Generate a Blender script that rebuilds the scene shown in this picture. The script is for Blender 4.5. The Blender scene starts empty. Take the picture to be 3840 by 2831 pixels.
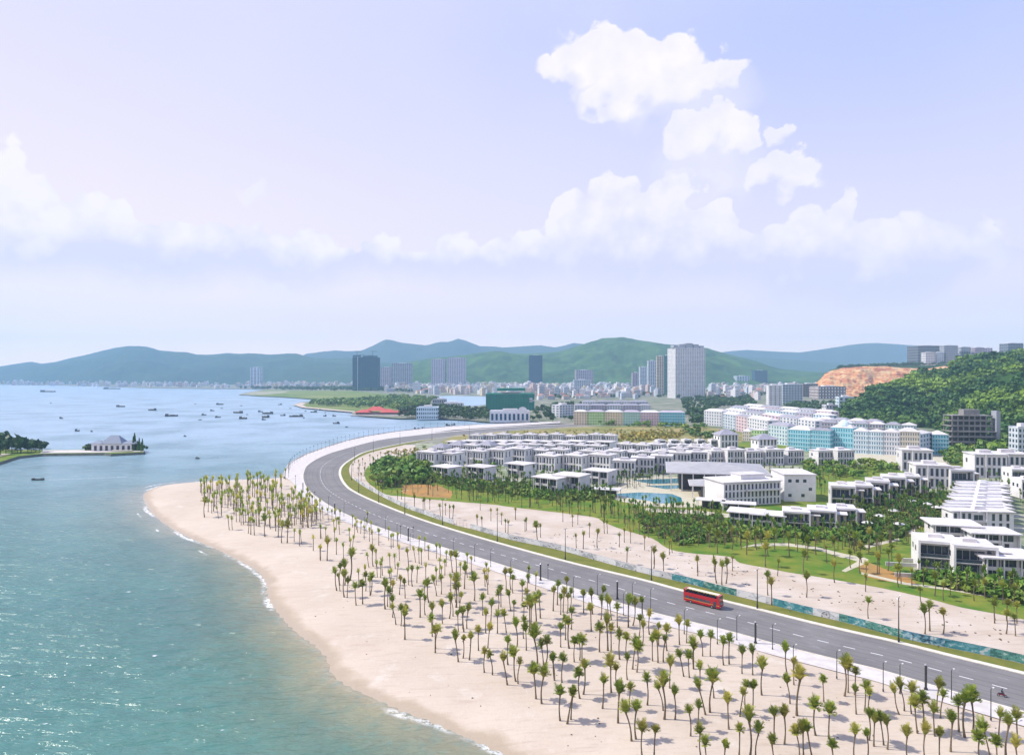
import bpy, bmesh, math, random
import numpy as np
from mathutils import Vector, Quaternion, Matrix
from mathutils.geometry import tessellate_polygon
from mathutils import noise as mnoise

random.seed(11)
RNG = np.random.default_rng(5)
R = math.radians
F, HC, Y0 = 2600.0, 72.0, 1405.0        # focal length and horizon row of the 3840 px wide photo, camera height over the sea
LAND = 2.0                              # level of the built-up ground over the sea
scene = bpy.context.scene
COL = scene.collection

# ------------------------------------------------------------------ camera
cam_d = bpy.data.cameras.new('camera')
cam_d.sensor_width = 36.0
cam_d.lens = 36.0 * F / 3840.0
cam_d.shift_y = -(2831 / 2 - Y0) / 3840.0
cam_d.clip_start = 1.0
cam_d.clip_end = 90000.0
cam = bpy.data.objects.new('camera', cam_d)
COL.objects.link(cam)
cam.location = (0, 0, HC)
cam.rotation_euler = (R(90), 0, 0)
scene.camera = cam

# ------------------------------------------------------------------ light, exposure
scene.view_settings.view_transform = 'Standard'
scene.view_settings.look = 'None'
scene.view_settings.exposure = 0.18
scene.view_settings.gamma = 1.0
scene.view_settings.use_curve_mapping = False
scene.render.engine = 'CYCLES'
scene.cycles.use_denoising = True
scene.cycles.max_bounces = 5
scene.cycles.diffuse_bounces = 2
scene.cycles.glossy_bounces = 2
scene.cycles.volume_bounces = 1
scene.cycles.use_adaptive_sampling = True
scene.cycles.adaptive_threshold = 0.02
SUN_AZ, SUN_EL = R(-82), R(50)
sd = Vector((math.sin(SUN_AZ) * math.cos(SUN_EL), math.cos(SUN_AZ) * math.cos(SUN_EL), math.sin(SUN_EL)))
sun_d = bpy.data.lights.new('sun', 'SUN')
sun_d.energy = 4.6
sun_d.angle = R(0.5)
sun_d.color = (1.0, 0.94, 0.84)
sun = bpy.data.objects.new('sun', sun_d)
COL.objects.link(sun)
sun.rotation_euler = sd.to_track_quat('Z', 'Y').to_euler()
sun.location = (-500, 100, 900)

world = bpy.data.worlds.new('World')
scene.world = world
world.use_nodes = True
wt = world.node_tree
for n in list(wt.nodes):
    wt.nodes.remove(n)


class NB:
    """small expression builder over a node tree"""
    def __init__(s, tree):
        s.t = tree

    def new(s, kind, **kw):
        n = s.t.nodes.new(kind)
        for k, v in kw.items():
            setattr(n, k, v)
        return n

    def put(s, sock, v):
        if v is None:
            return
        if isinstance(v, bpy.types.NodeSocket):
            s.t.links.new(v, sock)
        else:
            sock.default_value = v

    def m(s, op, a, b=None, c=None, clamp=False):
        n = s.new('ShaderNodeMath', operation=op, use_clamp=clamp)
        s.put(n.inputs[0], a); s.put(n.inputs[1], b); s.put(n.inputs[2], c)
        return n.outputs[0]

    def rng(s, v, a, b, c=0.0, d=1.0, smooth=True):
        n = s.new('ShaderNodeMapRange', interpolation_type='SMOOTHSTEP' if smooth else 'LINEAR')
        for i, x in enumerate((v, a, b, c, d)):
            s.put(n.inputs[i], x)
        return n.outputs[0]

    def mix(s, f, a, b, mode='MIX'):
        n = s.new('ShaderNodeMix', data_type='RGBA', blend_type=mode)
        s.put(n.inputs[0], f)
        s.put(n.inputs[6], a if not isinstance(a, tuple) else (*a[:3], 1))
        s.put(n.inputs[7], b if not isinstance(b, tuple) else (*b[:3], 1))
        return n.outputs[2]

    def noise(s, vec, scale, detail=4, rough=0.55, dist=0.0, lac=2.0):
        n = s.new('ShaderNodeTexNoise')
        s.put(n.inputs['Vector'], vec)
        n.inputs['Scale'].default_value = scale
        n.inputs['Detail'].default_value = detail
        n.inputs['Roughness'].default_value = rough
        n.inputs['Lacunarity'].default_value = lac
        n.inputs['Distortion'].default_value = dist
        return n.outputs['Fac']

    def xyz(s, x, y, z):
        n = s.new('ShaderNodeCombineXYZ')
        s.put(n.inputs[0], x); s.put(n.inputs[1], y); s.put(n.inputs[2], z)
        return n.outputs[0]

    def sep(s, v):
        n = s.new('ShaderNodeSeparateXYZ')
        s.put(n.inputs[0], v)
        return n.outputs

    def curve(s, fac, pts):
        n = s.new('ShaderNodeFloatCurve')
        c = n.mapping.curves[0]
        pts = sorted(pts)
        c.points[0].location = pts[0]
        c.points[1].location = pts[-1]
        for p in pts[1:-1]:
            c.points.new(*p)
        n.mapping.update()
        s.put(n.inputs['Value'], fac)
        return n.outputs[0]

    def ramp(s, fac, stops, interp='LINEAR'):
        n = s.new('ShaderNodeValToRGB')
        n.color_ramp.interpolation = interp
        e = n.color_ramp.elements
        while len(e) < len(stops):
            e.new(0.5)
        for el, (p, c) in zip(e, stops):
            el.position = p
            el.color = (*c, 1)
        s.put(n.inputs[0], fac)
        return n.outputs[0]


AZR = 0.75


def azel(px, py):
    a = math.atan((px - 1920) / F)
    return a, (Y0 - py) / F * math.cos(a)


w = NB(wt)
tc = w.new('ShaderNodeTexCoord')
gx, gy, gz = w.sep(tc.outputs['Generated'])[:3]
hyp = w.m('SQRT', w.m('ADD', w.m('MULTIPLY', gx, gx), w.m('MULTIPLY', gy, gy)))
el = w.m('MINIMUM', w.m('DIVIDE', gz, w.m('MAXIMUM', hyp, 0.02)), 3.0)
az = w.m('ARCTAN2', gx, gy)
p0 = w.xyz(az, el, 0.0)
n_a = w.noise(p0, 9.0, 5, 0.6)
n_b = w.noise(w.xyz(az, el, 7.3), 9.0, 5, 0.6)
n_big = w.noise(w.xyz(az, el, 3.1), 3.0, 4, 0.55)
n_fine = w.noise(w.xyz(az, el, 1.7), 34.0, 8, 0.68)
da = w.m('MULTIPLY', w.m('SUBTRACT', n_a, 0.5), 0.07)
de = w.m('MULTIPLY', w.m('SUBTRACT', n_b, 0.5), 0.05)
fold = w.m('PINGPONG', w.m('ADD', w.m('ADD', az, da), AZR), 2 * AZR)
fx = w.m('DIVIDE', fold, 2 * AZR)
TOP = [(-60, 480), (0, 480), (60, 510), (130, 555), (180, 580), (215, 660), (300, 670), (380, 672), (450, 710), (550, 770), (700, 800), (800, 800), (900, 790),
       (1000, 815), (1060, 835), (1180, 805), (1250, 812), (1300, 870), (1350, 850), (1400, 828), (1470, 830), (1510, 885), (1600, 900), (1650, 865),
       (1760, 840), (1850, 822), (2010, 830), (2050, 760), (2080, 690), (2200, 640), (2290, 622), (2400, 645), (2450, 640), (2540, 630), (2590, 690),
       (2730, 700), (2760, 800), (2850, 830), (2940, 765), (3080, 745), (3140, 690), (3185, 650), (3215, 740), (3320, 785), (3400, 740), (3500, 712),
       (3620, 735), (3710, 735), (3750, 800), (3840, 860), (3950, 850)]
BOT = [(-60, 960), (300, 975), (620, 1020), (900, 1000), (1060, 1030), (1300, 985), (1500, 985), (1700, 1005), (2100, 1015), (2350, 1035), (2500, 1025),
       (2700, 1030), (2950, 1075), (3200, 1085), (3500, 1050), (3700, 940), (3840, 900), (3950, 900)]


def curve_pts(L):
    out = []
    for px, py in L:
        a, e = azel(px, py)
        out.append(((a + AZR) / (2 * AZR), e / 0.6))
    return [(0.0, out[0][1])] + out + [(1.0, out[-1][1])]


top = w.m('MULTIPLY', w.curve(fx, curve_pts(TOP)), 0.6)
bot = w.m('MULTIPLY', w.curve(fx, curve_pts(BOT)), 0.6)
e2 = w.m('ADD', el, de)
vo = w.new('ShaderNodeTexVoronoi', feature='F1', voronoi_dimensions='2D')
vo.inputs['Scale'].default_value = 19.0; vo.inputs['Detail'].default_value = 1.0; vo.inputs['Roughness'].default_value = 0.6
w.put(vo.inputs['Vector'], w.xyz(w.m('ADD', az, w.m('MULTIPLY', da, 0.5)), w.m('ADD', el, w.m('MULTIPLY', de, 0.5)), 0.4))
vd = vo.outputs['Distance']
e3 = w.m('ADD', w.m('ADD', e2, w.m('MULTIPLY', w.m('SUBTRACT', n_fine, 0.5), 0.04)), w.m('MULTIPLY', w.m('SUBTRACT', vd, 0.20), 0.036))
d_top = w.m('SUBTRACT', top, e3)
bank = w.m('MULTIPLY', w.rng(d_top, -0.001, 0.006), w.rng(w.m('SUBTRACT', e2, bot), -0.04, 0.01))
hgt = w.m('DIVIDE', w.m('SUBTRACT', e2, bot), w.m('MAXIMUM', w.m('SUBTRACT', top, bot), 0.02))
# light and shade inside the bank: white heads, lavender bases, billows lit from the left
n_off = w.noise(w.xyz(w.m('SUBTRACT', az, 0.018), w.m('ADD', el, 0.02), 7.3), 9.0, 5, 0.6)
rel = w.m('MULTIPLY', w.m('SUBTRACT', n_b, n_off), 2.2)
lit = w.m('ADD', w.m('ADD', w.rng(hgt, -0.15, 0.6), w.m('ADD', rel, w.m('MULTIPLY', w.m('ADD', w.m('MULTIPLY', w.m('SUBTRACT', n_fine, 0.5), 0.8), w.m('MULTIPLY', w.m('SUBTRACT', 0.33, vd), 1.1))))), w.m('MULTIPLY', w.m('SUBTRACT', n_big, 0.5), 1.1), clamp=True)
# separate clouds (outline ellipses in azimuth and elevation): centre x, y, radii in photo pixels, strength
ELL = [(2240, 190, 190, 135, 1.0), (2120, 210, 110, 80, 1.0), (2440, 190, 190, 120, 1.0), (2400, 300, 240, 110, 1.0), (2620, 235, 180, 85, 1.0),
       (2560, 330, 260, 130, .5), (2700, 430, 120, 95, .95), (2570, 470, 85, 85, .9), (2790, 450, 60, 55, .9), (2660, 580, 210, 170, .5),
       (2925, 440, 66, 62, .8), (2920, 610, 140, 80, .9), (940, 680, 65, 40, .55), (1030, 1060, 100, 35, .4), (1040, 1110, 60, 22, .35),
       (3700, 880, 90, 90, .55), (2540, 640, 60, 40, .6)]
acc = None
for (cx, cy, rx, ry, st) in ELL:
    a, e = azel(cx, cy)
    ca = math.cos(a)
    rx_, ry_ = rx / F * ca * ca, ry / F * ca
    u = w.m('DIVIDE', w.m('SUBTRACT', w.m('ADD', az, w.m('MULTIPLY', da, 0.7)), a), rx_)
    v = w.m('DIVIDE', w.m('SUBTRACT', e3, e), ry_)
    rr = w.m('ADD', w.m('MULTIPLY', u, u), w.m('MULTIPLY', v, v))
    dd = w.m('MULTIPLY', w.rng(rr, 0.0, 1.6, 1.0, 0.0), st) if st < 0.58 else w.m('MULTIPLY', w.rng(w.m('ADD', rr, w.m('MULTIPLY', w.m('SUBTRACT', n_a, 0.5), 1.2)), 0.75, 1.15, 1.0, 0.0), st)
    dd = w.m('MULTIPLY', dd, w.rng(v, -1.25, -0.15))
    acc = dd if acc is None else w.m('MAXIMUM', acc, dd)
puff_lit = w.m('ADD', 0.72, w.m('MULTIPLY', rel, 0.8), clamp=True)
# clear sky: the physical sky plus the pale summer haze, whiter towards the sun
sky = w.new('ShaderNodeTexSky', sky_type='NISHITA')
sky.sun_disc = False
sky.sun_elevation = SUN_EL
sky.sun_rotation = SUN_AZ
sky.dust_density = 2.0
sky.altitude = 50
nish = w.new('ShaderNodeVectorMath', operation='SCALE')
w.put(nish.inputs[0], sky.outputs[0])
nish.inputs['Scale'].default_value = 0.1
sunny = w.rng(az, -0.75, 0.75)
hi = w.mix(sunny, (0.77, 0.74, 0.97), (0.49, 0.57, 0.96))
lo = w.mix(sunny, (1.10, 0.91, 0.96), (0.96, 0.85, 0.95))
pale = w.mix(w.rng(el, 0.0, 0.5), lo, hi)
pale = w.mix(w.rng(el, 0.0, 0.09, 0.85, 0.0), pale, w.mix(sunny, (1.75, 1.25, 1.02), (1.5, 1.15, 1.02)))
pale = w.mix(w.rng(el, 0.6, 2.5), pale, (0.30, 0.45, 0.92))
pale = w.mix(w.m('MULTIPLY', w.rng(n_big, 0.35, 0.75), 0.25), pale, (0.82, 0.80, 1.0))
clear = w.mix(0.12, pale, nish.outputs[0])
c_bank = w.mix(lit, (0.68, 0.67, 0.92), (0.95, 0.89, 0.98))
c_puff = w.mix(puff_lit, (0.74, 0.73, 0.98), (0.96, 0.90, 0.98))
sk = w.mix(w.m('MULTIPLY', bank, w.rng(sunny, 0.0, 1.0, 0.85, 0.8)), clear, c_bank)
sk = w.mix(acc, sk, c_puff)
bg = w.new('ShaderNodeBackground')
w.put(bg.inputs[0], sk)
bg.inputs[1].default_value = 1.0
wo = w.new('ShaderNodeOutputWorld')
wt.links.new(bg.outputs[0], wo.inputs[0])
world.cycles.sampling_method = 'MANUAL'
world.cycles.sample_map_resolution = 512


# ------------------------------------------------------------------ helpers
def G(px, py, z=LAND):
    t = F * (HC - z) / (py - Y0)
    return ((px - 1920) / F * t, t)


def AT(px, t):
    return (px - 1920) / F * t


def tag(o, label=None, cat=None, group=None, kind=None):
    if label: o['label'] = label
    if cat: o['category'] = cat
    if group: o['group'] = group
    if kind: o['kind'] = kind
    return o


def empty(name, loc=(0, 0, 0), rz=0.0):
    o = bpy.data.objects.new(name, None)
    o.empty_display_size = 0.5
    COL.objects.link(o)
    o.location = loc
    o.rotation_euler = (0, 0, rz)
    return o


def link(name, me, parent=None):
    o = bpy.data.objects.new(name, me)
    COL.objects.link(o)
    if parent: o.parent = parent
    return o


KIDS = {}


def reg(root, child):
    KIDS.setdefault(root.name, []).append(child)
    return child


class MB:
    """collects shapes and links them as ONE mesh"""
    def __init__(s):
        s.v, s.f, s.mi = [], [], []
        s.mat = 0

    def face(s, pts):
        b = len(s.v)
        s.v += [tuple(p) for p in pts]
        s.f.append(tuple(range(b, b + len(pts))))
        s.mi.append(s.mat)

    def box(s, x0, x1, y0, y1, z0, z1, rot=0.0, piv=(0, 0)):
        b = len(s.v)
        c, sn = math.cos(rot), math.sin(rot)
        for z in (z0, z1):
            for (x, y) in ((x0, y0), (x1, y0), (x1, y1), (x0, y1)):
                dx, dy = x - piv[0], y - piv[1]
                s.v.append((piv[0] + dx * c - dy * sn, piv[1] + dx * sn + dy * c, z))
        for q in ((3, 2, 1, 0), (4, 5, 6, 7), (0, 1, 5, 4), (1, 2, 6, 5), (2, 3, 7, 6), (3, 0, 4, 7)):
            s.f.append(tuple(b + i for i in q)); s.mi.append(s.mat)
        return s

    def tube(s, pts, rad, n=8, cap=True):
        rings = []
        for i, p in enumerate(pts):
            p = Vector(p)
            d = (Vector(pts[min(i + 1, len(pts) - 1)]) - Vector(pts[max(i - 1, 0)])).normalized()
            a = d.cross(Vector((0, 1, 0)) if abs(d.y) < 0.9 else Vector((1, 0, 0))).normalized()
            bb = d.cross(a)
            r = rad[i] if isinstance(rad, (list, tuple)) else rad
            b = len(s.v)
            for k in range(n):
                t = 2 * math.pi * k / n
                s.v.append(tuple(p + a * (r * math.cos(t)) + bb * (r * math.sin(t))))
            rings.append(b)
        for i in range(len(rings) - 1):
            for k in range(n):
                s.f.append((rings[i] + k, rings[i] + (k + 1) % n, rings[i + 1] + (k + 1) % n, rings[i + 1] + k)); s.mi.append(s.mat)
        if cap:
            s.f.append(tuple(rings[0] + k for k in range(n))[::-1]); s.mi.append(s.mat)
            s.f.append(tuple(rings[-1] + k for k in range(n))); s.mi.append(s.mat)
        return s

    def hip(s, x0, x1, y0, y1, z0, z1, ridge=0.5, over=0.0):
        x0 -= over; x1 += over; y0 -= over; y1 += over
        w_, d_ = x1 - x0, y1 - y0
        b = len(s.v)
        if w_ >= d_:
            i = d_ * ridge
            rp = [(x0 + i, (y0 + y1) / 2, z1), (x1 - i, (y0 + y1) / 2, z1)]
            fs = [(0, 1, 5, 4), (1, 2, 5), (2, 3, 4, 5), (3, 0, 4)]
        else:
            i = w_ * ridge
            rp = [((x0 + x1) / 2, y0 + i, z1), ((x0 + x1) / 2, y1 - i, z1)]
            fs = [(0, 1, 4), (1, 2, 5, 4), (2, 3, 5), (3, 0, 4, 5)]
        s.v += [(x0, y0, z0), (x1, y0, z0), (x1, y1, z0), (x0, y1, z0)] + rp
        for q in fs + [(3, 2, 1, 0)]:
            s.f.append(tuple(b + k for k in q)); s.mi.append(s.mat)
        return s

    def mesh(s, name, mats):
        me = bpy.data.meshes.new(name)
        me.from_pydata(s.v, [], s.f)
        for m in (mats if isinstance(mats, (list, tuple)) else [mats]):
            me.materials.append(m)
        if any(s.mi):
            me.polygons.foreach_set('material_index', s.mi)
        me.update()
        return me

    def build(s, name, mats, parent=None):
        o = link(name, s.mesh(name, mats), parent)
        if parent: reg(parent, o)
        return o


def fast_mesh(name, V, Fq, mats, smooth=False, mi=None):
    """V (n,3), Fq (m,k) arrays"""
    me = bpy.data.meshes.new(name)
    V = np.asarray(V, dtype=np.float32); Fq = np.asarray(Fq, dtype=np.int32)
    m, k = Fq.shape
    me.vertices.add(len(V)); me.vertices.foreach_set('co', V.ravel())
    me.loops.add(m * k); me.loops.foreach_set('vertex_index', Fq.ravel())
    me.polygons.add(m)
    me.polygons.foreach_set('loop_start', np.arange(0, m * k, k, dtype=np.int32))
    if mi is not None: me.polygons.foreach_set('material_index', np.asarray(mi, dtype=np.int32))
    me.polygons.foreach_set('use_smooth', np.full(m, smooth, dtype=bool))
    for mm in (mats if isinstance(mats, (list, tuple)) else [mats]):
        me.materials.append(mm)
    me.update(calc_edges=True)
    me.validate()
    return me


def copy_tree(root, loc=None, rz=None, scale=None, label=None, group=None):
    r = root.copy()
    COL.objects.link(r)
    if loc is not None: r.location = loc
    if rz is not None: r.rotation_euler = (0, 0, rz)
    if scale is not None: r.scale = scale
    if label: r['label'] = label
    if group: r['group'] = group
    for ch in KIDS.get(root.name, []):
        c = ch.copy(); COL.objects.link(c); c.parent = r
        for g in KIDS.get(ch.name, []):
            d = g.copy(); COL.objects.link(d); d.parent = c
    return r


ORD = ['first', 'second', 'third', 'fourth', 'fifth', 'sixth', 'seventh', 'eighth', 'ninth', 'tenth', 'eleventh', 'twelfth', 'thirteenth', 'fourteenth',
       'fifteenth', 'sixteenth', 'seventeenth', 'eighteenth', 'nineteenth', 'twentieth']


def ordinal(i):
    if i < 20: return ORD[i]
    tens = {2: 'twenty', 3: 'thirty', 4: 'forty', 5: 'fifty', 6: 'sixty'}[(i + 1) // 10]
    r = (i + 1) % 10
    return {'twenty': 'twentieth', 'thirty': 'thirtieth', 'forty': 'fortieth', 'fifty': 'fiftieth', 'sixty': 'sixtieth'}[tens] if r == 0 else tens + '-' + ORD[r - 1]


# ------------------------------------------------------------------ materials
def mat(name, col, rough=0.8, spec=0.3, col2=None, scale=1.0, amt=0.5, bump=0.0, bscale=None, metal=0.0, objvar=0.0, detail=4, stretch=None, coat=0.0):
    m = bpy.data.materials.new(name)
    m.use_nodes = True
    t = m.node_tree
    b = t.nodes['Principled BSDF']
    n = NB(t)
    b.inputs['Roughness'].default_value = rough
    b.inputs['Specular IOR Level'].default_value = spec
    b.inputs['Metallic'].default_value = metal
    b.inputs['Coat Weight'].default_value = coat
    c = None
    geo = None
    if col2 is not None or bump:
        geo = n.new('ShaderNodeNewGeometry').outputs['Position']
        if stretch:
            mp = n.new('ShaderNodeMapping')
            mp.inputs['Scale'].default_value = stretch
            n.put(mp.inputs[0], geo)
            geo = mp.outputs[0]
    if col2 is not None:
        f = n.rng(n.noise(geo, scale, detail, 0.6), 0.5 - 0.22, 0.5 + 0.22)
        f = n.m('MULTIPLY', f, amt * 2 if amt < 0.5 else 1.0)
        c = n.mix(f, col, col2)
    if objvar:
        oi = n.new('ShaderNodeObjectInfo').outputs['Random']
        k = n.rng(oi, 0, 1, 1 - objvar, 1 + objvar, smooth=False)
        hsv = n.new('ShaderNodeHueSaturation')
        n.put(hsv.inputs['Color'], c if c is not None else (*col, 1))
        n.put(hsv.inputs['Value'], k)
        c = hsv.outputs[0]
    if c is None:
        b.inputs['Base Color'].default_value = (*col, 1)
    else:
        t.links.new(c, b.inputs['Base Color'])
    if bump:
        bp = n.new('ShaderNodeBump')
        bp.inputs['Strength'].default_value = bump
        bp.inputs['Distance'].default_value = 0.3
        n.put(bp.inputs['Height'], n.noise(geo, bscale or scale * 4, 5, 0.6))
        t.links.new(bp.outputs[0], b.inputs['Normal'])
    return m

# ================================================================== SETTING: coast, water, ground
SHORE = [(2400, 3060), (2100, 2920), (1930, 2836), (1800, 2780), (1650, 2712), (1500, 2655), (1380, 2600), (1290, 2555), (1245, 2510), (1235, 2470), (1190, 2420),
         (1120, 2370), (1060, 2310), (1012, 2240), (1005, 2190), (975, 2145), (920, 2110), (820, 2060), (720, 2018), (640, 1975), (580, 1930), (548, 1885),
         (545, 1850), (600, 1824), (700, 1810), (850, 1802), (1000, 1795), (1066, 1790)]
WALL = [(1066, 1790), (1072, 1757), (1100, 1728), (1150, 1702), (1220, 1677), (1300, 1652), (1380, 1634), (1480, 1618), (1600, 1605), (1700, 1597), (1790, 1591)]
BAY = [(1810, 1586), (1760, 1580), (1700, 1577), (1607, 1571), (1503, 1574), (1321, 1561), (1321, 1547), (1221, 1537), (1132, 1528), (1103, 1519),
       (1128, 1511), (1221, 1503), (1180, 1498), (1053, 1490), (971, 1487), (892, 1481), (960, 1468), (1000, 1460), (800, 1459), (580, 1457), (380, 1450), (180, 1445), (0, 1443), (-500, 1441)]
sh_w = [G(x, y, 0) for x, y in SHORE]
wall_w = [G(x, y, LAND) for x, y in WALL]
bay_w = [G(x, y, 0) for x, y in BAY]
COAST = np.array([(330, 40)] + sh_w + wall_w[1:] + bay_w)
LANDPOLY = np.array(list(COAST) + [(-11500, 5000), (-11500, 9800), (11500, 9800), (11500, -300), (330, -300)])


def seg_dist(P, A):
    d = np.full(len(P), 1e9)
    for a, b in zip(A[:-1], A[1:]):
        ab = b - a
        t = np.clip(((P - a) @ ab) / max(1e-9, ab @ ab), 0, 1)
        q = a + t[:, None] * ab
        d = np.minimum(d, np.hypot(*(P - q).T))
    return d


def inside(P, poly):
    c = np.zeros(len(P), bool)
    x, y = P[:, 0], P[:, 1]
    n = len(poly)
    for i in range(n):
        x1, y1 = poly[i]; x2, y2 = poly[(i + 1) % n]
        cond = ((y1 > y) != (y2 > y))
        with np.errstate(divide='ignore', invalid='ignore'):
            xi = (x2 - x1) * (y - y1) / (y2 - y1 + 1e-12) + x1
        c ^= cond & (x < xi)
    return c


def smooth_line(P, k=3):
    """Catmull-Rom through 2-D points"""
    P = [Vector((p[0], p[1])) for p in P]
    out = []
    for i in range(len(P) - 1):
        p0 = P[max(i - 1, 0)]; p1 = P[i]; p2 = P[i + 1]; p3 = P[min(i + 2, len(P) - 1)]
        for j in range(k):
            t = j / k
            out.append(0.5 * ((2 * p1) + (p2 - p0) * t + (2 * p0 - 5 * p1 + 4 * p2 - p3) * t * t + (3 * p1 - p0 - 3 * p2 + p3) * t ** 3))
    out.append(P[-1])
    return [(p.x, p.y) for p in out]


SH_S = np.array(smooth_line([(330, 40)] + sh_w, 4))
SOLID = np.array([tuple(p) for p in SH_S] + wall_w[1:] + bay_w + [(-11500, 5000), (-11500, 9800), (11500, 9800), (11500, -300), (330, -300)])


def sdist(P):
    d = seg_dist(P, SH_S)
    return np.where(inside(P, SOLID), d, -d)


def beach_z(P):
    d = sdist(P)
    z = np.where(d > 0, 1.93 * (1 - np.exp(-np.clip(d, 0, 400) / 11.0)), d * 0.05)
    return np.maximum(z, -2.2)


def gz_at(px, py):
    """world point of a photo pixel on the beach / ground"""
    z = LAND
    for _ in range(4):
        x, y = G(px, py, z)
        z = float(beach_z(np.array([[x, y]]))[0])
    return x, y, max(z, 0.0)


def grid(xs, ys):
    X, Y = np.meshgrid(xs, ys)
    P = np.stack([X.ravel(), Y.ravel()], 1)
    nx, ny = len(xs), len(ys)
    i = np.arange(nx * ny).reshape(ny, nx)
    q = np.stack([i[:-1, :-1].ravel(), i[:-1, 1:].ravel(), i[1:, 1:].ravel(), i[1:, :-1].ravel()], 1)
    return P, q


def sheet(name, pts_world, z, m, parent=None, kind='structure'):
    tri = tessellate_polygon([[Vector((x, y, 0)) for x, y in pts_world]])
    me = bpy.data.meshes.new(name)
    fs = []
    for t in tri:
        a, b, c = [Vector((*pts_world[i], 0)) for i in t]
        fs.append(tuple(t) if (b - a).cross(c - a).z > 0 else tuple(reversed(t)))
    me.from_pydata([(x, y, z) for x, y in pts_world], [], fs)
    me.materials.append(m)
    me.update()
    o = link(name, me, parent)
    if kind: o['kind'] = kind
    return o


# ---- sand
m_sand = bpy.data.materials.new('sand'); m_sand.use_nodes = True
n = NB(m_sand.node_tree); b = m_sand.node_tree.nodes['Principled BSDF']
geo = n.new('ShaderNodeNewGeometry').outputs['Position']
at = n.new('ShaderNodeAttribute', attribute_name='shore'); dsh = at.outputs['Fac']
c = n.mix(n.rng(n.noise(geo, 0.03, 5, 0.6), 0.35, 0.65), (0.56, 0.475, 0.39), (0.50, 0.415, 0.335))
c = n.mix(n.rng(n.noise(geo, 0.12, 6, 0.65), 0.52, 0.75), c, (0.60, 0.53, 0.46))
mp = n.new('ShaderNodeMapping'); mp.inputs['Scale'].default_value = (0.25, 1.6, 1); mp.inputs['Rotation'].default_value = (0, 0, R(-38)); n.put(mp.inputs[0], geo)
c = n.mix(n.m('MULTIPLY', n.rng(n.noise(mp.outputs[0], 0.55, 5, 0.7), 0.48, 0.72), 0.42), c, (0.37, 0.29, 0.22))
c = n.mix(n.m('MULTIPLY', n.rng(n.noise(geo, 1.0, 5, 0.8), 0.56, 0.76), 0.45), c, (0.33, 0.27, 0.2))
edge = n.m('ADD', dsh, n.m('MULTIPLY', n.m('SUBTRACT', n.noise(geo, 0.13, 4, 0.6), 0.5), 9.0))
c = n.mix(n.rng(edge, 1.0, 4.5, 0.7, 0.0), c, (0.36, 0.28, 0.19))
n.put(b.inputs['Base Color'], c)
n.put(b.inputs['Roughness'], n.rng(edge, 0.0, 4.0, 0.35, 0.9))
b.inputs['Specular IOR Level'].default_value = 0.25
bp = n.new('ShaderNodeBump'); bp.inputs['Strength'].default_value = 0.5; bp.inputs['Distance'].default_value = 0.25
n.put(bp.inputs['Height'], n.noise(geo, 0.9, 6, 0.7)); m_sand.node_tree.links.new(bp.outputs[0], b.inputs['Normal'])

P, q = grid(np.arange(-330, 340, 2.5), np.arange(60, 560, 2.5))
zz = beach_z(P)
far = seg_dist(P, SH_S)
zz += np.where(zz > 0.6, 1, 0) * 0.05 * np.sin(P[:, 0] * .21 + np.sin(P[:, 1] * .13) * 2) * np.sin(P[:, 1] * .17)
zz = np.minimum(zz, LAND - 0.02)
me = fast_mesh('beach', np.column_stack([P, zz]), q, m_sand, smooth=True)
a = me.attributes.new('shore', 'FLOAT', 'POINT'); a.data.foreach_set('value', np.clip(sdist(P), -60, 60).astype(np.float32))
beach = link('beach', me); beach['kind'] = 'structure'

# ---- sea
m_sea = bpy.data.materials.new('sea_water'); m_sea.use_nodes = True
n = NB(m_sea.node_tree); b = m_sea.node_tree.nodes['Principled BSDF']
geo = n.new('ShaderNodeNewGeometry').outputs['Position']
at = n.new('ShaderNodeAttribute', attribute_name='depth'); dsh = at.outputs['Fac']
wob = n.m('MULTIPLY', n.m('SUBTRACT', n.noise(geo, 0.022, 4, 0.55), 0.5), 46.0)
dd = n.m('ADD', dsh, n.m('MULTIPLY', wob, n.rng(dsh, 2, 30)))
c = n.ramp(n.m('DIVIDE', dd, 70.0, clamp=True), [(0.0, (0.36, 0.30, 0.20)), (0.07, (0.27, 0.26, 0.165)), (0.24, (0.12, 0.19, 0.14)), (0.5, (0.085, 0.20, 0.165)), (1.0, (0.06, 0.185, 0.165))])
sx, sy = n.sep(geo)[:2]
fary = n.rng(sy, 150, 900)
c = n.mix(fary, c, (0.30, 0.41, 0.52))  # far water paled in its base colour, standing in for grazing sky reflection
c = n.mix(n.m('MULTIPLY', n.rng(n.noise(geo, 0.012, 5, 0.6), 0.4, 0.7), 0.5), c, (0.035, 0.115, 0.13))
c = n.mix(n.m('MULTIPLY', n.rng(n.noise(geo, 0.3, 4, 0.65), 0.45, 0.7), 0.25), c, (0.07, 0.25, 0.24))
mp = n.new('ShaderNodeMapping'); mp.inputs['Scale'].default_value = (0.3, 1.0, 1); n.put(mp.inputs[0], geo)
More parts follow.
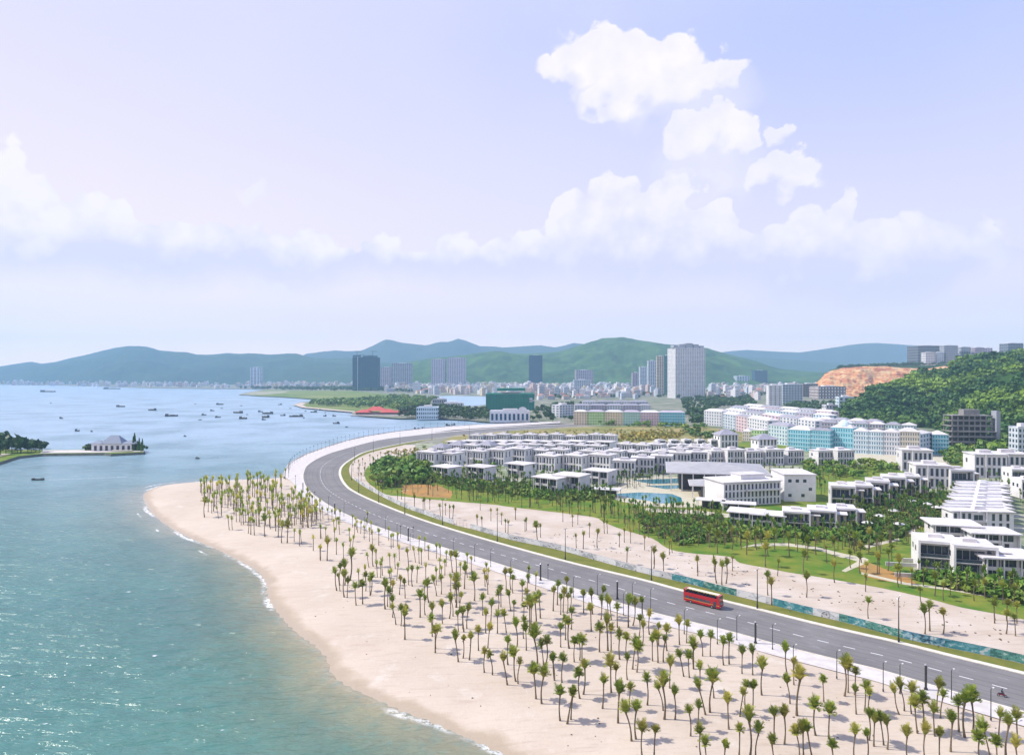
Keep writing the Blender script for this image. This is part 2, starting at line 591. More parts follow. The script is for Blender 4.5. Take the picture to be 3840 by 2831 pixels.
# broken wash along the water's edge
fo = n.m('ADD', dsh, n.m('MULTIPLY', n.m('SUBTRACT', n.noise(geo, 0.05, 3, 0.6), 0.5), 5.0))
l1 = n.m('MULTIPLY', n.rng(fo, 0.2, 1.0), n.rng(fo, 1.5, 3.0, 1.0, 0.0))
l2 = n.m('MULTIPLY', n.rng(fo, 6.2, 6.8), n.rng(fo, 7.0, 7.9, 1.0, 0.0))
patch = n.rng(n.noise(geo, 0.028, 3, 0.5), 0.5, 0.62)
patch2 = n.rng(n.noise(geo, 0.045, 3, 0.5), 0.56, 0.66)
br = n.rng(n.noise(geo, 0.7, 4, 0.7), 0.38, 0.56)
foam = n.m('MULTIPLY', n.m('ADD', n.m('MULTIPLY', l1, n.m('ADD', patch, 0.06, clamp=True)), n.m('MULTIPLY', l2, patch2), clamp=True), br)
c = n.mix(foam, c, (0.82, 0.82, 0.80))
# sun sparkle put into the water colour as small white specks
cap = n.m('MULTIPLY', n.rng(n.noise(mp.outputs[0], 0.75, 3, 0.6), 0.69, 0.72), n.rng(n.noise(geo, 0.035, 3, 0.6), 0.40, 0.52))
c = n.mix(n.m('MULTIPLY', cap, n.rng(dsh, 15, 30)), c, (0.85, 0.87, 0.88))
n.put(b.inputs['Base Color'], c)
b.inputs['IOR'].default_value = 1.33
n.put(b.inputs['Roughness'], n.m('MAXIMUM', n.rng(sy, 120, 900, 0.16, 0.3), n.m('MULTIPLY', foam, 0.8)))
mp2 = n.new('ShaderNodeMapping'); mp2.inputs['Scale'].default_value = (0.34, 1.0, 1); mp2.inputs['Rotation'].default_value = (0, 0, R(5)); n.put(mp2.inputs[0], geo)
w1 = n.noise(mp2.outputs[0], 0.30, 2, 0.5)
w2 = n.noise(mp2.outputs[0], 1.1, 3, 0.6)
w3 = n.noise(mp2.outputs[0], 0.075, 2, 0.5)
h = n.m('ADD', n.m('ADD', n.m('MULTIPLY', w1, 1.0), n.m('MULTIPLY', w2, 0.35)), n.m('MULTIPLY', w3, 1.4))
bp = n.new('ShaderNodeBump'); bp.inputs['Strength'].default_value = 1.0; bp.inputs['Distance'].default_value = 1.35
n.put(bp.inputs['Height'], h); m_sea.node_tree.links.new(bp.outputs[0], b.inputs['Normal'])
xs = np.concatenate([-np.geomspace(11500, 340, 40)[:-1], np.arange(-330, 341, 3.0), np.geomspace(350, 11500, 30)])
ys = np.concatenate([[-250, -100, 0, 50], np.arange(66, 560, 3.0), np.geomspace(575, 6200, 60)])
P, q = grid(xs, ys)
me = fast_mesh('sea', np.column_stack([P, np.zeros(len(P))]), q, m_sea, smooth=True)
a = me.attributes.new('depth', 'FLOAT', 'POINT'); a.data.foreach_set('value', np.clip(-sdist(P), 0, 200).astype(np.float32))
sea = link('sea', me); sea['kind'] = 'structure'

# ---- ground sheets
m_ground = mat('dry_ground', (0.26, 0.25, 0.15), 0.95, 0.1, (0.15, 0.18, 0.075), 0.02, detail=6)
m_far = mat('city_ground', (0.30, 0.28, 0.24), 0.95, 0.1, (0.10, 0.14, 0.07), 0.02, detail=6)
m_asph = mat('asphalt', (0.165, 0.155, 0.153), 0.85, 0.3, (0.21, 0.20, 0.195), 0.05, bump=0.1, bscale=6, detail=6, stretch=(1, 1, 1))
m_pave = mat('paving', (0.62, 0.58, 0.56), 0.85, 0.2, (0.50, 0.46, 0.44), 0.35, detail=5)
m_kerb = mat('kerb_stone', (0.68, 0.64, 0.56), 0.8, 0.2, (0.58, 0.53, 0.44), 0.6)
m_verge = mat('verge_grass', (0.20, 0.19, 0.045), 0.95, 0.1, (0.13, 0.155, 0.035), 0.25, detail=6, bump=0.6, bscale=3)
m_lawn = mat('lawn_grass', (0.075, 0.17, 0.02), 0.95, 0.1, (0.22, 0.23, 0.04), 0.09, detail=6, bump=0.5, bscale=3)
m_sand2 = mat('levelled_sand', (0.57, 0.50, 0.435), 0.95, 0.15, (0.47, 0.385, 0.31), 0.06, detail=6, bump=0.3, bscale=1.2)
t_ = m_sand2.node_tree; n = NB(t_); b = t_.nodes['Principled BSDF']
g_ = n.new('ShaderNodeNewGeometry').outputs['Position']
mp = n.new('ShaderNodeMapping'); mp.inputs['Rotation'].default_value = (0, 0, R(35)); mp.inputs['Scale'].default_value = (0.16, 1.9, 1); n.put(mp.inputs[0], g_)
src = b.inputs['Base Color'].links[0].from_socket
cc = n.mix(n.m('MULTIPLY', n.rng(n.noise(mp.outputs[0], 0.5, 5, 0.7), 0.50, 0.68), 0.55), src, (0.36, 0.29, 0.225))
cc = n.mix(n.m('MULTIPLY', n.rng(n.noise(g_, 0.45, 5, 0.75), 0.58, 0.75), 0.5), cc, (0.31, 0.26, 0.20))
t_.links.new(cc, b.inputs['Base Color'])
m_dry = mat('dry_field', (0.36, 0.28, 0.13), 0.95, 0.1, (0.15, 0.18, 0.05), 0.022, detail=6)
m_soil = mat('orange_soil', (0.42, 0.22, 0.07), 0.95, 0.1, (0.30, 0.20, 0.08), 0.1, detail=5)
m_path = mat('garden_path', (0.55, 0.50, 0.38), 0.9, 0.2, (0.45, 0.42, 0.32), 0.4)
m_pool = mat('pool_water', (0.03, 0.24, 0.29), 0.08, 0.5, (0.02, 0.16, 0.24), 0.2, bump=0.1, bscale=2)
m_white = mat('road_paint', (0.78, 0.78, 0.78), 0.7, 0.3)

# mainland: stitched from the beach grid's rim outwards, following the coast
land_pts = [(330, 40)] + [tuple(p) for p in []]
INLAND = [(2900, 2900), (2400, 2640), (2000, 2400), (1700, 2250), (1450, 2130), (1250, 2010), (1160, 1900), (1120, 1820), (1080, 1790)]


def pxpoly(L, z=LAND):
    return [G(x, y, z) for x, y in L]


# seawall along the promenade
wb = MB()
sm = smooth_line(wall_w, 4)
for (x0, y0), (x1, y1) in zip(sm[:-1], sm[1:]):
    d = Vector((x1 - x0, y1 - y0)).normalized(); nn = Vector((d.y, -d.x)) * 0.5
    wb.face([(x0 - nn.x * 1.6, y0 - nn.y * 1.6, -1.5), (x1 - nn.x * 1.6, y1 - nn.y * 1.6, -1.5), (x1 - nn.x, y1 - nn.y, LAND + .35), (x0 - nn.x, y0 - nn.y, LAND + .35)])
    wb.face([(x0 - nn.x, y0 - nn.y, LAND + .35), (x1 - nn.x, y1 - nn.y, LAND + .35), (x1 + nn.x, y1 + nn.y, LAND + .35), (x0 + nn.x, y0 + nn.y, LAND + .35)])
    wb.face([(x0 + nn.x, y0 + nn.y, LAND + .35), (x1 + nn.x, y1 + nn.y, LAND + .35), (x1 + nn.x, y1 + nn.y, LAND - .5), (x0 + nn.x, y0 + nn.y, LAND - .5)])
sw = wb.build('seawall', mat('seawall_concrete', (0.50, 0.47, 0.45), 0.9, 0.2, (0.30, 0.29, 0.27), 0.3, detail=6)); tag(sw, 'pale concrete seawall curving along the promenade above the water', 'seawall')

# road edges in the photo: sea side and inland side
RS = [(4300, 2795), (3840, 2667), (3548, 2584), (3312, 2514), (3162, 2478), (2945, 2424), (2727, 2364), (2400, 2283), (2150, 2204), (1899, 2123), (1783, 2087), (1608, 2036), (1426, 1978), (1281, 1920), (1187, 1863),
      (1150, 1826), (1138, 1792), (1142, 1765), (1157, 1742), (1208, 1712), (1281, 1687), (1426, 1650), (1560, 1633), (1700, 1618), (1957, 1599), (2150, 1590), (2250, 1586)]
RI = [(4300, 2645), (3840, 2529), (3585, 2467), (3367, 2412), (3199, 2374), (3040, 2337), (2836, 2286), (2556, 2217), (2400, 2175), (2099, 2102), (1772, 2011), (1554, 1942), (1391, 1877), (1325, 1845), (1296, 1825),
      (1276, 1797), (1270, 1770), (1282, 1745), (1317, 1720), (1372, 1693), (1500, 1664), (1600, 1648), (1750, 1631), (1957, 1611), (2150, 1600), (2250, 1594)]


def resample(P, n_):
    P = np.array(P)
    s = np.concatenate([[0], np.cumsum(np.hypot(*np.diff(P, axis=0).T))])
    t = np.linspace(0, s[-1], n_)
    return np.column_stack([np.interp(t, s, P[:, 0]), np.interp(t, s, P[:, 1])])


def offset(L, d):
    L = np.asarray(L)
    T = np.gradient(L, axis=0)
    T /= np.maximum(np.hypot(T[:, 0], T[:, 1])[:, None], 1e-9)
    return L + np.column_stack([T[:, 1], -T[:, 0]]) * d      # right-hand side of travel


rs_w = np.array(smooth_line([G(x, y) for x, y in RS], 5))
ri_w = np.array(smooth_line([G(x, y) for x, y in RI], 5))


def band(name, A, B, z, m, parent=None, kind='structure'):
    n_ = len(A)
    V = np.vstack([np.column_stack([A, np.full(n_, z)]), np.column_stack([B, np.full(n_, z)])])
    i = np.arange(n_ - 1)
    Fq = np.stack([i, i + n_, i + n_ + 1, i + 1], 1)
    a_, b_, c_ = V[Fq[0, 0]], V[Fq[0, 1]], V[Fq[0, 2]]
    if np.cross(b_ - a_, c_ - a_)[2] < 0: Fq = Fq[:, ::-1]
    o = link(name, fast_mesh(name, V, Fq, m), parent)
    if kind: o['kind'] = kind
    return o


NR = 320
A_ = resample(rs_w, NR); B_ = resample(ri_w, NR)
# pair the two edges by nearest point so that bands stay square to the road
def pair(A, B):
    B2 = resample(B, 1500)
    out = []; last = 0
    for p in A:
        d = np.hypot(*(B2[last:last + 60] - p).T)
        last = last + int(np.argmin(d)); out.append(B2[last])
    return np.array(out)
road = band('road', A_, B_, LAND + 0.02, m_asph)
la = road.data.attributes.new('lane', 'FLOAT', 'POINT'); la.data.foreach_set('value', np.concatenate([np.zeros(NR), np.ones(NR)]).astype(np.float32))
rt = m_asph.node_tree; rn = NB(rt); rb_ = rt.nodes['Principled BSDF']
lv = rn.new('ShaderNodeAttribute', attribute_name='lane').outputs['Fac']
gp_ = rn.new('ShaderNodeNewGeometry').outputs['Position']
trk = rn.noise(rn.xyz(rn.m('MULTIPLY', lv, 22.0), 0.0, 0.0), 1.0, 2, 0.5)
pat = rn.noise(gp_, 0.09, 4, 0.65)
src = rb_.inputs['Base Color'].links[0].from_socket
cc = rn.mix(rn.m('MULTIPLY', rn.rng(trk, 0.48, 0.66), 0.55), src, (0.105, 0.103, 0.112))
cc = rn.mix(rn.m('MULTIPLY', rn.rng(pat, 0.56, 0.62), 0.30), cc, (0.24, 0.235, 0.24))
rt.links.new(cc, rb_.inputs['Base Color'])
MID = (A_ + B_) / 2
# direction of travel is away from the camera; inland is on the right
lp = [tuple(p) for p in MID[::3]] + bay_w + [(-11500, 5000), (-11500, 9800), (11500, 9800), (11500, -300), (330, -300)]
sheet('ground', lp, LAND - 0.03, m_far)
sea_off = lambda d: offset(A_, -d)
inl_off = lambda d: offset(B_, d)
kerb_mb = None


def kerb(name, L0, L1, z0, z1, m):
    n_ = len(L0)
    V = np.vstack([np.column_stack([L0, np.full(n_, z0)]), np.column_stack([L0, np.full(n_, z1)]), np.column_stack([L1, np.full(n_, z1)]), np.column_stack([L1, np.full(n_, z0)])])
    i = np.arange(n_ - 1)
    Fq = np.vstack([np.stack([i + k * n_, i + 1 + k * n_, i + 1 + (k + 1) * n_, i + (k + 1) * n_], 1) for k in range(3)])
    o = link(name, fast_mesh(name, V, Fq, m)); o['kind'] = 'structure'
    return o


kerb('kerb', offset(A_, 0.0), sea_off(0.6), LAND, LAND + 0.16, m_kerb)
kerb('kerb', offset(B_, 0.0), inl_off(1.7), LAND, LAND + 0.16, m_kerb)
# pavement on the sea side, widening into the promenade round the bend
wd = np.interp(np.arange(NR) / NR, [0, .28, .40, .47, .52, .60, .66, .75, 1], [7.5, 7.5, 6.0, 7, 10, 13, 12, 9, 5])
PV = offset(A_, 0)
T = np.gradient(A_, axis=0); T /= np.hypot(T[:, 0], T[:, 1])[:, None]
PV = A_ - np.column_stack([T[:, 1], -T[:, 0]]) * wd[:, None]
pavement = band('pavement', sea_off(0.6), PV, LAND + 0.08, m_pave)
prom = pxpoly([(1066, 1789), (1072, 1757), (1100, 1729), (1150, 1703), (1220, 1678), (1300, 1653), (1380, 1635), (1480, 1619), (1600, 1606), (1700, 1598), (1790, 1592), (1957, 1586), (2100, 1580),
               (2100, 1586), (1957, 1595), (1700, 1612), (1426, 1645), (1281, 1682), (1208, 1706), (1150, 1742), (1134, 1768), (1132, 1795), (1145, 1830), (1120, 1830), (1085, 1800)])
sheet('promenade', prom, LAND + 0.06, m_pave)
# verge between the road and the hoarding, sand beyond it
HO = [(4300, 2605), (3839, 2489), (3614, 2440), (3403, 2397), (3178, 2336), (3017, 2299), (2836, 2253), (2701, 2220), (2581, 2188), (2400, 2146), (2250, 2105), (2099, 2063), (1917, 2024), (1772, 1984), (1699, 1966), (1580, 1925), (1500, 1895), (1391, 1840), (1335, 1804), (1313, 1780),
      (1311, 1750), (1335, 1722), (1400, 1694), (1520, 1668)]
ho_w = np.array(smooth_line([G(x, y) for x, y in HO], 4))
vg = [tuple(p) for p in B_[:int(NR * 0.72)]] + [tuple(p) for p in resample(ho_w, 160)[::-1]]
sheet('grass_verge', vg, LAND + 0.01, m_verge)
LE = [(4300, 2440), (3840, 2322), (3606, 2277), (3479, 2243), (3309, 2205), (3140, 2175), (3045, 2159), (2954, 2145), (2863, 2127), (2772, 2109), (2736, 2087), (2573, 2072), (2500, 2054), (2445, 2018), (2336, 1986), (2263, 1957),
      (2227, 1939), (2082, 1920), (1900, 1899), (1845, 1891), (1663, 1877), (1518, 1862), (1445, 1853), (1400, 1825), (1373, 1800), (1368, 1770), (1385, 1745), (1430, 1725), (1500, 1712)]
le_w = [G(x, y) for x, y in LE]
le_s = smooth_line(le_w, 3)
ss = [tuple(p) for p in resample(ho_w, 160)] + [G(1560, 1668), G(1620, 1660), G(1640, 1672), G(1560, 1690)] + le_s[::-1]
sheet('sand_strip', ss, LAND + 0.0, m_sand2)
lawn = le_s + [G(1640, 1690), G(1640, 1665), G(2000, 1650), G(2500, 1655), G(3000, 1660), G(3840, 1680), G(4400, 1690)]
sheet('lawn', lawn, LAND + 0.012, m_lawn)
sheet('dry_field', pxpoly([(1640, 1664), (1700, 1634), (1900, 1617), (2150, 1602), (2400, 1596), (2640, 1600), (2800, 1625), (2780, 1660), (2300, 1662), (1900, 1664)]), LAND + 0.03, m_dry)
sheet('construction_ground', pxpoly([(3040, 1690), (3160, 1682), (3380, 1690), (3560, 1700), (3560, 1740), (3340, 1742), (3180, 1750), (3050, 1740)]), LAND + 0.034, m_path)
sheet('bare_soil', pxpoly([(1505, 1822), (1560, 1812), (1650, 1822), (1700, 1845), (1690, 1868), (1560, 1862), (1510, 1850)]), LAND + 0.036, m_soil)
sheet('bare_soil', pxpoly([(3215, 2120), (3250, 2105), (3310, 2130), (3400, 2160), (3440, 2190), (3330, 2180), (3240, 2160)]), LAND + 0.036, m_soil)
for kk_, L in enumerate([[(2780, 2052), (2840, 2038), (2950, 2036), (3060, 2050), (3160, 2075), (3185, 2090), (3160, 2092), (3060, 2060), (2950, 2047), (2850, 2047)],
          [(3160, 2075), (3240, 2090), (3258, 2098), (3240, 2115), (3170, 2145), (3155, 2140), (3215, 2105), (3150, 2085)],
          [(3230, 2145), (3400, 2185), (3560, 2205), (3840, 2250), (3840, 2262), (3560, 2213), (3390, 2192), (3230, 2153)],
          [(3240, 2045), (3370, 2018), (3375, 2026), (3250, 2056)],
          [(3400, 2000), (3470, 1940), (3485, 1944), (3420, 2004)],
          [(2420, 1905), (2600, 1912), (2900, 1945), (2890, 1957), (2600, 1928), (2420, 1918)]]):
    sheet('garden_path', pxpoly(L), LAND + 0.055 + kk_ * .004, m_path)
m_est = mat('estate_ground', (0.42, 0.40, 0.33), 0.9, 0.2, (0.10, 0.16, 0.04), 0.055, detail=5)
sheet('estate_ground', pxpoly([(1560, 1662), (2650, 1662), (2700, 1690), (3040, 1690), (3050, 1750), (3000, 1800), (2720, 1790), (2640, 1785), (2300, 1838), (1760, 1812), (1590, 1795), (1540, 1720)]), LAND + 0.022, m_est)
sheet('estate_ground', pxpoly([(3390, 1760), (3900, 1760), (3900, 2150), (3720, 2190), (3420, 2140), (3480, 2010), (3560, 1960), (3560, 1850), (3400, 1850)]), LAND + 0.024, m_est)
# lane dashes, children of the road
dash = MB().box(-1.4, 1.4, -0.13, 0.13, 0, 0.006)
dm = dash.mesh('lane_dash', m_white)
dm2 = dash.mesh('lane_dash', mat('worn_road_paint', (0.30, 0.30, 0.32), 0.8, 0.2))
L = resample(rs_w, 4000)
for frac, step, nmax in ((0.47, 6.4, 95), (0.24, 6.4, 50), (0.73, 6.4, 50)):
    C_ = A_ * (1 - frac) + B_ * frac
    s = np.concatenate([[0], np.cumsum(np.hypot(*np.diff(C_, axis=0).T))])
    for k in range(nmax):
        d0 = 18 + k * step
        if d0 + 3 > s[-1]: break
        x, y = np.interp(d0, s, C_[:, 0]), np.interp(d0, s, C_[:, 1])
        x2, y2 = np.interp(d0 + 1, s, C_[:, 0]), np.interp(d0 + 1, s, C_[:, 1])
        o = link('lane_dash', dm, road); o.location = (x, y, LAND + 0.022); o.rotation_euler = (0, 0, math.atan2(y2 - y, x2 - x))
        if frac != 0.47: o.data = dm2; o.scale = (0.7, 0.6, 1)
# pools of the resort
sheet('pool', pxpoly([(2300, 1852), (2400, 1846), (2520, 1852), (2555, 1866), (2560, 1884), (2480, 1888), (2420, 1876), (2340, 1864)]), LAND + 0.05, m_pool)
sheet('pool', pxpoly([(2370, 1800), (2480, 1796), (2600, 1792), (2640, 1806), (2560, 1812), (2440, 1814)]), LAND + 0.05, m_pool)
sheet('pool', pxpoly([(2420, 1822), (2560, 1818), (2600, 1828), (2500, 1834)]), LAND + 0.05, m_pool)
sheet('pool_terrace', pxpoly([(2270, 1862), (2290, 1842), (2350, 1800), (2420, 1790), (2660, 1785), (2720, 1850), (2640, 1905), (2420, 1898), (2330, 1880)]), LAND + 0.045, m_path)
# bay arm seen between the trees, and the canal
sheet('canal', pxpoly([(1600, 1487), (1700, 1484), (1821, 1488), (1830, 1518), (1760, 1524), (1700, 1512), (1640, 1500)], 2.0), LAND + 0.3, mat('canal_water', (0.30, 0.44, 0.55), 0.3, 0.5, (0.25, 0.38, 0.5), 0.01))
m_mead = mat('marsh_grass', (0.10, 0.17, 0.035), 0.95, 0.1, (0.22, 0.24, 0.08), 0.006, detail=6)
sheet('meadow', pxpoly([(905, 1480), (1000, 1463), (1150, 1465), (1330, 1466), (1440, 1478), (1560, 1490), (1600, 1515), (1560, 1545), (1321, 1545), (1225, 1535), (1135, 1526), (1108, 1519), (1132, 1513), (1225, 1505), (1180, 1497), (1053, 1488), (971, 1485)], 1.9), LAND + 0.1, m_mead)
m_mud = mat('mud_flat', (0.36, 0.33, 0.24), 0.9, 0.2, (0.22, 0.24, 0.14), 0.01)
sheet('mud_flat', pxpoly([(895, 1481), (960, 1468), (1090, 1466), (1060, 1474), (980, 1482)], 1.9), LAND + 0.2, m_mud)
# pale beach rims of the marsh spit
sheet('beach', pxpoly([(1100, 1519), (1128, 1510), (1150, 1512), (1135, 1519), (1150, 1527), (1330, 1543), (1330, 1547), (1221, 1538), (1132, 1529)], 1.6), LAND + 0.25, m_sand2)


# ---- hills: lofted between a base line and a ridge line
def loft(name, base, ridge, m, nu=120, nv=26, rough=0.05, back=1.3, zb=LAND, prof=1.0, seed=1):
    """base: [(px, metres)] ; ridge: [(px, py, metres)] both along x"""
    x0, x1 = ridge[0][0], ridge[-1][0]
    us = np.linspace(x0, x1, nu)
    tb = np.interp(us, [p[0] for p in base], [p[1] for p in base])
    tr = np.interp(us, [p[0] for p in ridge], [p[2] for p in ridge])
    pyr = np.interp(us, [p[0] for p in ridge], [p[1] for p in ridge])
    hr = HC + (Y0 - pyr) / F * tr - zb
    rg = np.random.default_rng(seed)
    ph = rg.uniform(0, 6.28, (10, 2)); fr = rg.uniform(0.6, 3.2, (10, 2))
    V = []
    vs = list(np.linspace(0, 1, nv)) + [1.12, 1.3, 1.6]
    for v in vs:
        t = tb + (tr - tb) * v
        if v <= 1:
            s_ = v * v * (3 - 2 * v) * (1 - prof) + prof * math.sin(v * math.pi / 2)
            h = hr * s_
        else:
            h = hr * max(0.0, 1 - ((v - 1) / 0.6) ** 1.5)
        X = (us - 1920) / F * t
        nz = np.zeros_like(us)
        L_ = max(60.0, float(np.mean(np.abs(tr - tb)))) * 0.45
        for k in range(10):
            nz += np.sin(X / L_ * fr[k, 0] * 2 + ph[k, 0]) * np.sin(t / L_ * fr[k, 1] * 2 + ph[k, 1]) / (1 + 0.5 * k)
        amp = rough * np.abs(hr) * (4 * v * (1 - v) if v < 1 else 0)
        # drainage folds running down the slope
        fold_ = np.sin(X / L_ * 7 + 2 * np.sin(t / L_ * 2)) * 0.6
        fr_ = 2.2 / L_
        fn = np.array([mnoise.fractal((x_ * fr_, t_ * fr_, seed), 0.9, 2.1, 6) for x_, t_ in zip(X, t)])
        rd = -np.abs(fn) * 2.2
        amp2 = rough * np.abs(hr) * (min(1.0, 6 * v) * (1 - v) ** .6 if v < 1 else 0)
        V.append(np.column_stack([X, t, zb + h + (nz * .5 + fold_ * .4) * amp + (rd + .6) * amp2]))
    n_v = len(vs)
    V = np.vstack(V)
    i = np.arange(n_v * nu).reshape(n_v, nu)
    q = np.stack([i[:-1, :-1].ravel(), i[:-1, 1:].ravel(), i[1:, 1:].ravel(), i[1:, :-1].ravel()], 1)
    o = link(name, fast_mesh(name, V, q, m, smooth=True)); o['kind'] = 'structure'
    return o, V.reshape(n_v, nu, 3)


m_hill = mat('forest_hill', (0.014, 0.05, 0.012), 0.95, 0.05, (0.07, 0.14, 0.03), 0.006, detail=8, bump=1.0, bscale=0.03)
m_hillf = mat('far_hill', (0.02, 0.05, 0.03), 0.95, 0.05, (0.04, 0.075, 0.04), 0.002, detail=7)
m_mount = mat('mountain', (0.03, 0.05, 0.05), 0.95, 0.05, (0.05, 0.07, 0.06), 0.001, detail=7)
m_hr = mat('hillside_undergrowth', (0.022, 0.06, 0.012), 0.95, 0.05, (0.05, 0.105, 0.02), 0.012, detail=8, bump=1.0, bscale=0.15)
# left hill range across the bay
LH = [(-700, 1395), (-300, 1385), (0, 1376), (60, 1366), (116, 1358), (156, 1365), (210, 1358), (268, 1343), (330, 1331), (379, 1318), (430, 1306), (469, 1299), (509, 1298), (571, 1307), (598, 1318), (650, 1322), (705, 1323), (736, 1330), (800, 1330),
      (848, 1325), (900, 1330), (1000, 1331), (1079, 1326), (1114, 1327), (1150, 1336), (1178, 1343), (1310, 1347), (1428, 1361), (1493, 1359), (1578, 1347), (1640, 1345), (1760, 1375)]
loft('hill', [(-700, 5600), (0, 5300), (600, 4700), (1000, 4900), (1760, 5200)], [(a, b_, 7200) for a, b_ in LH], m_hillf, nu=260, nv=36, rough=0.12, prof=0.7, seed=2)
GH = [(1430, 1420), (1500, 1375), (1560, 1356), (1621, 1346), (1743, 1332), (1800, 1322), (1857, 1316), (1885, 1318), (1914, 1325), (1975, 1328), (2040, 1326), (2100, 1321), (2157, 1305), (2190, 1293), (2221, 1283), (2278, 1271), (2332, 1267),
      (2407, 1278), (2440, 1283), (2514, 1296), (2600, 1303), (2657, 1308), (2757, 1336), (2835, 1357), (2885, 1375), (2921, 1384), (3014, 1393), (3120, 1397), (3300, 1400)]
loft('hill', [(1430, 4000), (2300, 3900), (2700, 3600), (3300, 3800)], [(a, b_, 5300) for a, b_ in GH], m_hill, nu=340, nv=60, rough=0.13, prof=0.65, seed=3)
MT = [(1100, 1350), (1150, 1326), (1203, 1320), (1257, 1314), (1300, 1317), (1353, 1316), (1400, 1296), (1425, 1283), (1446, 1273), (1464, 1275), (1507, 1285), (1560, 1291), (1596, 1295), (1650, 1284), (1680, 1283), (1718, 1270), (1743, 1276), (1775, 1289), (1800, 1299), (1843, 1299),
      (1886, 1303), (1960, 1299), (2028, 1295), (2082, 1303), (2120, 1295), (2150, 1286), (2185, 1290), (2260, 1305), (2500, 1330)]
loft('mountain', [(1100, 7800), (2500, 7800)], [(a, b_, 8700) for a, b_ in MT], m_mount, nu=220, rough=0.05, prof=0.5, seed=4)
MR = [(2650, 1330), (2728, 1318), (2800, 1312), (2900, 1318), (3000, 1322), (3104, 1307), (3183, 1294), (3240, 1288), (3290, 1286), (3361, 1291), (3443, 1296), (3560, 1310), (3700, 1325), (4100, 1340), (4500, 1350)]
loft('mountain', [(2650, 8600), (4500, 8600)], [(a, b_, 9300) for a, b_ in MR], m_mount, nu=120, rough=0.03, prof=0.5, seed=5)
MR2 = [(2600, 1370), (2700, 1345), (2800, 1338), (2900, 1345), (3014, 1352), (3100, 1358), (3200, 1365), (3500, 1372), (4500, 1380)]
loft('hill', [(2600, 6800), (4500, 6800)], [(a, b_, 8000) for a, b_ in MR2], m_hillf, nu=120, rough=0.03, prof=0.5, seed=6)
# wooded hillside on the right, its top a levelled building plateau
RH = [(3100, 1580, 1090), (3147, 1560, 1090), (3180, 1532, 1110), (3226, 1505, 1120), (3268, 1466, 1150), (3361, 1450, 1180), (3418, 1414, 1250), (3468, 1400, 1300), (3558, 1398, 1350), (3575, 1362, 1420), (3647, 1352, 1430), (3840, 1332, 1400), (4100, 1318, 1350), (4500, 1300, 1300)]
RB = [(3100, 1060), (3150, 1020), (3300, 960), (3500, 900), (3560, 800), (3700, 640), (3840, 600), (4500, 520)]
_, HR = loft('hillside', RB, RH, m_hr, nu=170, nv=40, rough=0.06, prof=0.75, seed=7)
# quarry cut
m_cut = bpy.data.materials.new('quarry_earth'); m_cut.use_nodes = True
n = NB(m_cut.node_tree); b = m_cut.node_tree.nodes['Principled BSDF']
geo = n.new('ShaderNodeNewGeometry').outputs['Position']
mp = n.new('ShaderNodeMapping'); mp.inputs['Scale'].default_value = (0.5, 0.5, 2.2); mp.inputs['Rotation'].default_value = (0, R(20), 0); n.put(mp.inputs[0], geo)
c = n.ramp(n.noise(mp.outputs[0], 0.045, 9, 0.72, 1.2), [(0.34, (0.22, 0.055, 0.025)), (0.45, (0.46, 0.15, 0.05)), (0.5, (0.58, 0.28, 0.11)), (0.58, (0.62, 0.42, 0.2)), (0.7, (0.70, 0.56, 0.38))])
n.put(b.inputs['Base Color'], c); b.inputs['Roughness'].default_value = 0.95
bp = n.new('ShaderNodeBump'); bp.inputs['Strength'].default_value = 1; bp.inputs['Distance'].default_value = 6
n.put(bp.inputs['Height'], n.noise(mp.outputs[0], 0.06, 7, 0.7)); m_cut.node_tree.links.new(bp.outputs[0], b.inputs['Normal'])
QR = [(3040, 1450, 2500), (3075, 1425, 2500), (3092, 1405, 2500), (3120, 1390, 2500), (3165, 1379, 2500), (3260, 1375, 2500), (3330, 1376, 2500), (3400, 1380, 2490), (3480, 1383, 2480), (3540, 1375, 2450), (3600, 1385, 2450), (3640, 1395, 2450)]
loft('quarry_slope', [(3040, 2280), (3160, 2220), (3640, 2200)], QR, m_cut, nu=200, nv=40, rough=0.16, prof=0.45, seed=9)
PR = [(3110, 1388, 2700), (3160, 1374, 2700), (3300, 1368, 2700), (3440, 1362, 2700), (3560, 1356, 2680), (3700, 1352, 2660), (3900, 1345, 2650), (4300, 1335, 2600)]
loft('plateau', [(3110, 2540), (4300, 2480)], PR, m_hr, nu=60, nv=6, rough=0.02, prof=0.9, seed=10)

# ---- haze
hz = MB().box(-12500, 12500, -400, 9950, -4.0, 620)
m_haze = bpy.data.materials.new('haze'); m_haze.use_nodes = True
ht = m_haze.node_tree
ht.nodes.remove(ht.nodes['Principled BSDF'])
pv = ht.nodes.new('ShaderNodeVolumePrincipled')
pv.inputs['Color'].default_value = (0.45, 0.73, 1.0, 1)
pv.inputs['Density'].default_value = 0.000095
pv.inputs['Anisotropy'].default_value = 0.0
ht.links.new(pv.outputs[0], ht.nodes['Material Output'].inputs['Volume'])
haze = hz.build('haze', m_haze); haze['kind'] = 'stuff'

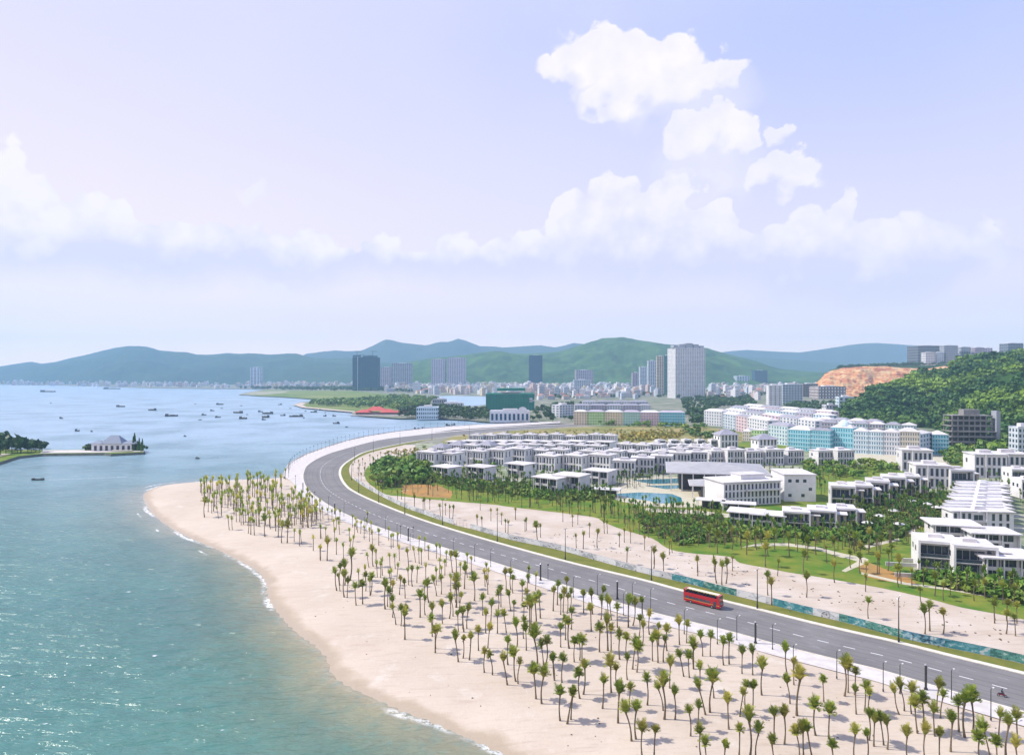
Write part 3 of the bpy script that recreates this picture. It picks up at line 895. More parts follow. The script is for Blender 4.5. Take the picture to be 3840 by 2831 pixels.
# ================================================================== VEGETATION
def leaf_mat(name, c1, c2, c3, rough=0.55, scale=0.15, trans=0.0):
    m = bpy.data.materials.new(name); m.use_nodes = True
    t = m.node_tree; n = NB(t); b = t.nodes['Principled BSDF']
    g = n.new('ShaderNodeNewGeometry')
    oi = n.new('ShaderNodeObjectInfo').outputs['Random']
    f = n.m('FRACT', n.m('ADD', g.outputs['Random Per Island'], n.m('MULTIPLY', oi, 3.7)))
    c = n.mix(f, c1, c2)
    c = n.mix(n.rng(n.noise(g.outputs['Position'], scale, 3, 0.5), 0.42, 0.68), c, c3)
    k = n.rng(oi, 0, 1, 0.75, 1.25, smooth=False)
    hsv = n.new('ShaderNodeHueSaturation'); n.put(hsv.inputs['Color'], c); n.put(hsv.inputs['Value'], k)
    n.put(b.inputs['Base Color'], hsv.outputs[0])
    b.inputs['Roughness'].default_value = rough
    b.inputs['Specular IOR Level'].default_value = 0.25
    if trans:
        tr = n.new('ShaderNodeBsdfTranslucent'); n.put(tr.inputs[0], hsv.outputs[0])
        mx = n.new('ShaderNodeMixShader'); mx.inputs[0].default_value = trans
        t.links.new(b.outputs[0], mx.inputs[1]); t.links.new(tr.outputs[0], mx.inputs[2])
        t.links.new(mx.outputs[0], t.nodes['Material Output'].inputs[0])
    return m


m_frond = leaf_mat('palm_frond', (0.12, 0.21, 0.02), (0.32, 0.37, 0.05), (0.44, 0.40, 0.08), trans=0.35)
m_frond2 = leaf_mat('palm_frond_green', (0.05, 0.14, 0.02), (0.12, 0.24, 0.04), (0.20, 0.25, 0.04), trans=0.3)
m_trunk = mat('palm_trunk', (0.20, 0.155, 0.10), 0.9, 0.2, (0.11, 0.085, 0.055), 1.6, stretch=(1, 1, 2.5), objvar=0.25)
m_leafd = leaf_mat('tree_leaves', (0.018, 0.06, 0.010), (0.05, 0.12, 0.018), (0.075, 0.14, 0.02), scale=0.02)
m_leafb = leaf_mat('shrub_leaves', (0.06, 0.15, 0.015), (0.13, 0.24, 0.03), (0.20, 0.25, 0.04), scale=0.05)
m_bark = mat('tree_bark', (0.12, 0.09, 0.06), 0.9, 0.2)


def crown_mesh(name, seed, spread, nf=20, segs=7, length=2.9, m=None, low=False):
    rg = random.Random(seed)
    V, Fc = [], []
    for k in range(nf):
        if not low: length_ = length
        az_ = 2 * math.pi * (k / nf) * 2.618 + rg.uniform(-.3, .3)
        u = (k + .5) / nf
        th = R(3) + (.14 + .85 * spread) * u * R(95) + rg.uniform(-.1, .1)       # angle from the vertical at the base
        bend = 0.10 + (.75 + 1.5 * spread) * u + rg.uniform(0, .25)         # total droop along the frond
        L_ = length * (1.0 - .42 * u) * rg.uniform(.82, 1.1)
        p = Vector((0, 0, 0)); d = L_ / segs
        side = Vector((-math.sin(az_), math.cos(az_), 0))
        pts = [p.copy()]; dirs = []
        for i in range(segs):
            a = th + bend * ((i + .5) / segs) ** 1.6
            dv = Vector((math.cos(az_) * math.sin(a), math.sin(az_) * math.sin(a), math.cos(a)))
            p = p + dv * d; pts.append(p.copy()); dirs.append(dv)
        if low:
            for i in range(segs):
                wa = 0.34 * math.sin(math.pi * (0.15 + .8 * i / segs)); wb = 0.34 * math.sin(math.pi * (0.15 + .8 * (i + 1) / segs))
                b_ = len(V)
                V += [pts[i] - side * wa, pts[i] + side * wa, pts[i + 1] + side * wb, pts[i + 1] - side * wb]
                Fc.append((b_, b_ + 1, b_ + 2, b_ + 3))
            continue
        for i in range(segs):                                          # rachis strip
            b_ = len(V); wr = 0.05 * (1 - i / segs) + .015
            V += [pts[i] - side * wr, pts[i] + side * wr, pts[i + 1] + side * wr, pts[i + 1] - side * wr]
            Fc.append((b_, b_ + 1, b_ + 2, b_ + 3))
        for i in range(1, segs):
            up = side.cross(dirs[i]).normalized()
            for sgn in (-1, 1):
                for h in (0, .5):
                    q0 = pts[i] + dirs[i] * d * h
                    ll = 0.92 * math.sin(math.pi * (0.12 + .80 * (i + h) / segs)) * rg.uniform(.8, 1.15)
                    out = (side * sgn * .8 + dirs[i] * .75 - up * rg.uniform(-.05, .45)).normalized()
                    wv = dirs[i] * 0.10
                    b_ = len(V)
                    V += [q0 - wv, q0 + wv, q0 + out * ll + wv * .25, q0 + out * ll * .98 - wv * .25]
                    Fc.append((b_, b_ + 1, b_ + 2, b_ + 3))
    return V, Fc


def trunk_pts(bend, h=6.1, n_=6, fx=0.0):
    return [(bend * math.sin(math.pi * .5 * i / (n_ - 1)) * .5 * (1 if bend > 0 else 1) + fx * math.sin(math.pi * i / (n_ - 1)), 0, h * i / (n_ - 1)) for i in range(n_)]


crown_me, crown_raw = [], []
for i, (sd_, sp, nf, L_) in enumerate([(1, .12, 19, 3.3), (2, .20, 21, 3.2), (3, .30, 22, 3.0), (4, .08, 17, 3.5), (5, .45, 23, 2.6), (6, .24, 18, 3.4), (7, .15, 22, 2.8), (8, .34, 19, 3.1)]):
    V, Fc = crown_mesh('crown', sd_, sp, nf, length=L_)
    me = fast_mesh('palm_crown', [tuple(v) for v in V], Fc, m_frond)
    crown_me.append(me)
trunk_me, trunk_top = [], []
for bend, fxx in ((0, .05), (.5, -.12), (0, .3), (.25, -.25)):
    pts = trunk_pts(bend, 6.1, 7, fxx)
    rad = [0.27, .20, .17, .16, .155, .16, .20]
    mb = MB().tube(pts, rad, 8)
    # leaf-base boot under the crown
    mb.tube([(pts[-1][0], 0, 5.9), (pts[-1][0], 0, 6.5)], [.19, .27], 7)
    trunk_me.append(mb.mesh('palm_trunk', m_trunk)); trunk_top.append(pts[-1][0])

PALMS = []     # world x, y, z, scale, lean


def add_palm(px, py, cx, cy, beach=True):
    if beach: x, y, z = gz_at(px, py)
    else:
        x, y = G(px, py); z = LAND + .02
    h = (py - cy) / F * y
    s = max(5.4, min(9.6, h)) / 7.5
    lean = max(-.22, min(.22, (cx - px) / max(30.0, (py - cy))))
    PALMS.append((x, y, z, s, lean))


def tile(ox, oy, sc, L, beach=True):
    for (a, b_, c_, d) in L:
        add_palm(ox + a / sc, oy + b_ / sc, ox + c_ / sc, oy + d / sc, beach)


K = 4.464
tile(1200, 2050, K, [(280, 730, 245, 380), (330, 640, 345, 300), (335, 740, 305, 465), (405, 840, 400, 440), (415, 640, 420, 290), (455, 850, 470, 590), (605, 980, 580, 630), (650, 660, 645, 400), (715, 960, 712, 590),
  (765, 600, 750, 330), (765, 740, 765, 450), (845, 800, 870, 470), (840, 820, 825, 540), (500, 560, 530, 60), (820, 350, 785, 105), (890, 330, 870, 30), (945, 340, 935, 60), (960, 510, 950, 300), (1045, 480, 1035, 200),
  (1015, 520, 1015, 280), (1175, 360, 1165, 160), (1260, 370, 1250, 170), (1285, 560, 1310, 290), (1330, 230, 1325, 60), (1485, 330, 1470, 40), (1600, 260, 1580, 120), (1660, 280, 1655, 110), (1820, 220, 1815, 30), (1700, 300, 1695, 50),
  (1950, 200, 1950, 60), (2020, 220, 2010, 40), (1185, 680, 1160, 430), (1190, 640, 1190, 500), (1090, 1040, 1085, 600), (1130, 1000, 1130, 690), (1175, 1010, 1170, 800), (1220, 900, 1220, 690), (1330, 800, 1340, 565), (1425, 860, 1425, 570),
  (1485, 640, 1470, 360), (1545, 660, 1540, 350), (1620, 600, 1635, 340), (1770, 560, 1770, 330), (1750, 900, 1750, 590), (1820, 930, 1800, 570), (1760, 1140, 1760, 880), (1675, 1180, 1690, 780), (1215, 1180, 1215, 960), (1270, 1300, 1225, 1050),
  (1355, 1320, 1365, 1000), (1420, 1550, 1430, 1090), (1405, 1330, 1420, 1210), (1950, 820, 1905, 540), (1945, 640, 1945, 410), (2030, 790, 2030, 500), (2030, 600, 2030, 420), (2000, 450, 2005, 250), (2090, 480, 2090, 290), (2190, 760, 2190, 570),
  (2215, 430, 2195, 120), (2110, 330, 2115, 150), (1880, 1330, 1885, 1040), (2050, 1290, 2035, 980), (1880, 1500, 1875, 1190), (1935, 1700, 1975, 1350), (1930, 1770, 1930, 1380), (2165, 1200, 2185, 820), (2225, 1160, 2195, 850)])
tile(1650, 2080, K, [(270, 300, 270, -10), (460, 380, 435, 200), (410, 570, 425, 210), (525, 300, 525, 120), (455, 230, 455, 40), (335, 400, 340, 230), (775, 420, 775, 150), (575, 770, 575, 380), (270, 880, 270, 380), (265, 800, 255, 510),
  (320, 800, 320, 500), (325, 960, 350, 690), (400, 1290, 370, 900), (385, 1240, 385, 980), (450, 1230, 465, 890), (310, 1290, 300, 1080), (645, 1600, 640, 1230), (765, 1310, 770, 950), (850, 1130, 860, 880), (755, 530, 745, 340), (805, 500, 805, 310),
  (800, 660, 790, 530), (715, 1010, 720, 740), (1105, 590, 1095, 270), (1185, 580, 1180, 270), (1220, 640, 1220, 390), (1020, 870, 1015, 560), (975, 920, 975, 730), (960, 1310, 975, 1000), (1185, 940, 1160, 720), (1110, 1300, 1090, 1080),
  (1235, 1100, 1235, 970), (1290, 1540, 1270, 1140), (1375, 770, 1375, 530), (1460, 640, 1460, 500), (1490, 470, 1490, 350), (1600, 590, 1605, 400), (1465, 900, 1450, 620), (1420, 1130, 1405, 900), (1525, 1160, 1530, 930), (1500, 1290, 1500, 740),
  (1615, 1180, 1605, 700), (1680, 1060, 1670, 640), (1445, 1600, 1435, 1220), (1400, 1400, 1400, 1100), (800, 1560, 830, 1230), (1895, 940, 1895, 560), (1965, 840, 1975, 460), (2110, 700, 2120, 440), (2020, 1000, 2020, 830), (2060, 960, 2080, 620),
  (2125, 980, 2140, 780), (2180, 900, 2190, 650), (2020, 1540, 2015, 1190), (2160, 1560, 2140, 1080), (2100, 1420, 2100, 1060), (2200, 1250, 2210, 1060)])
tile(2100, 2150, K, [(240, 1480, 240, 1100), (370, 1500, 370, 1060), (330, 1450, 330, 1200), (395, 660, 390, 310), (545, 680, 535, 310), (525, 970, 515, 560), (685, 770, 700, 400), (700, 560, 715, 480), (660, 1310, 655, 860), (805, 720, 800, 450),
  (865, 780, 840, 560), (960, 900, 960, 520), (800, 1290, 800, 760), (855, 1310, 850, 880), (1000, 1440, 990, 970), (1145, 900, 1150, 450), (1220, 870, 1265, 470), (1400, 750, 1385, 600), (1320, 1060, 1330, 830), (1380, 1200, 1400, 850),
  (1495, 1020, 1490, 650), (1110, 1400, 1110, 1180), (1215, 1600, 1250, 1130), (1285, 1650, 1315, 1200), (1550, 1460, 1545, 1110), (1640, 1490, 1640, 1040), (1730, 1480, 1755, 1060), (1790, 1290, 1775, 900), (1650, 1200, 1650, 860),
  (2000, 1190, 1990, 790), (2120, 1160, 2125, 830)])
tile(1600, 2420, K, [(965, 450, 965, 80), (1100, 490, 1055, 120), (1350, 660, 1290, 170), (1530, 640, 1560, 270), (1490, 600, 1450, 110), (1360, 320, 1352, -120), (1830, 890, 1810, 380), (1925, 970, 1960, 430), (2140, 580, 2110, 160),
  (1855, 350, 1803, -219), (1995, 320, 2017, -107), (1955, 320, 1935, -18), (530, 270, 488, -160), (610, 210, 625, -150), (715, 240, 745, -185)])
tile(2050, 2461, K, [(130, 400, 95, 30), (255, 430, 270, 0), (555, 700, 540, 230), (615, 630, 655, 110), (225, 1070, 215, 560), (345, 1120, 455, 530), (405, 1050, 440, 600), (935, 870, 980, 360), (1080, 600, 1070, 80), (1185, 560, 1155, 160),
  (1195, 1110, 1190, 520), (1380, 900, 1385, 560), (1420, 1410, 1310, 840), (1495, 1380, 1500, 820), (1350, 390, 1340, 30), (1600, 1680, 1585, 1170), (1800, 1690, 1800, 1190), (1685, 810, 1690, 330), (1970, 1050, 1945, 400), (1950, 900, 1870, 530),
  (2150, 1050, 2145, 560), (2060, 530, 2055, 100)])
tile(2500, 2461, K, [(285, 330, 240, 20), (380, 350, 360, 10), (450, 210, 450, -60), (555, 560, 555, 180), (650, 970, 545, 440), (725, 930, 780, 330), (790, 690, 760, 480), (1040, 1210, 1020, 700), (400, 1330, 385, 860), (530, 1250, 525, 880),
  (580, 1700, 555, 1200), (650, 1900, 650, 1550), (960, 1950, 960, 1600), (1440, 890, 1465, 490), (1320, 880, 1330, 430), (1225, 1000, 1255, 710), (1210, 1680, 1250, 1150), (1395, 1680, 1385, 980), (1490, 1680, 1540, 1220), (1800, 1460, 1800, 900),
  (1970, 1460, 1990, 920), (1780, 1900, 1775, 1570)])
tile(2400, 2300, 3.111, [(730, 495, 700, 240), (820, 495, 815, 240), (975, 600, 965, 300), (1040, 590, 1030, 270), (1190, 700, 1195, 460), (1315, 715, 1315, 420), (1420, 950, 1420, 590), (1715, 700, 1690, 400), (1795, 830, 1785, 610),
  (1830, 1190, 1860, 680), (1750, 1050, 1725, 850), (625, 640, 615, 340)])
tile(2950, 2461, K, [(215, 1700, 170, 1220), (285, 1700, 270, 1170), (430, 1700, 330, 1150), (485, 1320, 465, 750), (705, 1380, 700, 870), (620, 760, 620, 480), (970, 660, 975, 100), (1030, 600, 1030, 170), (1140, 640, 1150, 200),
  (1165, 960, 1155, 560), (1305, 910, 1340, 460), (1380, 1000, 1390, 710), (1130, 1750, 1140, 1210), (1380, 1400, 1380, 1090), (1460, 1500, 1470, 1060), (1625, 1480, 1590, 1060), (1685, 1550, 1680, 1190), (1345, 1750, 1350, 1420),
  (765, 1950, 760, 1590), (1885, 970, 1770, 560), (1970, 910, 1905, 490), (2190, 1280, 2120, 760), (2090, 960, 2090, 590), (2030, 1750, 2010, 1330)])
tile(3340, 2461, K, [(545, 1230, 530, 650), (740, 1330, 710, 1010), (780, 930, 795, 450), (835, 1030, 875, 620), (1005, 1590, 1025, 1020), (1145, 1260, 1105, 680), (1240, 1350, 1240, 650), (1380, 1280, 1365, 650), (575, 1720, 570, 1320),
  (820, 1750, 800, 1370), (1665, 1690, 1570, 1170), (1500, 1800, 1480, 1450), (1805, 1400, 1830, 930), (1930, 1690, 1990, 1040), (2130, 1440, 2100, 980), (1780, 1900, 1790, 1520), (2110, 1950, 2110, 1620)])
tile(1200, 1860, K, [(50, 380, 40, 240), (10, 420, 10, 300), (140, 400, 130, 300), (200, 430, 200, 320), (255, 400, 260, 280), (335, 430, 335, 330), (270, 560, 280, 440), (235, 600, 230, 500), (320, 560, 315, 500), (240, 760, 245, 620),
  (275, 980, 275, 720), (330, 640, 320, 550), (10, 1080, 10, 860), (120, 1080, 120, 750), (20, 700, 10, 540), (95, 740, 95, 600), (545, 520, 545, 400), (610, 560, 600, 470), (630, 610, 620, 500), (680, 630, 685, 540), (575, 680, 580, 560),
  (770, 600, 770, 470), (790, 460, 795, 350), (740, 720, 740, 560), (490, 760, 490, 590), (500, 950, 510, 730), (540, 900, 555, 820), (860, 640, 855, 530), (830, 760, 830, 620), (880, 800, 875, 690), (985, 830, 985, 560), (395, 1040, 390, 880),
  (1150, 740, 1150, 620), (1190, 880, 1190, 750), (1225, 860, 1225, 680), (1295, 840, 1300, 720), (1655, 900, 1660, 760), (1755, 920, 1755, 760)])
tile(720, 1740, K, [(145, 480, 145, 260), (210, 890, 210, 590), (270, 800, 275, 600), (330, 820, 330, 620), (445, 910, 415, 730), (490, 760, 490, 660), (625, 1100, 600, 870), (675, 1100, 665, 890), (825, 1020, 820, 810), (940, 1160, 960, 920),
  (985, 1180, 985, 900), (1045, 1190, 1035, 940), (1130, 1010, 1115, 800), (1220, 1210, 1215, 900), (1310, 1090, 1305, 880), (1400, 1120, 1405, 850), (1595, 1320, 1600, 980), (1710, 1300, 1715, 1110), (1800, 1370, 1800, 1130), (1835, 1330, 1815, 1150),
  (1445, 1220, 1450, 950), (1500, 1320, 1510, 1000), (2030, 1450, 2030, 1200), (2145, 1600, 2140, 1380), (2150, 1250, 2150, 1050), (1930, 1060, 1940, 900), (1865, 1060, 1865, 960), (1745, 1010, 1745, 880), (1670, 1040, 1665, 900), (1560, 260, 1565, 90)])
# the thick stand on the tip of the spit
rg = random.Random(4)
poly = np.array([(140, 430), (600, 390), (1200, 300), (1500, 400), (1900, 640), (2150, 800), (2150, 1010), (1850, 1090), (1500, 1080), (900, 1040), (560, 950), (380, 840), (200, 720)], float)
got = []
for _ in range(6000):
    x, y = rg.uniform(130, 2160), rg.uniform(290, 1100)
    if not inside(np.array([[x, y]]), poly)[0]: continue
    if all(abs(x - a) / 1.0 > 26 or abs(y - b_) > 42 for a, b_ in got):
        got.append((x, y))
    if len(got) >= 170: break
tile(720, 1740, K, [(x, y, x + rg.uniform(-14, 14), y - rg.uniform(210, 290) * (0.8 + .2 * y / 1000)) for x, y in got])
n_beach = len(PALMS)
# palms on the levelled sand and the lawn edge, inland of the hoarding
tile(1900, 1550, 2.754, [(90, 1095, 90, 990), (190, 1220, 190, 1100), (205, 1210, 205, 1090), (320, 1340, 305, 1150), (350, 1280, 350, 1165), (580, 1120, 580, 1000), (680, 1170, 680, 1060), (735, 1150, 735, 1070), (720, 1390, 715, 1260),
  (790, 1400, 795, 1230), (855, 1280, 858, 1145), (935, 1390, 938, 1210), (1010, 1240, 1005, 1130), (1040, 1240, 1035, 1120), (1165, 1380, 1165, 1250), (1215, 1330, 1215, 1210), (1280, 1340, 1280, 1240), (1240, 1560, 1245, 1390),
  (1425, 1410, 1425, 1290), (1520, 1600, 1520, 1410), (1620, 1640, 1620, 1475), (1680, 1460, 1680, 1360), (1710, 1440, 1700, 1350), (1970, 1640, 1970, 1490), (2145, 1640, 2140, 1520)], False)
tile(1300, 1550, 2.754, [(525, 920, 525, 800), (565, 890, 570, 780), (700, 1000, 700, 850), (790, 1010, 790, 890), (810, 1010, 805, 880), (858, 990, 858, 900), (970, 1080, 960, 940), (1020, 1050, 1020, 960), (1060, 1080, 1065, 960), (1095, 1100, 1105, 960),
  (1380, 1000, 1380, 900), (1350, 1200, 1345, 1055), (1400, 1200, 1395, 1080), (1490, 1110, 1490, 1000), (1555, 1100, 1555, 1000), (1600, 1150, 1600, 1060), (1640, 1230, 1640, 1140), (1665, 1240, 1668, 1150), (1745, 1100, 1745, 1000),
  (65, 600, 65, 540), (125, 560, 125, 495), (165, 540, 165, 470), (190, 590, 190, 520), (240, 500, 240, 430), (320, 500, 320, 440), (350, 470, 350, 410), (400, 480, 400, 420), (460, 450, 460, 390), (520, 430, 520, 370), (270, 520, 270, 450), (430, 460, 430, 400),
  (120, 640, 120, 560), (180, 650, 185, 560), (150, 700, 150, 620), (240, 740, 240, 660), (300, 780, 300, 700), (370, 820, 370, 740), (130, 600, 135, 530)], False)
tile(2400, 2050, 2.754, [(790, 375, 770, 150), (845, 395, 840, 170), (890, 380, 905, 150), (955, 250, 955, 140), (1320, 500, 1305, 280), (1360, 600, 1355, 350), (1420, 300, 1430, 170), (1720, 520, 1725, 300), (2010, 370, 2005, 170), (595, 300, 595, 120),
  (240, 280, 240, 100), (145, 180, 145, 40)], False)
tile(3040, 2231, 2.754, [(595, 240, 590, 80), (1145, 100, 1135, 20), (1180, 400, 1180, 150), (1230, 370, 1230, 90), (1370, 400, 1375, 165), (1900, 290, 1900, 70), (2020, 400, 2025, 180), (2115, 420, 2115, 230)], False)
tile(3140, 1650, 2.36, [(200, 1180, 200, 1020), (250, 1340, 250, 1230), (370, 1180, 370, 1060), (540, 1300, 530, 1120), (565, 1270, 560, 1120), (660, 1290, 660, 1170), (760, 1290, 765, 1160), (860, 1380, 870, 1200), (940, 1420, 935, 1290),
  (1210, 1420, 1210, 1260), (1080, 1330, 1085, 1200), (1310, 1400, 1310, 1240), (1460, 1450, 1460, 1280), (1560, 1470, 1560, 1300), (1395, 1590, 1395, 1400), (1500, 1600, 1500, 1430), (1590, 1620, 1590, 1480), (1000, 1370, 1005, 1240)], False)

for px_, py_ in [(2690, 2075), (2745, 2060), (2800, 2080), (2838, 2062), (2880, 2085), (2905, 2060), (2960, 2085), (2990, 2070), (3025, 2100), (3060, 2080), (3100, 2110), (3130, 2090), (3190, 2130), (3230, 2110), (2870, 2125), (2660, 2052), (3015, 2150), (3290, 2150), (3330, 2140), (3370, 2170), (3250, 2175), (3160, 2060), (3205, 2075), (3260, 2060), (3300, 2090), (3345, 2110)]:
    add_palm(px_, py_, px_ + random.uniform(-4, 4), py_ - random.uniform(62, 80), False)
order = sorted(range(len(PALMS)), key=lambda i: PALMS[i][1] / PALMS[i][3])
near, rest = order[:295], order[295:]


def proj(x, y, z=LAND):
    return 1920 + x / y * F, Y0 + (HC - z) / y * F


def zone(i):
    x, y, z, s, ln = PALMS[i]
    px, py = proj(x, y, z)
    if i >= n_beach:
        if px > 3250: return ('behind the hoarding at right edge', 'inland')
        if px > 2500: return ('behind the hoarding facing the bus', 'inland')
        if px > 2080: return ('behind the hoarding before the lawn', 'inland')
        return ('between hoarding end and the grove', 'inland')
    dr = float(np.min(np.hypot(*(A_ - (x, y)).T)))
    dw = float(sdist(np.array([[x, y]]))[0])
    where = 'beside pavement' if dr < 17 else ('near water' if dw < 42 else 'mid beach')
    if px < 1330: return (where + ' on the sandy spit', 'beach')
    if px < 1620: return (where + ' just right of spit', 'beach')
    if px < 1950: return (where + ' under the road bend', 'beach')
    if px < 2350: return (where + ' left of the bus', 'beach')
    if px < 2800: return (where + ' below the bus', 'beach')
    if px < 3250: return (where + ' right of the bus', 'beach')
    return (where + ' below the motorbike', 'beach')


zones = {}
for i in near:
    zones.setdefault(zone(i), []).append(i)
rg = random.Random(8)
proto = {}
for (zn, grp), idx in zones.items():
    # cut each stretch into depth rows of at most fourteen so that a place in the row can be counted
    idx.sort(key=lambda i: PALMS[i][1])
    nrow = max(1, math.ceil(len(idx) / 9))
    for r_ in range(nrow):
        row = idx[r_ * len(idx) // nrow:(r_ + 1) * len(idx) // nrow]
        row.sort(key=lambda i: PALMS[i][0] / PALMS[i][1])
        rown = '' if nrow == 1 else (', nearest row' if r_ == 0 else (', farthest row' if r_ == nrow - 1 else ', %s row' % ordinal(r_)))
        for j, i in enumerate(row):
            x, y, z, s, ln = PALMS[i]
            cv, tv = rg.randrange(8), rg.randrange(4)
            look = ('leaning left' if ln < -.07 else 'leaning right' if ln > .07 else ('short' if s < .85 else 'tall' if s > 1.15 else 'upright'))
            kind = 'spreading' if cv in (2, 4, 7) else 'bunched'
            root = empty('palm_tree', (x, y, z - .05), 0)
            root.rotation_euler = (rg.uniform(-.03, .03), math.atan(ln), 0)
            root.scale = (s, s, s)
            tag(root, '%s %s palm %s%s, %s from left' % (look, kind, zn, rown, ordinal(j)), 'palm tree',
                'palm trees planted on the beach' if grp == 'beach' else 'palm trees inland of the hoarding')
            sp_ = rg.uniform(0, 6.28)
            t_ = link('trunk', trunk_me[tv], root); t_.rotation_euler = (0, 0, 0 if rg.random() < .5 else math.pi)
            c_ = link('crown', crown_me[cv], root)
            sg = 1 if t_.rotation_euler[2] == 0 else -1
            c_.location = (trunk_top[tv] * sg, 0, 5.95)
            c_.rotation_euler = (rg.uniform(-.1, .1), rg.uniform(-.1, .1), sp_)
            k_ = rg.uniform(.82, 1.15); c_.scale = (k_, k_, k_ * rg.uniform(1.0, 1.3))


def scatter_mesh(name, srcs, places, mats, kind='stuff'):
    """places: (x, y, z, scale, rotz, leanx, src) ; srcs: list of (V, F, matindex)"""
    Vs, Fs, Ms = [], [], []
    off = 0
    for (x, y, z, s, rz, ln, k) in places:
        V, Fc, Mi = srcs[k]
        c_, s_ = math.cos(rz), math.sin(rz)
        W = V @ np.array([[c_, s_, 0], [-s_, c_, 0], [0, 0, 1]]) * s
        W[:, 0] += W[:, 2] * ln
        Vs.append(W + (x, y, z)); Fs.append(Fc + off); Ms.append(Mi); off += len(V)
    o = link(name, fast_mesh(name, np.vstack(Vs), np.vstack(Fs), mats, mi=np.concatenate(Ms)))
    if kind: o['kind'] = kind
    return o


def low_palm(seed, sp, nf=13, L_=2.9, segs=4, tn=5):
    V, Fc = crown_mesh('c', seed, sp, nf, segs, L_, low=True)
    V = np.array([tuple(v) for v in V]) + (0, 0, 6.1)
    Fc = np.array(Fc)
    mb = MB().tube([(0, 0, 0), (0.05, 0, 3), (0, 0, 6.2)], [.24, .17, .2], tn, cap=False)
    TV, TF = np.array(mb.v), np.array(mb.f)
    return np.vstack([V, TV]), np.vstack([Fc, TF + len(V)]), np.concatenate([np.zeros(len(Fc), int), np.ones(len(TF), int)])


lp_src = [low_palm(20 + i, sp) for i, sp in enumerate((.15, .25, .4, .6, .1, .25))]
scatter_mesh('palm_trees', lp_src, [(PALMS[i][0], PALMS[i][1], PALMS[i][2] - .05, PALMS[i][3], rg.uniform(0, 6.28), PALMS[i][4], rg.randrange(6)) for i in rest if i < n_beach], [m_frond, m_trunk])
r2 = [i for i in rest if i >= n_beach]
if r2:
    scatter_mesh('palm_trees', lp_src, [(PALMS[i][0], PALMS[i][1], PALMS[i][2] - .05, PALMS[i][3], rg.uniform(0, 6.28), PALMS[i][4], rg.randrange(6)) for i in r2], [m_frond, m_trunk])


def blob_tree(seed, nq=70, rx=3.2, rz=2.6, zc=4.2, size=1.1, tn=4, trunk=True):
    r_ = np.random.default_rng(seed)
    cent = r_.normal(size=(6, 3)) * (rx * .38, rx * .38, rz * .32)
    V, Fc = [], []
    for i in range(nq):
        c0 = cent[r_.integers(6)]
        d = r_.normal(size=3); d /= np.linalg.norm(d)
        p = c0 + d * (rx * .62, rx * .62, rz * .6) * r_.uniform(.65, 1.0)
        a = np.cross(d, r_.normal(size=3)); a /= np.linalg.norm(a)
        nrm = d + r_.normal(size=3) * .35; nrm /= np.linalg.norm(nrm)
        a -= nrm * (a @ nrm); a /= np.linalg.norm(a)
        b2 = np.cross(nrm, a)
        sz = size * r_.uniform(.6, 1.25)
        k = len(V)
        V += [p - a * sz - b2 * sz * .6, p + a * sz * .7 - b2 * sz, p + a * sz + b2 * sz * .7, p - a * sz * .6 + b2 * sz]
        Fc.append((k, k + 1, k + 2, k + 3))
    V = np.array(V) + (0, 0, zc); Fc = np.array(Fc)
    if not trunk: return V, Fc, np.zeros(len(Fc), int)
    mb = MB().tube([(0, 0, -1), (0.1, 0, zc)], [.28, .14], tn, cap=False)
    TV, TF = np.array(mb.v), np.array(mb.f)
    return np.vstack([V, TV]), np.vstack([Fc, TF + len(V)]), np.concatenate([np.zeros(len(Fc), int), np.ones(len(TF), int)])


bt_src = [blob_tree(40 + i, 60, 3.4, 2.4 + .4 * (i % 3), 4.0 + .3 * (i % 3), 1.0) for i in range(6)]
sh_src = [blob_tree(60 + i, 26, 1.3, 0.9, 0.9, .5, trunk=False) for i in range(5)]


def fill(poly, n_, seed, mind=0, z=LAND):
    r_ = random.Random(seed); P_ = np.array(poly, float); out = []
    x0, y0 = P_.min(0); x1, y1 = P_.max(0)
    W = np.array([G(a, b_, z) for a, b_ in poly]); wx0, wy0 = W.min(0); wx1, wy1 = W.max(0)
    for _ in range(n_ * 60):
        x, y = r_.uniform(wx0, wx1), r_.uniform(wy0, wy1)
        if inside(np.array([[x, y]]), W)[0]:
            if mind and any((x - a) ** 2 + (y - b_) ** 2 < mind * mind for a, b_ in out[-60:]): continue
            out.append((x, y))
            if len(out) >= n_: break
    return out


def plant(name, poly, n_, srcs, mats, s0, s1, seed, mind=0, lean=.04, z=LAND):
    r_ = random.Random(seed + 99)
    pl = [(x, y, z, r_.uniform(s0, s1), r_.uniform(0, 6.28), r_.uniform(-lean, lean), r_.randrange(len(srcs))) for x, y in fill(poly, n_, seed, mind, z)]
    return scatter_mesh(name, srcs, pl, mats)


PM = [m_frond2, m_trunk]
plant('palm_grove', [(1385, 1800), (1395, 1752), (1500, 1725), (1590, 1745), (1650, 1800), (1640, 1862), (1480, 1856), (1430, 1835)], 150, lp_src, PM, .7, 1.0, 1, 2.5)
plant('undergrowth', [(1395, 1800), (1405, 1752), (1500, 1728), (1590, 1745), (1650, 1800), (1600, 1815), (1500, 1820), (1440, 1835)], 420, sh_src + bt_src[:1], [m_leafb, m_bark], .7, 1.6, 2)
plant('palm_grove', [(1580, 1790), (2290, 1840), (2310, 1965), (2082, 1918), (1845, 1889), (1690, 1878), (1680, 1840)], 230, lp_src, PM, .65, .95, 3, 2.5)
plant('undergrowth', [(1570, 1790), (2290, 1830), (2300, 1880), (2050, 1875), (1800, 1850), (1680, 1825)], 380, sh_src, [m_leafb, m_bark], .8, 1.8, 4)
plant('palm_grove', [(2260, 1915), (2450, 1905), (2700, 1930), (2760, 2040), (2620, 2056), (2500, 2045), (2350, 1985)], 230, lp_src, PM, .6, .9, 5, 2.0)
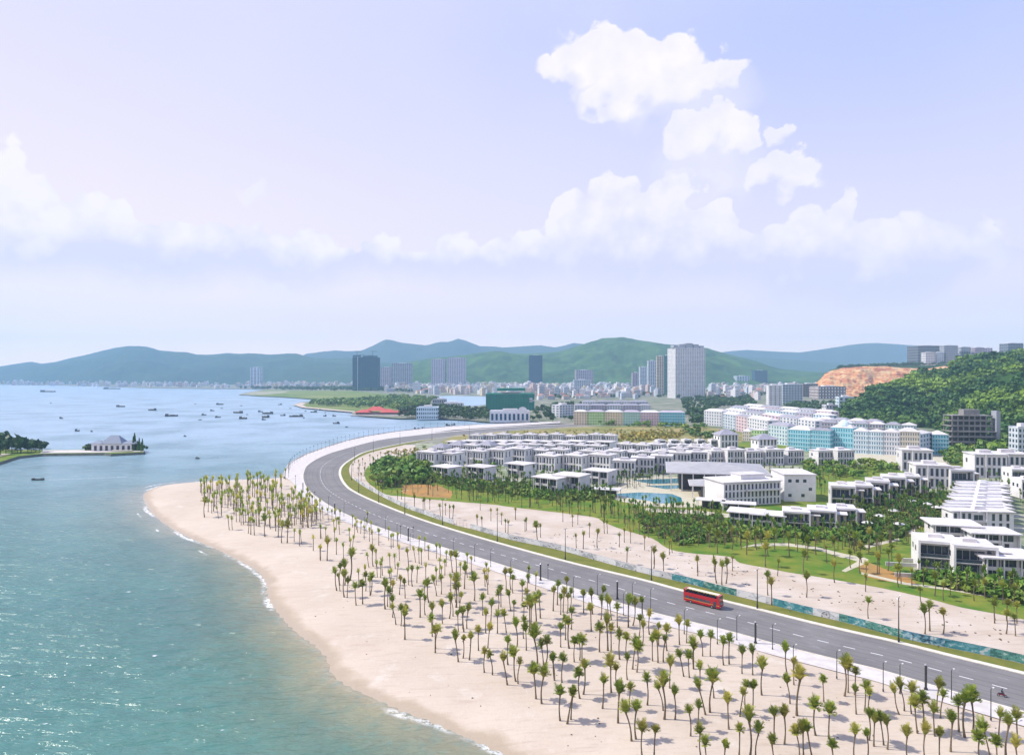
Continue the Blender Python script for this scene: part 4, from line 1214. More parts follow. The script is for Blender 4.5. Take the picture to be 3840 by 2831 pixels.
plant('undergrowth', [(2400, 1930), (2700, 1940), (2760, 2035), (2560, 2045), (2400, 1995)], 240, sh_src, [m_leafb, m_bark], .6, 1.4, 6)
plant('palm_grove', [(2700, 1985), (3160, 2000), (3200, 2075), (2960, 2045), (2780, 2060)], 60, lp_src, PM, .7, 1.0, 7, 3)
plant('undergrowth', [(2700, 1985), (3160, 2000), (3180, 2030), (2960, 2020), (2780, 2020)], 130, sh_src, [m_leafb, m_bark], .8, 1.8, 8)
plant('palm_grove', [(3130, 1905), (3380, 1870), (3570, 1850), (3560, 1960), (3440, 2030), (3240, 2090), (3180, 2060)], 230, lp_src, PM, .65, 1.0, 9, 2.2)
plant('undergrowth', [(3130, 1905), (3380, 1870), (3570, 1850), (3550, 1920), (3460, 1990), (3240, 2060), (3180, 2050)], 260, sh_src, [m_leafb, m_bark], .8, 1.9, 10)
plant('undergrowth', [(3440, 2170), (3560, 2185), (3840, 2235), (3900, 2260), (3840, 2262), (3560, 2205)], 150, sh_src, [m_leafb, m_bark], .8, 1.8, 11)
plant('shrubbery', [(3000, 1745), (3060, 1730), (3300, 1740), (3370, 1760), (3200, 1795), (3030, 1800)], 150, bt_src + sh_src, [m_leafb, m_bark], .5, .9, 12)
plant('palm_grove', [(3010, 1760), (3330, 1750), (3330, 1780), (3060, 1815)], 30, lp_src, PM, .7, .95, 13, 3)
plant('palm_grove', [(2290, 1790), (2500, 1790), (2560, 1800), (2420, 1830), (2300, 1836)], 45, lp_src, PM, .65, .9, 14, 2)
plant('palm_grove', [(1640, 1815), (2200, 1835), (2200, 1800), (1700, 1785)], 70, lp_src, PM, .6, .9, 15, 2)
# mid-distance trees behind the resort, round the bay and the town
TM = [m_leafd, m_bark]
FT = dict(lean=.05)
plant('trees', [(1850, 1582), (2120, 1582), (2240, 1570), (2300, 1545), (2240, 1520), (2060, 1520), (2010, 1540), (2010, 1570)], 130, bt_src, TM, 1.0, 1.6, 21)
plant('trees', [(1490, 1568), (1600, 1566), (1835, 1580), (1830, 1545), (1700, 1535), (1600, 1525), (1500, 1545)], 260, bt_src, TM, 1.1, 1.8, 22)
plant('trees', [(1330, 1530), (1480, 1540), (1600, 1530), (1640, 1500), (1500, 1488), (1350, 1500), (1180, 1510), (1150, 1520)], 420, bt_src, [m_leafb, m_bark], 1.0, 1.9, 23)
plant('trees', [(2580, 1600), (2640, 1610), (2640, 1560), (2700, 1530), (2850, 1520), (2800, 1492), (2680, 1492), (2560, 1500), (2560, 1560)], 330, bt_src, TM, 1.0, 1.8, 24)
plant('trees', [(2060, 1500), (2640, 1496), (2900, 1485), (2900, 1465), (2060, 1470)], 200, bt_src, TM, 1.1, 2.0, 25)
plant('trees', [(2960, 1560), (3150, 1575), (3160, 1520), (3000, 1515), (2950, 1530)], 130, bt_src, TM, 1.1, 1.9, 26)
plant('trees', [(2160, 1592), (2640, 1612), (2640, 1604), (2300, 1586)], 90, sh_src + bt_src[:2], [m_leafb, m_bark], .8, 1.3, 27)
plant('trees', [(2560, 1612), (2760, 1640), (2760, 1655), (2640, 1650), (2560, 1630)], 90, sh_src + bt_src[:2], [m_leafb, m_bark], .8, 1.3, 28)
plant('trees', [(3050, 1690), (3560, 1712), (3860, 1725), (3860, 1700), (3560, 1690), (3050, 1682)], 130, bt_src, [m_leafb, m_bark], .7, 1.1, 29)
plant('trees', [(3540, 1745), (3860, 1750), (3860, 1712), (3540, 1708)], 90, bt_src, [m_leafb, m_bark], .6, .9, 30)
plant('trees', [(1160, 1466), (1330, 1466), (1480, 1470), (1620, 1476), (1630, 1462), (1400, 1456), (1000, 1456), (900, 1458)], 500, bt_src, TM, 1.3, 2.4, 31)
# forest on the hillside
r_ = np.random.default_rng(3)
nv_, nu_, _ = HR.shape
pl = []
for _ in range(5200):
    a = r_.uniform(0, 29.9 / 1); bq = r_.uniform(0, nu_ - 1.01)
    a = r_.uniform(0, 40.0)
    ia, ib = int(a), int(bq)
    fa, fb = a - ia, bq - ib
    if ia + 1 >= 41: continue
    p = HR[ia, ib] * (1 - fa) * (1 - fb) + HR[ia + 1, ib] * fa * (1 - fb) + HR[ia, ib + 1] * (1 - fa) * fb + HR[ia + 1, ib + 1] * fa * fb
    px_, py_ = proj(p[0], p[1], p[2])
    if px_ > 4050: continue
    if 3670 < px_ < 3850 and 1400 < py_ < 1450 and r_.random() < .7: continue          # the pale clearing
    pl.append((p[0], p[1], p[2] - .8, r_.uniform(.6, 1.3) * r_.uniform(.9, 1.7), r_.uniform(0, 6.28), 0, int(r_.integers(6))))
scatter_mesh('forest', bt_src, pl, [leaf_mat('forest_leaves', (0.012, 0.045, 0.007), (0.04, 0.11, 0.013), (0.15, 0.24, 0.02), scale=0.009), m_bark])
# scrub along the plateau rim and the dark rows of trees upon it
plant('trees', [(3130, 1404.9 + 60), (3150, 1470), (3160, 1466), (3140, 1464)], 3, bt_src, TM, 1, 1.4, 32)
pl = []
for _ in range(260):
    px_ = r_.uniform(3145, 3560); t_ = r_.uniform(2510, 2640)
    h_ = np.interp(px_, [3120, 3160, 3300, 3440, 3560], [1390, 1379, 1374, 1370, 1365])
    pl.append((AT(px_, t_), t_, HC + (Y0 - h_) / F * t_ - 2, r_.uniform(.8, 2.2), r_.uniform(0, 6), 0, int(r_.integers(6))))
scatter_mesh('trees', bt_src, pl, TM)

# ================================================================== STREET THINGS
m_wall = mat('white_render', (0.74, 0.73, 0.74), 0.8, 0.2, (0.64, 0.63, 0.64), 0.25, objvar=0.05, detail=5)
m_roof = mat('roof_slab', (0.66, 0.63, 0.63), 0.85, 0.2, (0.52, 0.50, 0.51), 0.3, objvar=0.07, detail=5)
m_tile = mat('grey_roof_tiles', (0.33, 0.32, 0.37), 0.7, 0.3, (0.25, 0.25, 0.30), 0.4, bump=0.3, bscale=3, objvar=0.08)
m_glass = mat('window_glass', (0.045, 0.06, 0.08), 0.12, 0.6, objvar=0.2)
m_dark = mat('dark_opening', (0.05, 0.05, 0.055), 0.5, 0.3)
m_metal = mat('dark_metal', (0.045, 0.045, 0.05), 0.45, 0.5, metal=0.4)
m_grey = mat('grey_metal', (0.35, 0.35, 0.37), 0.4, 0.5, metal=0.5)
m_lampg = mat('lamp_glass', (0.75, 0.75, 0.72), 0.3, 0.5)
m_stone = mat('beige_stone', (0.45, 0.38, 0.27), 0.85, 0.2, (0.36, 0.31, 0.22), 0.5)
m_conc = mat('raw_concrete', (0.30, 0.29, 0.28), 0.9, 0.2, (0.20, 0.19, 0.19), 0.15, detail=6)
m_wood = mat('boat_wood', (0.10, 0.075, 0.055), 0.7, 0.3, (0.05, 0.04, 0.035), 0.5)
m_timber = mat('timber_deck', (0.30, 0.20, 0.12), 0.8, 0.2)


def lamp_proto(kind):
    r = empty('street_lamp')
    if kind == 'column':
        reg(r, link('pole', MB().tube([(0, 0, 0), (0, 0, 5.4)], .26, 8).mesh('pole', m_metal), r))
        reg(r, link('base', MB().tube([(0, 0, 0), (0, 0, .35)], .42, 8).mesh('base', m_metal), r))
        reg(r, link('lamp_head', MB().tube([(0, 0, 5.4), (0, 0, 5.5), (0, 0, 5.75)], [.34, .34, .1], 8).mesh('lamp_head', m_grey), r))
    elif kind == 'thin':
        reg(r, link('pole', MB().tube([(0, 0, 0), (0, 0, 6.3)], [.10, .07], 6).mesh('pole', m_metal), r))
        reg(r, link('base', MB().tube([(0, 0, 0), (0, 0, .5)], .16, 6).mesh('base', m_metal), r))
        reg(r, link('arm', MB().tube([(0, 0, 6.2), (.5, 0, 6.4), (1.0, 0, 6.35)], .05, 5).mesh('arm', m_metal), r))
        reg(r, link('lamp_head', MB().box(.7, 1.35, -.14, .14, 6.25, 6.38).mesh('lamp_head', m_lampg), r))
    elif kind == 'globe':
        reg(r, link('pole', MB().tube([(0, 0, 0), (0, 0, 4.8)], [.10, .07], 6).mesh('pole', m_metal), r))
        reg(r, link('lamp_head', MB().tube([(0, 0, 4.8), (0, 0, 5.0), (0, 0, 5.3), (0, 0, 5.5)], [.1, .32, .32, .12], 8).mesh('lamp_head', m_metal), r))
    else:
        reg(r, link('pole', MB().tube([(0, 0, 0), (0, 0, 4), (0, 0, 11.8)], [.19, .15, .08], 7).mesh('pole', m_metal), r))
        reg(r, link('base', MB().tube([(0, 0, 0), (0, 0, 1.0)], .27, 7).mesh('base', m_metal), r))
        for sg in (-1, 1):
            reg(r, link('arm', MB().tube([(0, 0, 11.3), (sg * .9, 0, 11.8), (sg * 1.7, 0, 11.85)], .05, 5).mesh('arm', m_metal), r))
            reg(r, link('lamp_head', MB().box(min(sg * 1.3, sg * 2.2), max(sg * 1.3, sg * 2.2), -.16, .16, 11.8, 11.93).mesh('lamp_head', m_lampg), r))
    return r


LP = {k: lamp_proto(k) for k in ('column', 'thin', 'globe', 'mast')}
used = set()


def put(proto_key, P_, loc, rz, label, cat, group, scale=None, store=LP):
    p_ = store[proto_key]
    if proto_key not in used and scale is None:
        used.add(proto_key)
        p_.location = loc; p_.rotation_euler = (0, 0, rz); o = p_
    else:
        o = copy_tree(p_, loc, rz, scale)
    tag(o, label, cat, group)
    return o


sea_lamps = [(3716, 2700, 'thin'), (3568, 2622, 'thin'), (3472, 2586, 'column'), (3375, 2600, 'thin'), (3312, 2592, 'thin'), (3138, 2544, 'thin'), (2975, 2520, 'thin'), (2897, 2435, 'thin'), (2833, 2412, 'column'), (2763, 2400, 'thin'), (2690, 2414, 'thin'),
             (2566, 2376, 'thin'), (2440, 2289, 'thin'), (2407, 2320, 'thin'), (2371, 2265, 'thin'), (2338, 2306, 'thin'), (2315, 2246, 'column'), (2240, 2230, 'thin'), (2150, 2240, 'thin'), (2055, 2174, 'globe'), (2027, 2176, 'column'), (1981, 2185, 'globe'), (1915, 2170, 'thin'), (1840, 2125, 'thin'),
             (1780, 2105, 'thin'), (1700, 2080, 'thin'), (1549, 2023, 'globe'), (1538, 2061, 'thin'), (1531, 2028, 'column'), (1502, 2018, 'globe'), (1489, 2020, 'thin'), (1445, 1990, 'thin'), (1377, 1968, 'globe'), (1366, 1990, 'thin'), (1290, 1935, 'thin'), (1255, 1927, 'column'), (1232, 1905, 'thin'),
             (1180, 1880, 'globe'), (1136, 1845, 'column'), (1108, 1815, 'globe')]
for j, (px, py, k) in enumerate(sorted(sea_lamps, key=lambda q: -q[0])):
    x, y = G(px, py)
    kind = {'thin': 'slim dark street lamp with one arm', 'column': 'thick dark lamp column', 'globe': 'short street lamp with a dark round head'}[k]
    put(k, None, (x, y, LAND + (.08 if k != 'thin' else .02)), R(35), '%s on seaside pavement, %s lamp from right' % (kind, ordinal(j)), 'street lamp', 'lamps along the seaside pavement')
wl = np.array(smooth_line([G(x, y) for x, y in [(1082, 1790), (1087, 1758), (1112, 1733), (1158, 1707), (1225, 1681), (1300, 1657), (1380, 1639), (1480, 1622), (1600, 1608), (1700, 1600), (1790, 1593)]], 5))
for j, (x, y) in enumerate(resample(wl, 44)):
    put('globe', None, (x, y, LAND + .06), 0, 'dark round-headed lamp on the seawall promenade, %s from the beach end' % ordinal(j), 'street lamp', 'lamps along the seawall promenade', (1, 1, 1.25))
masts = [(3370, 2409), (2840, 2282), (2443, 2177), (2120, 2098), (1865, 2031), (1660, 1968), (1518, 1928), (1420, 1885), (1345, 1848), (1318, 1800), (1330, 1735), (1400, 1697), (1500, 1668), (1620, 1650), (1760, 1635)]
for j, (px, py) in enumerate(masts):
    x, y = G(px, py)
    put('mast', None, (x, y, LAND), R(50), 'tall dark lamp mast on the grass verge inland of the road, %s from right' % ordinal(j), 'lamp mast', 'lamp masts on the inland verge')

# ---- hoarding: painted panels on posts along the verge
def mural(name, stops, seed, sc):
    m = bpy.data.materials.new(name); m.use_nodes = True
    n = NB(m.node_tree); b = m.node_tree.nodes['Principled BSDF']
    g = n.new('ShaderNodeNewGeometry').outputs['Position']
    mp = n.new('ShaderNodeMapping'); mp.inputs['Location'].default_value = (seed * 3.1, seed, 0); mp.inputs['Scale'].default_value = (1, 1, 1.6); n.put(mp.inputs[0], g)
    c = n.ramp(n.noise(mp.outputs[0], sc, 3, 0.6, 0.8), stops, 'CONSTANT')
    n.put(b.inputs['Base Color'], c); b.inputs['Roughness'].default_value = .6
    return m


teal = [mural('painted_panel_teal', [(0, (.02, .09, .13)), (.38, (.04, .20, .24)), (.5, (.12, .30, .34)), (.6, (.42, .48, .50)), (.68, (.02, .06, .09))], 1, .45),
        mural('painted_panel_blue', [(0, (.02, .06, .09)), (.42, (.07, .20, .28)), (.52, (.25, .38, .44)), (.64, (.5, .53, .55))], 4, .5),
        mural('painted_panel_green', [(0, (.03, .12, .11)), (.45, (.08, .24, .21)), (.58, (.32, .42, .40)), (.66, (.02, .05, .05))], 7, .5)]
greyp = [mural('painted_panel_grey', [(0, (.30, .32, .36)), (.45, (.50, .50, .54)), (.62, (.08, .08, .10))], 2, .35), mural('painted_panel_white', [(0, (.62, .62, .66)), (.55, (.45, .47, .52)), (.68, (.10, .11, .14))], 9, .4)]
redp = mural('painted_panel_maroon', [(0, (.14, .03, .03)), (.45, (.30, .10, .09)), (.6, (.55, .55, .58))], 5, .5)
hb = empty('hoarding', (ho_w[len(ho_w) // 2][0], ho_w[len(ho_w) // 2][1], LAND))
tag(hb, 'long low hoarding of teal, blue and grey painted panels beside the verge', 'hoarding')
hl = resample(ho_w[:-8], 4000)
s_ = np.concatenate([[0], np.cumsum(np.hypot(*np.diff(hl, axis=0).T))])
pw = 2.4 if s_[-1] / 2.4 < 290 else s_[-1] / 290
hm = {}
npan = int(s_[-1] / pw)
rg = random.Random(12)
hx, hy = hb.location.x, hb.location.y
for k in range(npan):
    d = (k + .5) * pw
    x, y = np.interp(d, s_, hl[:, 0]), np.interp(d, s_, hl[:, 1])
    x2, y2 = np.interp(d + .6, s_, hl[:, 0]), np.interp(d + .6, s_, hl[:, 1])
    ppx, ppy = proj(x, y)
    if ppy < 1800 or 1700 < ppx < 1765: continue
    mm = teal[(k // 4) % 3] if ppx > 3185 else (greyp[k % 2] if 3040 < ppx < 3150 else (teal[(k // 5) % 3] if ppx > 2520 and (k // 5) % 4 != 3 else greyp[(k // 4) % 2]))
    if mm.name not in hm:
        hm[mm.name] = MB().box(-pw / 2 + .02, pw / 2 - .02, -.035, .035, .12, 2.25).mesh('panel', mm)
    o = link('panel', hm[mm.name], hb); o.location = (x - hx, y - hy, 0); o.rotation_euler = (0, 0, math.atan2(y2 - y, x2 - x))
pm = MB(); cpm = MB()


def cpf(mb, x, y, a_):
    for i in range(len(mb.v) - 8, len(mb.v)):
        vx, vy, vz = mb.v[i]
        mb.v[i] = (x + vx * math.cos(a_) - vy * math.sin(a_), y + vx * math.sin(a_) + vy * math.cos(a_), vz)


for k in range(npan + 1):
    d = k * pw
    x, y = np.interp(d, s_, hl[:, 0]), np.interp(d, s_, hl[:, 1])
    if proj(x, y)[1] < 1800: continue
    pm.box(x - hx - .05, x - hx + .05, y - hy + .05, y - hy + .15, 0, 2.3)
    if k < npan:
        x2, y2 = np.interp(d + pw, s_, hl[:, 0]), np.interp(d + pw, s_, hl[:, 1])
        if not 1700 < proj(x, y)[0] < 1765: cpm.box(0, math.hypot(x2 - x, y2 - y), -.07, .07, 2.25, 2.33, 0); cpf(cpm, x - hx, y - hy, math.atan2(y2 - y, x2 - x))
po = pm.build('posts', m_grey, hb); po['kind'] = 'stuff'
po = cpm.build('coping', m_pave, hb); po['kind'] = 'stuff'

# ---- open-top bus
m_red = mat('red_bus_paint', (0.40, 0.008, 0.014), 0.25, 0.5, coat=0.6)
m_dred = mat('dark_red_paint', (0.22, 0.01, 0.015), 0.35, 0.5)
m_cream = mat('cream_canopy', (0.72, 0.62, 0.48), 0.7, 0.3)
m_rub = mat('tyre_rubber', (0.02, 0.02, 0.02), 0.85, 0.2)
m_seat = mat('bus_seat', (0.04, 0.05, 0.09), 0.7, 0.3)
m_light = mat('headlight_glass', (0.8, 0.8, 0.75), 0.1, 0.7)
bx0, by0 = G(2562, 2254); bx1, by1 = G(2700, 2289)
ang = math.atan2(by1 - by0, bx1 - bx0)
bus = empty('double_decker_bus', ((bx0 + bx1) / 2 - math.sin(ang) * 1.25, (by0 + by1) / 2 + math.cos(ang) * 1.25, LAND + .02), ang)
tag(bus, 'red open-top double-decker bus with cream canopy driving on the grey road', 'bus')
L2, W2 = 6.0, 1.25
mb = MB()
prof = [(-L2, .45), (L2 - .25, .45), (L2, .7), (L2, 1.5), (L2 - .15, 2.35), (-L2, 2.35)]
n_ = len(prof); b_ = len(mb.v)
for yy in (-W2, W2):
    for (x, z) in prof: mb.v.append((x, yy, z))
mb.f.append(tuple(range(n_))[::1]); mb.f.append(tuple(range(n_, 2 * n_))[::-1]); mb.mi += [0, 0]
for i in range(n_):
    j = (i + 1) % n_
    mb.f.append((i, i + n_, j + n_, j)); mb.mi.append(0)
body = mb.build('body', m_red, bus)
mb = MB()
for sg in (-1, 1):
    mb.box(-L2, L2 - .2, sg * W2 - .03 * (1 + sg), sg * W2 + .03 * (1 - sg), 2.35, 3.15)
mb.box(-L2, -L2 + .07, -W2, W2, 2.35, 3.3).box(L2 - .3, L2 - .22, -W2, W2, 2.35, 3.1)
mb.build('upper_parapet', m_red, bus)
MB().box(-L2 + .1, L2 - .3, -W2 + .07, W2 - .07, 2.36, 2.42).build('upper_deck', m_dark, bus)
seat = MB().box(-.22, .22, -.42, .42, 0, .45).box(-.24, -.16, -.42, .42, .45, 1.0).mesh('seat', m_seat)
for i in range(11):
    for sg in (-1, 1):
        o = link('seat', seat, bus); o.location = (-5.2 + i * .95, sg * .68, 2.42)
win = MB().box(-.52, .52, -.02, .02, 0, .75).mesh('window', m_glass)
for sg in (-1, 1):
    for i in range(8):
        if sg < 0 and i == 7: continue
        o = link('window', win, bus); o.location = (-4.9 + i * 1.2, sg * (W2 + .012), 1.35)
MB().box(3.95, 4.85, -W2 - .03, -W2 + .01, .5, 2.25).build('door', m_glass, bus)
ws = MB(); ws.face([(L2 + .012, -W2 + .12, 1.45), (L2 + .012, W2 - .12, 1.45), (L2 - .1, W2 - .12, 2.25), (L2 - .1, -W2 + .12, 2.25)]); ws.build('windscreen', m_glass, bus)
MB().box(-L2 - .02, -L2 + .01, -W2 + .15, W2 - .15, 1.35, 2.1).build('rear_window', m_glass, bus)
MB().box(-L2, L2 - .1, -W2 - .012, -W2 + .004, 1.12, 1.24).build('side_stripe', mat('gold_stripe', (.55, .33, .05), .5, .4), bus)
mb = MB().box(L2 - .9, L2 - .25, -W2, -W2 + .1, 3.1, 3.95).box(L2 - .9, L2 - .25, W2 - .1, W2, 3.1, 3.95).box(L2 - .95, L2 - .2, -W2, W2, 3.9, 4.05)
mb.build('front_hoop', m_red, bus)
MB().box(L2 - .28, L2 - .24, -W2 + .1, W2 - .1, 3.1, 3.88).build('upper_windscreen', m_glass, bus)
MB().box(-L2, -L2 + .5, -W2, -W2 + .1, 3.15, 3.95).box(-L2, -L2 + .5, W2 - .1, W2, 3.15, 3.95).box(-L2, -L2 + .55, -W2, W2, 3.9, 4.05).build('rear_hoop', m_red, bus)
MB().box(-L2 + .6, L2 - 1.0, -.30, W2 + .02, 3.94, 4.03).build('canopy', m_cream, bus)
post = MB().box(-.04, .04, -.04, .04, 0, .8).mesh('canopy_post', m_dred)
for i in range(6):
    for yy in (-.2, W2 - .06):
        o = link('canopy_post', post, bus); o.location = (-5.0 + i * 1.9, yy, 3.14)
tyre = MB().tube([(0, -.14, 0), (0, .14, 0)], .48, 16).mesh('tyre', m_rub)
rim = MB().tube([(0, -.15, 0), (0, .15, 0)], .26, 12).mesh('rim', m_grey)
for x in (-3.6, 3.4):
    for sg in (-1, 1):
        wl_ = empty('wheel', (x, sg * (W2 - .12), .48)); wl_.parent = bus
        link('tyre', tyre, wl_); link('rim', rim, wl_)
hd = MB().tube([(0, 0, 0), (.04, 0, 0)], .13, 8).mesh('headlight', m_light)
for sg in (-1, 1):
    o = link('headlight', hd, bus); o.location = (L2 + .01, sg * .9, .85)
tl = MB().box(-.02, .02, -.1, .1, 0, .25).mesh('tail_light', m_dred)
for sg in (-1, 1):
    o = link('tail_light', tl, bus); o.location = (-L2 - .02, sg * 1.0, .8)


# ---- people (skin-modifier bodies, baked)
def figure(name, joints, edges, radii, m_skin, loc, rz, parent=None):
    me = bpy.data.meshes.new(name)
    me.from_pydata(joints, edges, [])
    o = bpy.data.objects.new(name, me); COL.objects.link(o)
    sk = o.modifiers.new('skin', 'SKIN')
    for v, r in zip(me.skin_vertices[0].data if me.skin_vertices else [], radii): v.radius = (r, r)
    if not me.skin_vertices:
        bm = bmesh.new(); bm.from_mesh(me); ly = bm.verts.layers.skin.new()
        for v, r in zip(bm.verts, radii): v[ly].radius = (r, r)
        bm.verts.ensure_lookup_table(); bm.verts[0][ly].use_root = True
        bm.to_mesh(me); bm.free()
    sb = o.modifiers.new('sub', 'SUBSURF'); sb.levels = 1; sb.render_levels = 1
    dg = bpy.context.evaluated_depsgraph_get()
    nm = bpy.data.meshes.new_from_object(o.evaluated_get(dg))
    o.modifiers.clear(); o.data = nm
    nm.materials.clear(); nm.materials.append(m_skin)
    o.location = loc; o.rotation_euler = (0, 0, rz)
    if parent: o.parent = parent
    return o


m_skin = mat('skin', (0.38, 0.22, 0.15), 0.6, 0.3)
m_cloth = mat('dark_clothes', (0.03, 0.035, 0.06), 0.9, 0.1)
# seated rider: pelvis, chest, neck, head, arms, legs (x forward)
J = [(-.15, 0, .85), (-.10, 0, 1.15), (0, 0, 1.38), (.03, 0, 1.52), (.06, 0, 1.66),
     (0, .2, 1.34), (.18, .25, 1.12), (.42, .26, 1.05), (0, -.2, 1.34), (.18, -.25, 1.12), (.42, -.26, 1.05),
     (.25, .14, .82), (.15, .16, .42), (.32, .16, .36), (.25, -.14, .82), (.15, -.16, .42), (.32, -.16, .36)]
E = [(0, 1), (1, 2), (2, 3), (3, 4), (2, 5), (5, 6), (6, 7), (2, 8), (8, 9), (9, 10), (0, 11), (11, 12), (12, 13), (0, 14), (14, 15), (15, 16)]
RR = [.16, .15, .15, .06, .12, .07, .05, .04, .07, .05, .04, .09, .06, .05, .09, .06, .05]
mx_, my_ = G(3757, 2612)
mrot = math.atan2(by1 - by0, bx1 - bx0) + R(8)
rider = empty('person', (mx_, my_, LAND + .02), mrot)
tag(rider, 'person in dark clothes riding the small motorbike along the road', 'person')
rb = figure('body', J, E, RR, m_cloth, (0, 0, 0), 0, rider)
MB().tube([(.06, 0, 1.6), (.06, 0, 1.7), (.06, 0, 1.8), (.06, 0, 1.85)], [.12, .145, .12, .04], 10).build('helmet', mat('helmet', (.06, .06, .07), .3, .5), rider)
bike = empty('motorbike', (mx_, my_, LAND + .02), mrot)
tag(bike, 'small dark motorbike with a rider near the right edge of the road', 'motorbike')
for x in (-.62, .66):
    wl_ = empty('wheel', (x, 0, .29)); wl_.parent = bike
    link('tyre', MB().tube([(0, -.05, 0), (0, .05, 0)], .29, 14).mesh('tyre', m_rub), wl_)
    link('rim', MB().tube([(0, -.055, 0), (0, .055, 0)], .19, 12).mesh('rim', m_grey), wl_)
MB().box(-.6, .2, -.12, .12, .42, .66).box(.1, .45, -.15, .15, .4, .55).box(.3, .48, -.2, .2, .45, .95).build('body', m_dred, bike)
MB().box(-.65, .12, -.13, .13, .68, .78).build('saddle', m_rub, bike)
MB().tube([(.42, -.32, 1.02), (.45, 0, .98), (.42, .32, 1.02)], .02, 6).tube([(.45, 0, .98), (.66, 0, .3)], .035, 6).build('handlebar', m_grey, bike)
MB().tube([(.5, 0, .85), (.56, 0, .85)], .09, 8).build('headlight', m_light, bike)


# ---- boats
def boat_proto(kind):
    r = empty('boat' if kind != 'barge' else 'barge')
    L_, W_, H_ = {'fish': (12, 3.2, 1.4), 'barge': (26, 6.5, 2.2), 'small': (7, 2, .9)}[kind]
    st = [(-.5, .75, 1.15), (-.25, 1, 1.0), (.15, 1, 1.0), (.38, .7, 1.15), (.5, .06, 1.5)]
    mb = MB(); b_ = 0
    for (u, w_, h_) in st:
        x = u * L_
        for (yy, zz_) in ((-w_ * W_ / 2, H_ * h_), (-w_ * W_ * .36, -.3), (w_ * W_ * .36, -.3), (w_ * W_ / 2, H_ * h_)): mb.v.append((x, yy, zz_))
    for i in range(len(st) - 1):
        for k in range(3):
            mb.f.append((i * 4 + k, i * 4 + k + 1, i * 4 + 5 + k, i * 4 + 4 + k)); mb.mi.append(0)
        mb.f.append((i * 4 + 3, i * 4, i * 4 + 4, i * 4 + 7)[::1]); mb.mi.append(0)
    mb.f.append((0, 3, 2, 1)); mb.mi.append(0)
    reg(r, link('hull', mb.mesh('hull', m_wood), r))
    if kind == 'fish':
        reg(r, link('cabin', MB().box(-5, -1, -1.2, 1.2, 1.3, 3.2).mesh('cabin', mat('boat_cabin', (.12, .16, .20), .6, .3, objvar=.4)), r))
        reg(r, link('roof', MB().box(-5.3, .2, -1.4, 1.4, 3.2, 3.35).mesh('roof', m_wood), r))
        reg(r, link('mast', MB().tube([(1.5, 0, 1), (1.5, 0, 6.2)], [.1, .05], 5).mesh('mast', m_wood), r))
    elif kind == 'barge':
        reg(r, link('cabin', MB().box(-12, -6, -2.4, 2.4, 2.1, 5.0).mesh('cabin', mat('barge_cabin', (.16, .17, .19), .6, .3, objvar=.4)), r))
        reg(r, link('cargo', MB().hip(-5, 9, -2.5, 2.5, 1.9, 3.4, .6).mesh('cargo', m_dark), r))
        reg(r, link('mast', MB().tube([(-5, 0, 2), (-5, 0, 7.5)], [.12, .06], 5).mesh('mast', m_wood), r))
    else:
        reg(r, link('awning', MB().box(-2.4, .4, -.8, .8, 1.9, 2.0).box(-2.3, -2.2, -.7, .7, .8, 1.9).box(.2, .3, -.7, .7, .8, 1.9).mesh('awning', m_wood), r))
    return r, L_


BP = {k: boat_proto(k) for k in ('fish', 'barge', 'small')}
BOATS = [(180, 1470, 58), (190, 1512, 8), (230, 1570, 16), (290, 1617, 15), (344, 1619, 6), (453, 1526, 36), (571, 1539, 30), (643, 1561, 45), (732, 1515, 7), (825, 1518, 28), (832, 1532, 11), (796, 1541, 16), (765, 1557, 20), (750, 1575, 12),
         (817, 1566, 20), (904, 1522, 9), (892, 1549, 42), (926, 1555, 7), (912, 1571, 32), (694, 1637, 6), (741, 1720, 6), (420, 1459, 60), (1089, 1532, 9), (1146, 1543, 9), (1177, 1546, 24), (1203, 1539, 14), (1220, 1548, 7),
         (1218, 1561, 13), (1253, 1561, 13), (977, 1545, 20), (1004, 1552, 40), (996, 1566, 28), (989, 1575, 15), (1061, 1559, 20), (1111, 1563, 50), (1139, 1568, 8), (1261, 1589, 26), (1300, 1602, 8), (1050, 1518, 14),
         (1575, 1613, 22), (1590, 1610, 22), (1560, 1611, 18), (1680, 1596, 18), (1700, 1594, 16)]
rg = random.Random(31)
where = lambda x: 'off the left shore' if x < 500 else ('in open water left of the cluster' if x < 740 else ('in the boat cluster mid bay' if x < 960 else ('in the boat cluster off the marsh spit' if x < 1320 else 'moored under the seawall')))
BOATS.sort()
cnt = {}
for (px, py, wpx) in BOATS:
    x, y = G(px, py, 0)
    wm = wpx / F * y
    k = 'barge' if wpx > 26 and py < 1600 else ('fish' if wpx > 12 else 'small')
    rz = rg.choice((0, math.pi)) + rg.uniform(-.35, .35)
    s = max(.5, wm / BP[k][1])
    w_ = where(px); cnt[w_] = cnt.get(w_, 0) + 1
    o = copy_tree(BP[k][0], (x, y, 0), rz, (s, min(s, 1.4) if k != 'small' else s, min(max(s, .9), 1.6)))
    tag(o, '%s %s, %s from left' % ({'barge': 'long dark barge', 'fish': 'dark fishing boat', 'small': 'tiny dark boat'}[k], w_, ordinal(cnt[w_] - 1)), 'barge' if k == 'barge' else 'boat', 'boats lying in the bay')
for k in BP:
    for c_ in KIDS.get(BP[k][0].name, []): bpy.data.objects.remove(c_)
    bpy.data.objects.remove(BP[k][0])
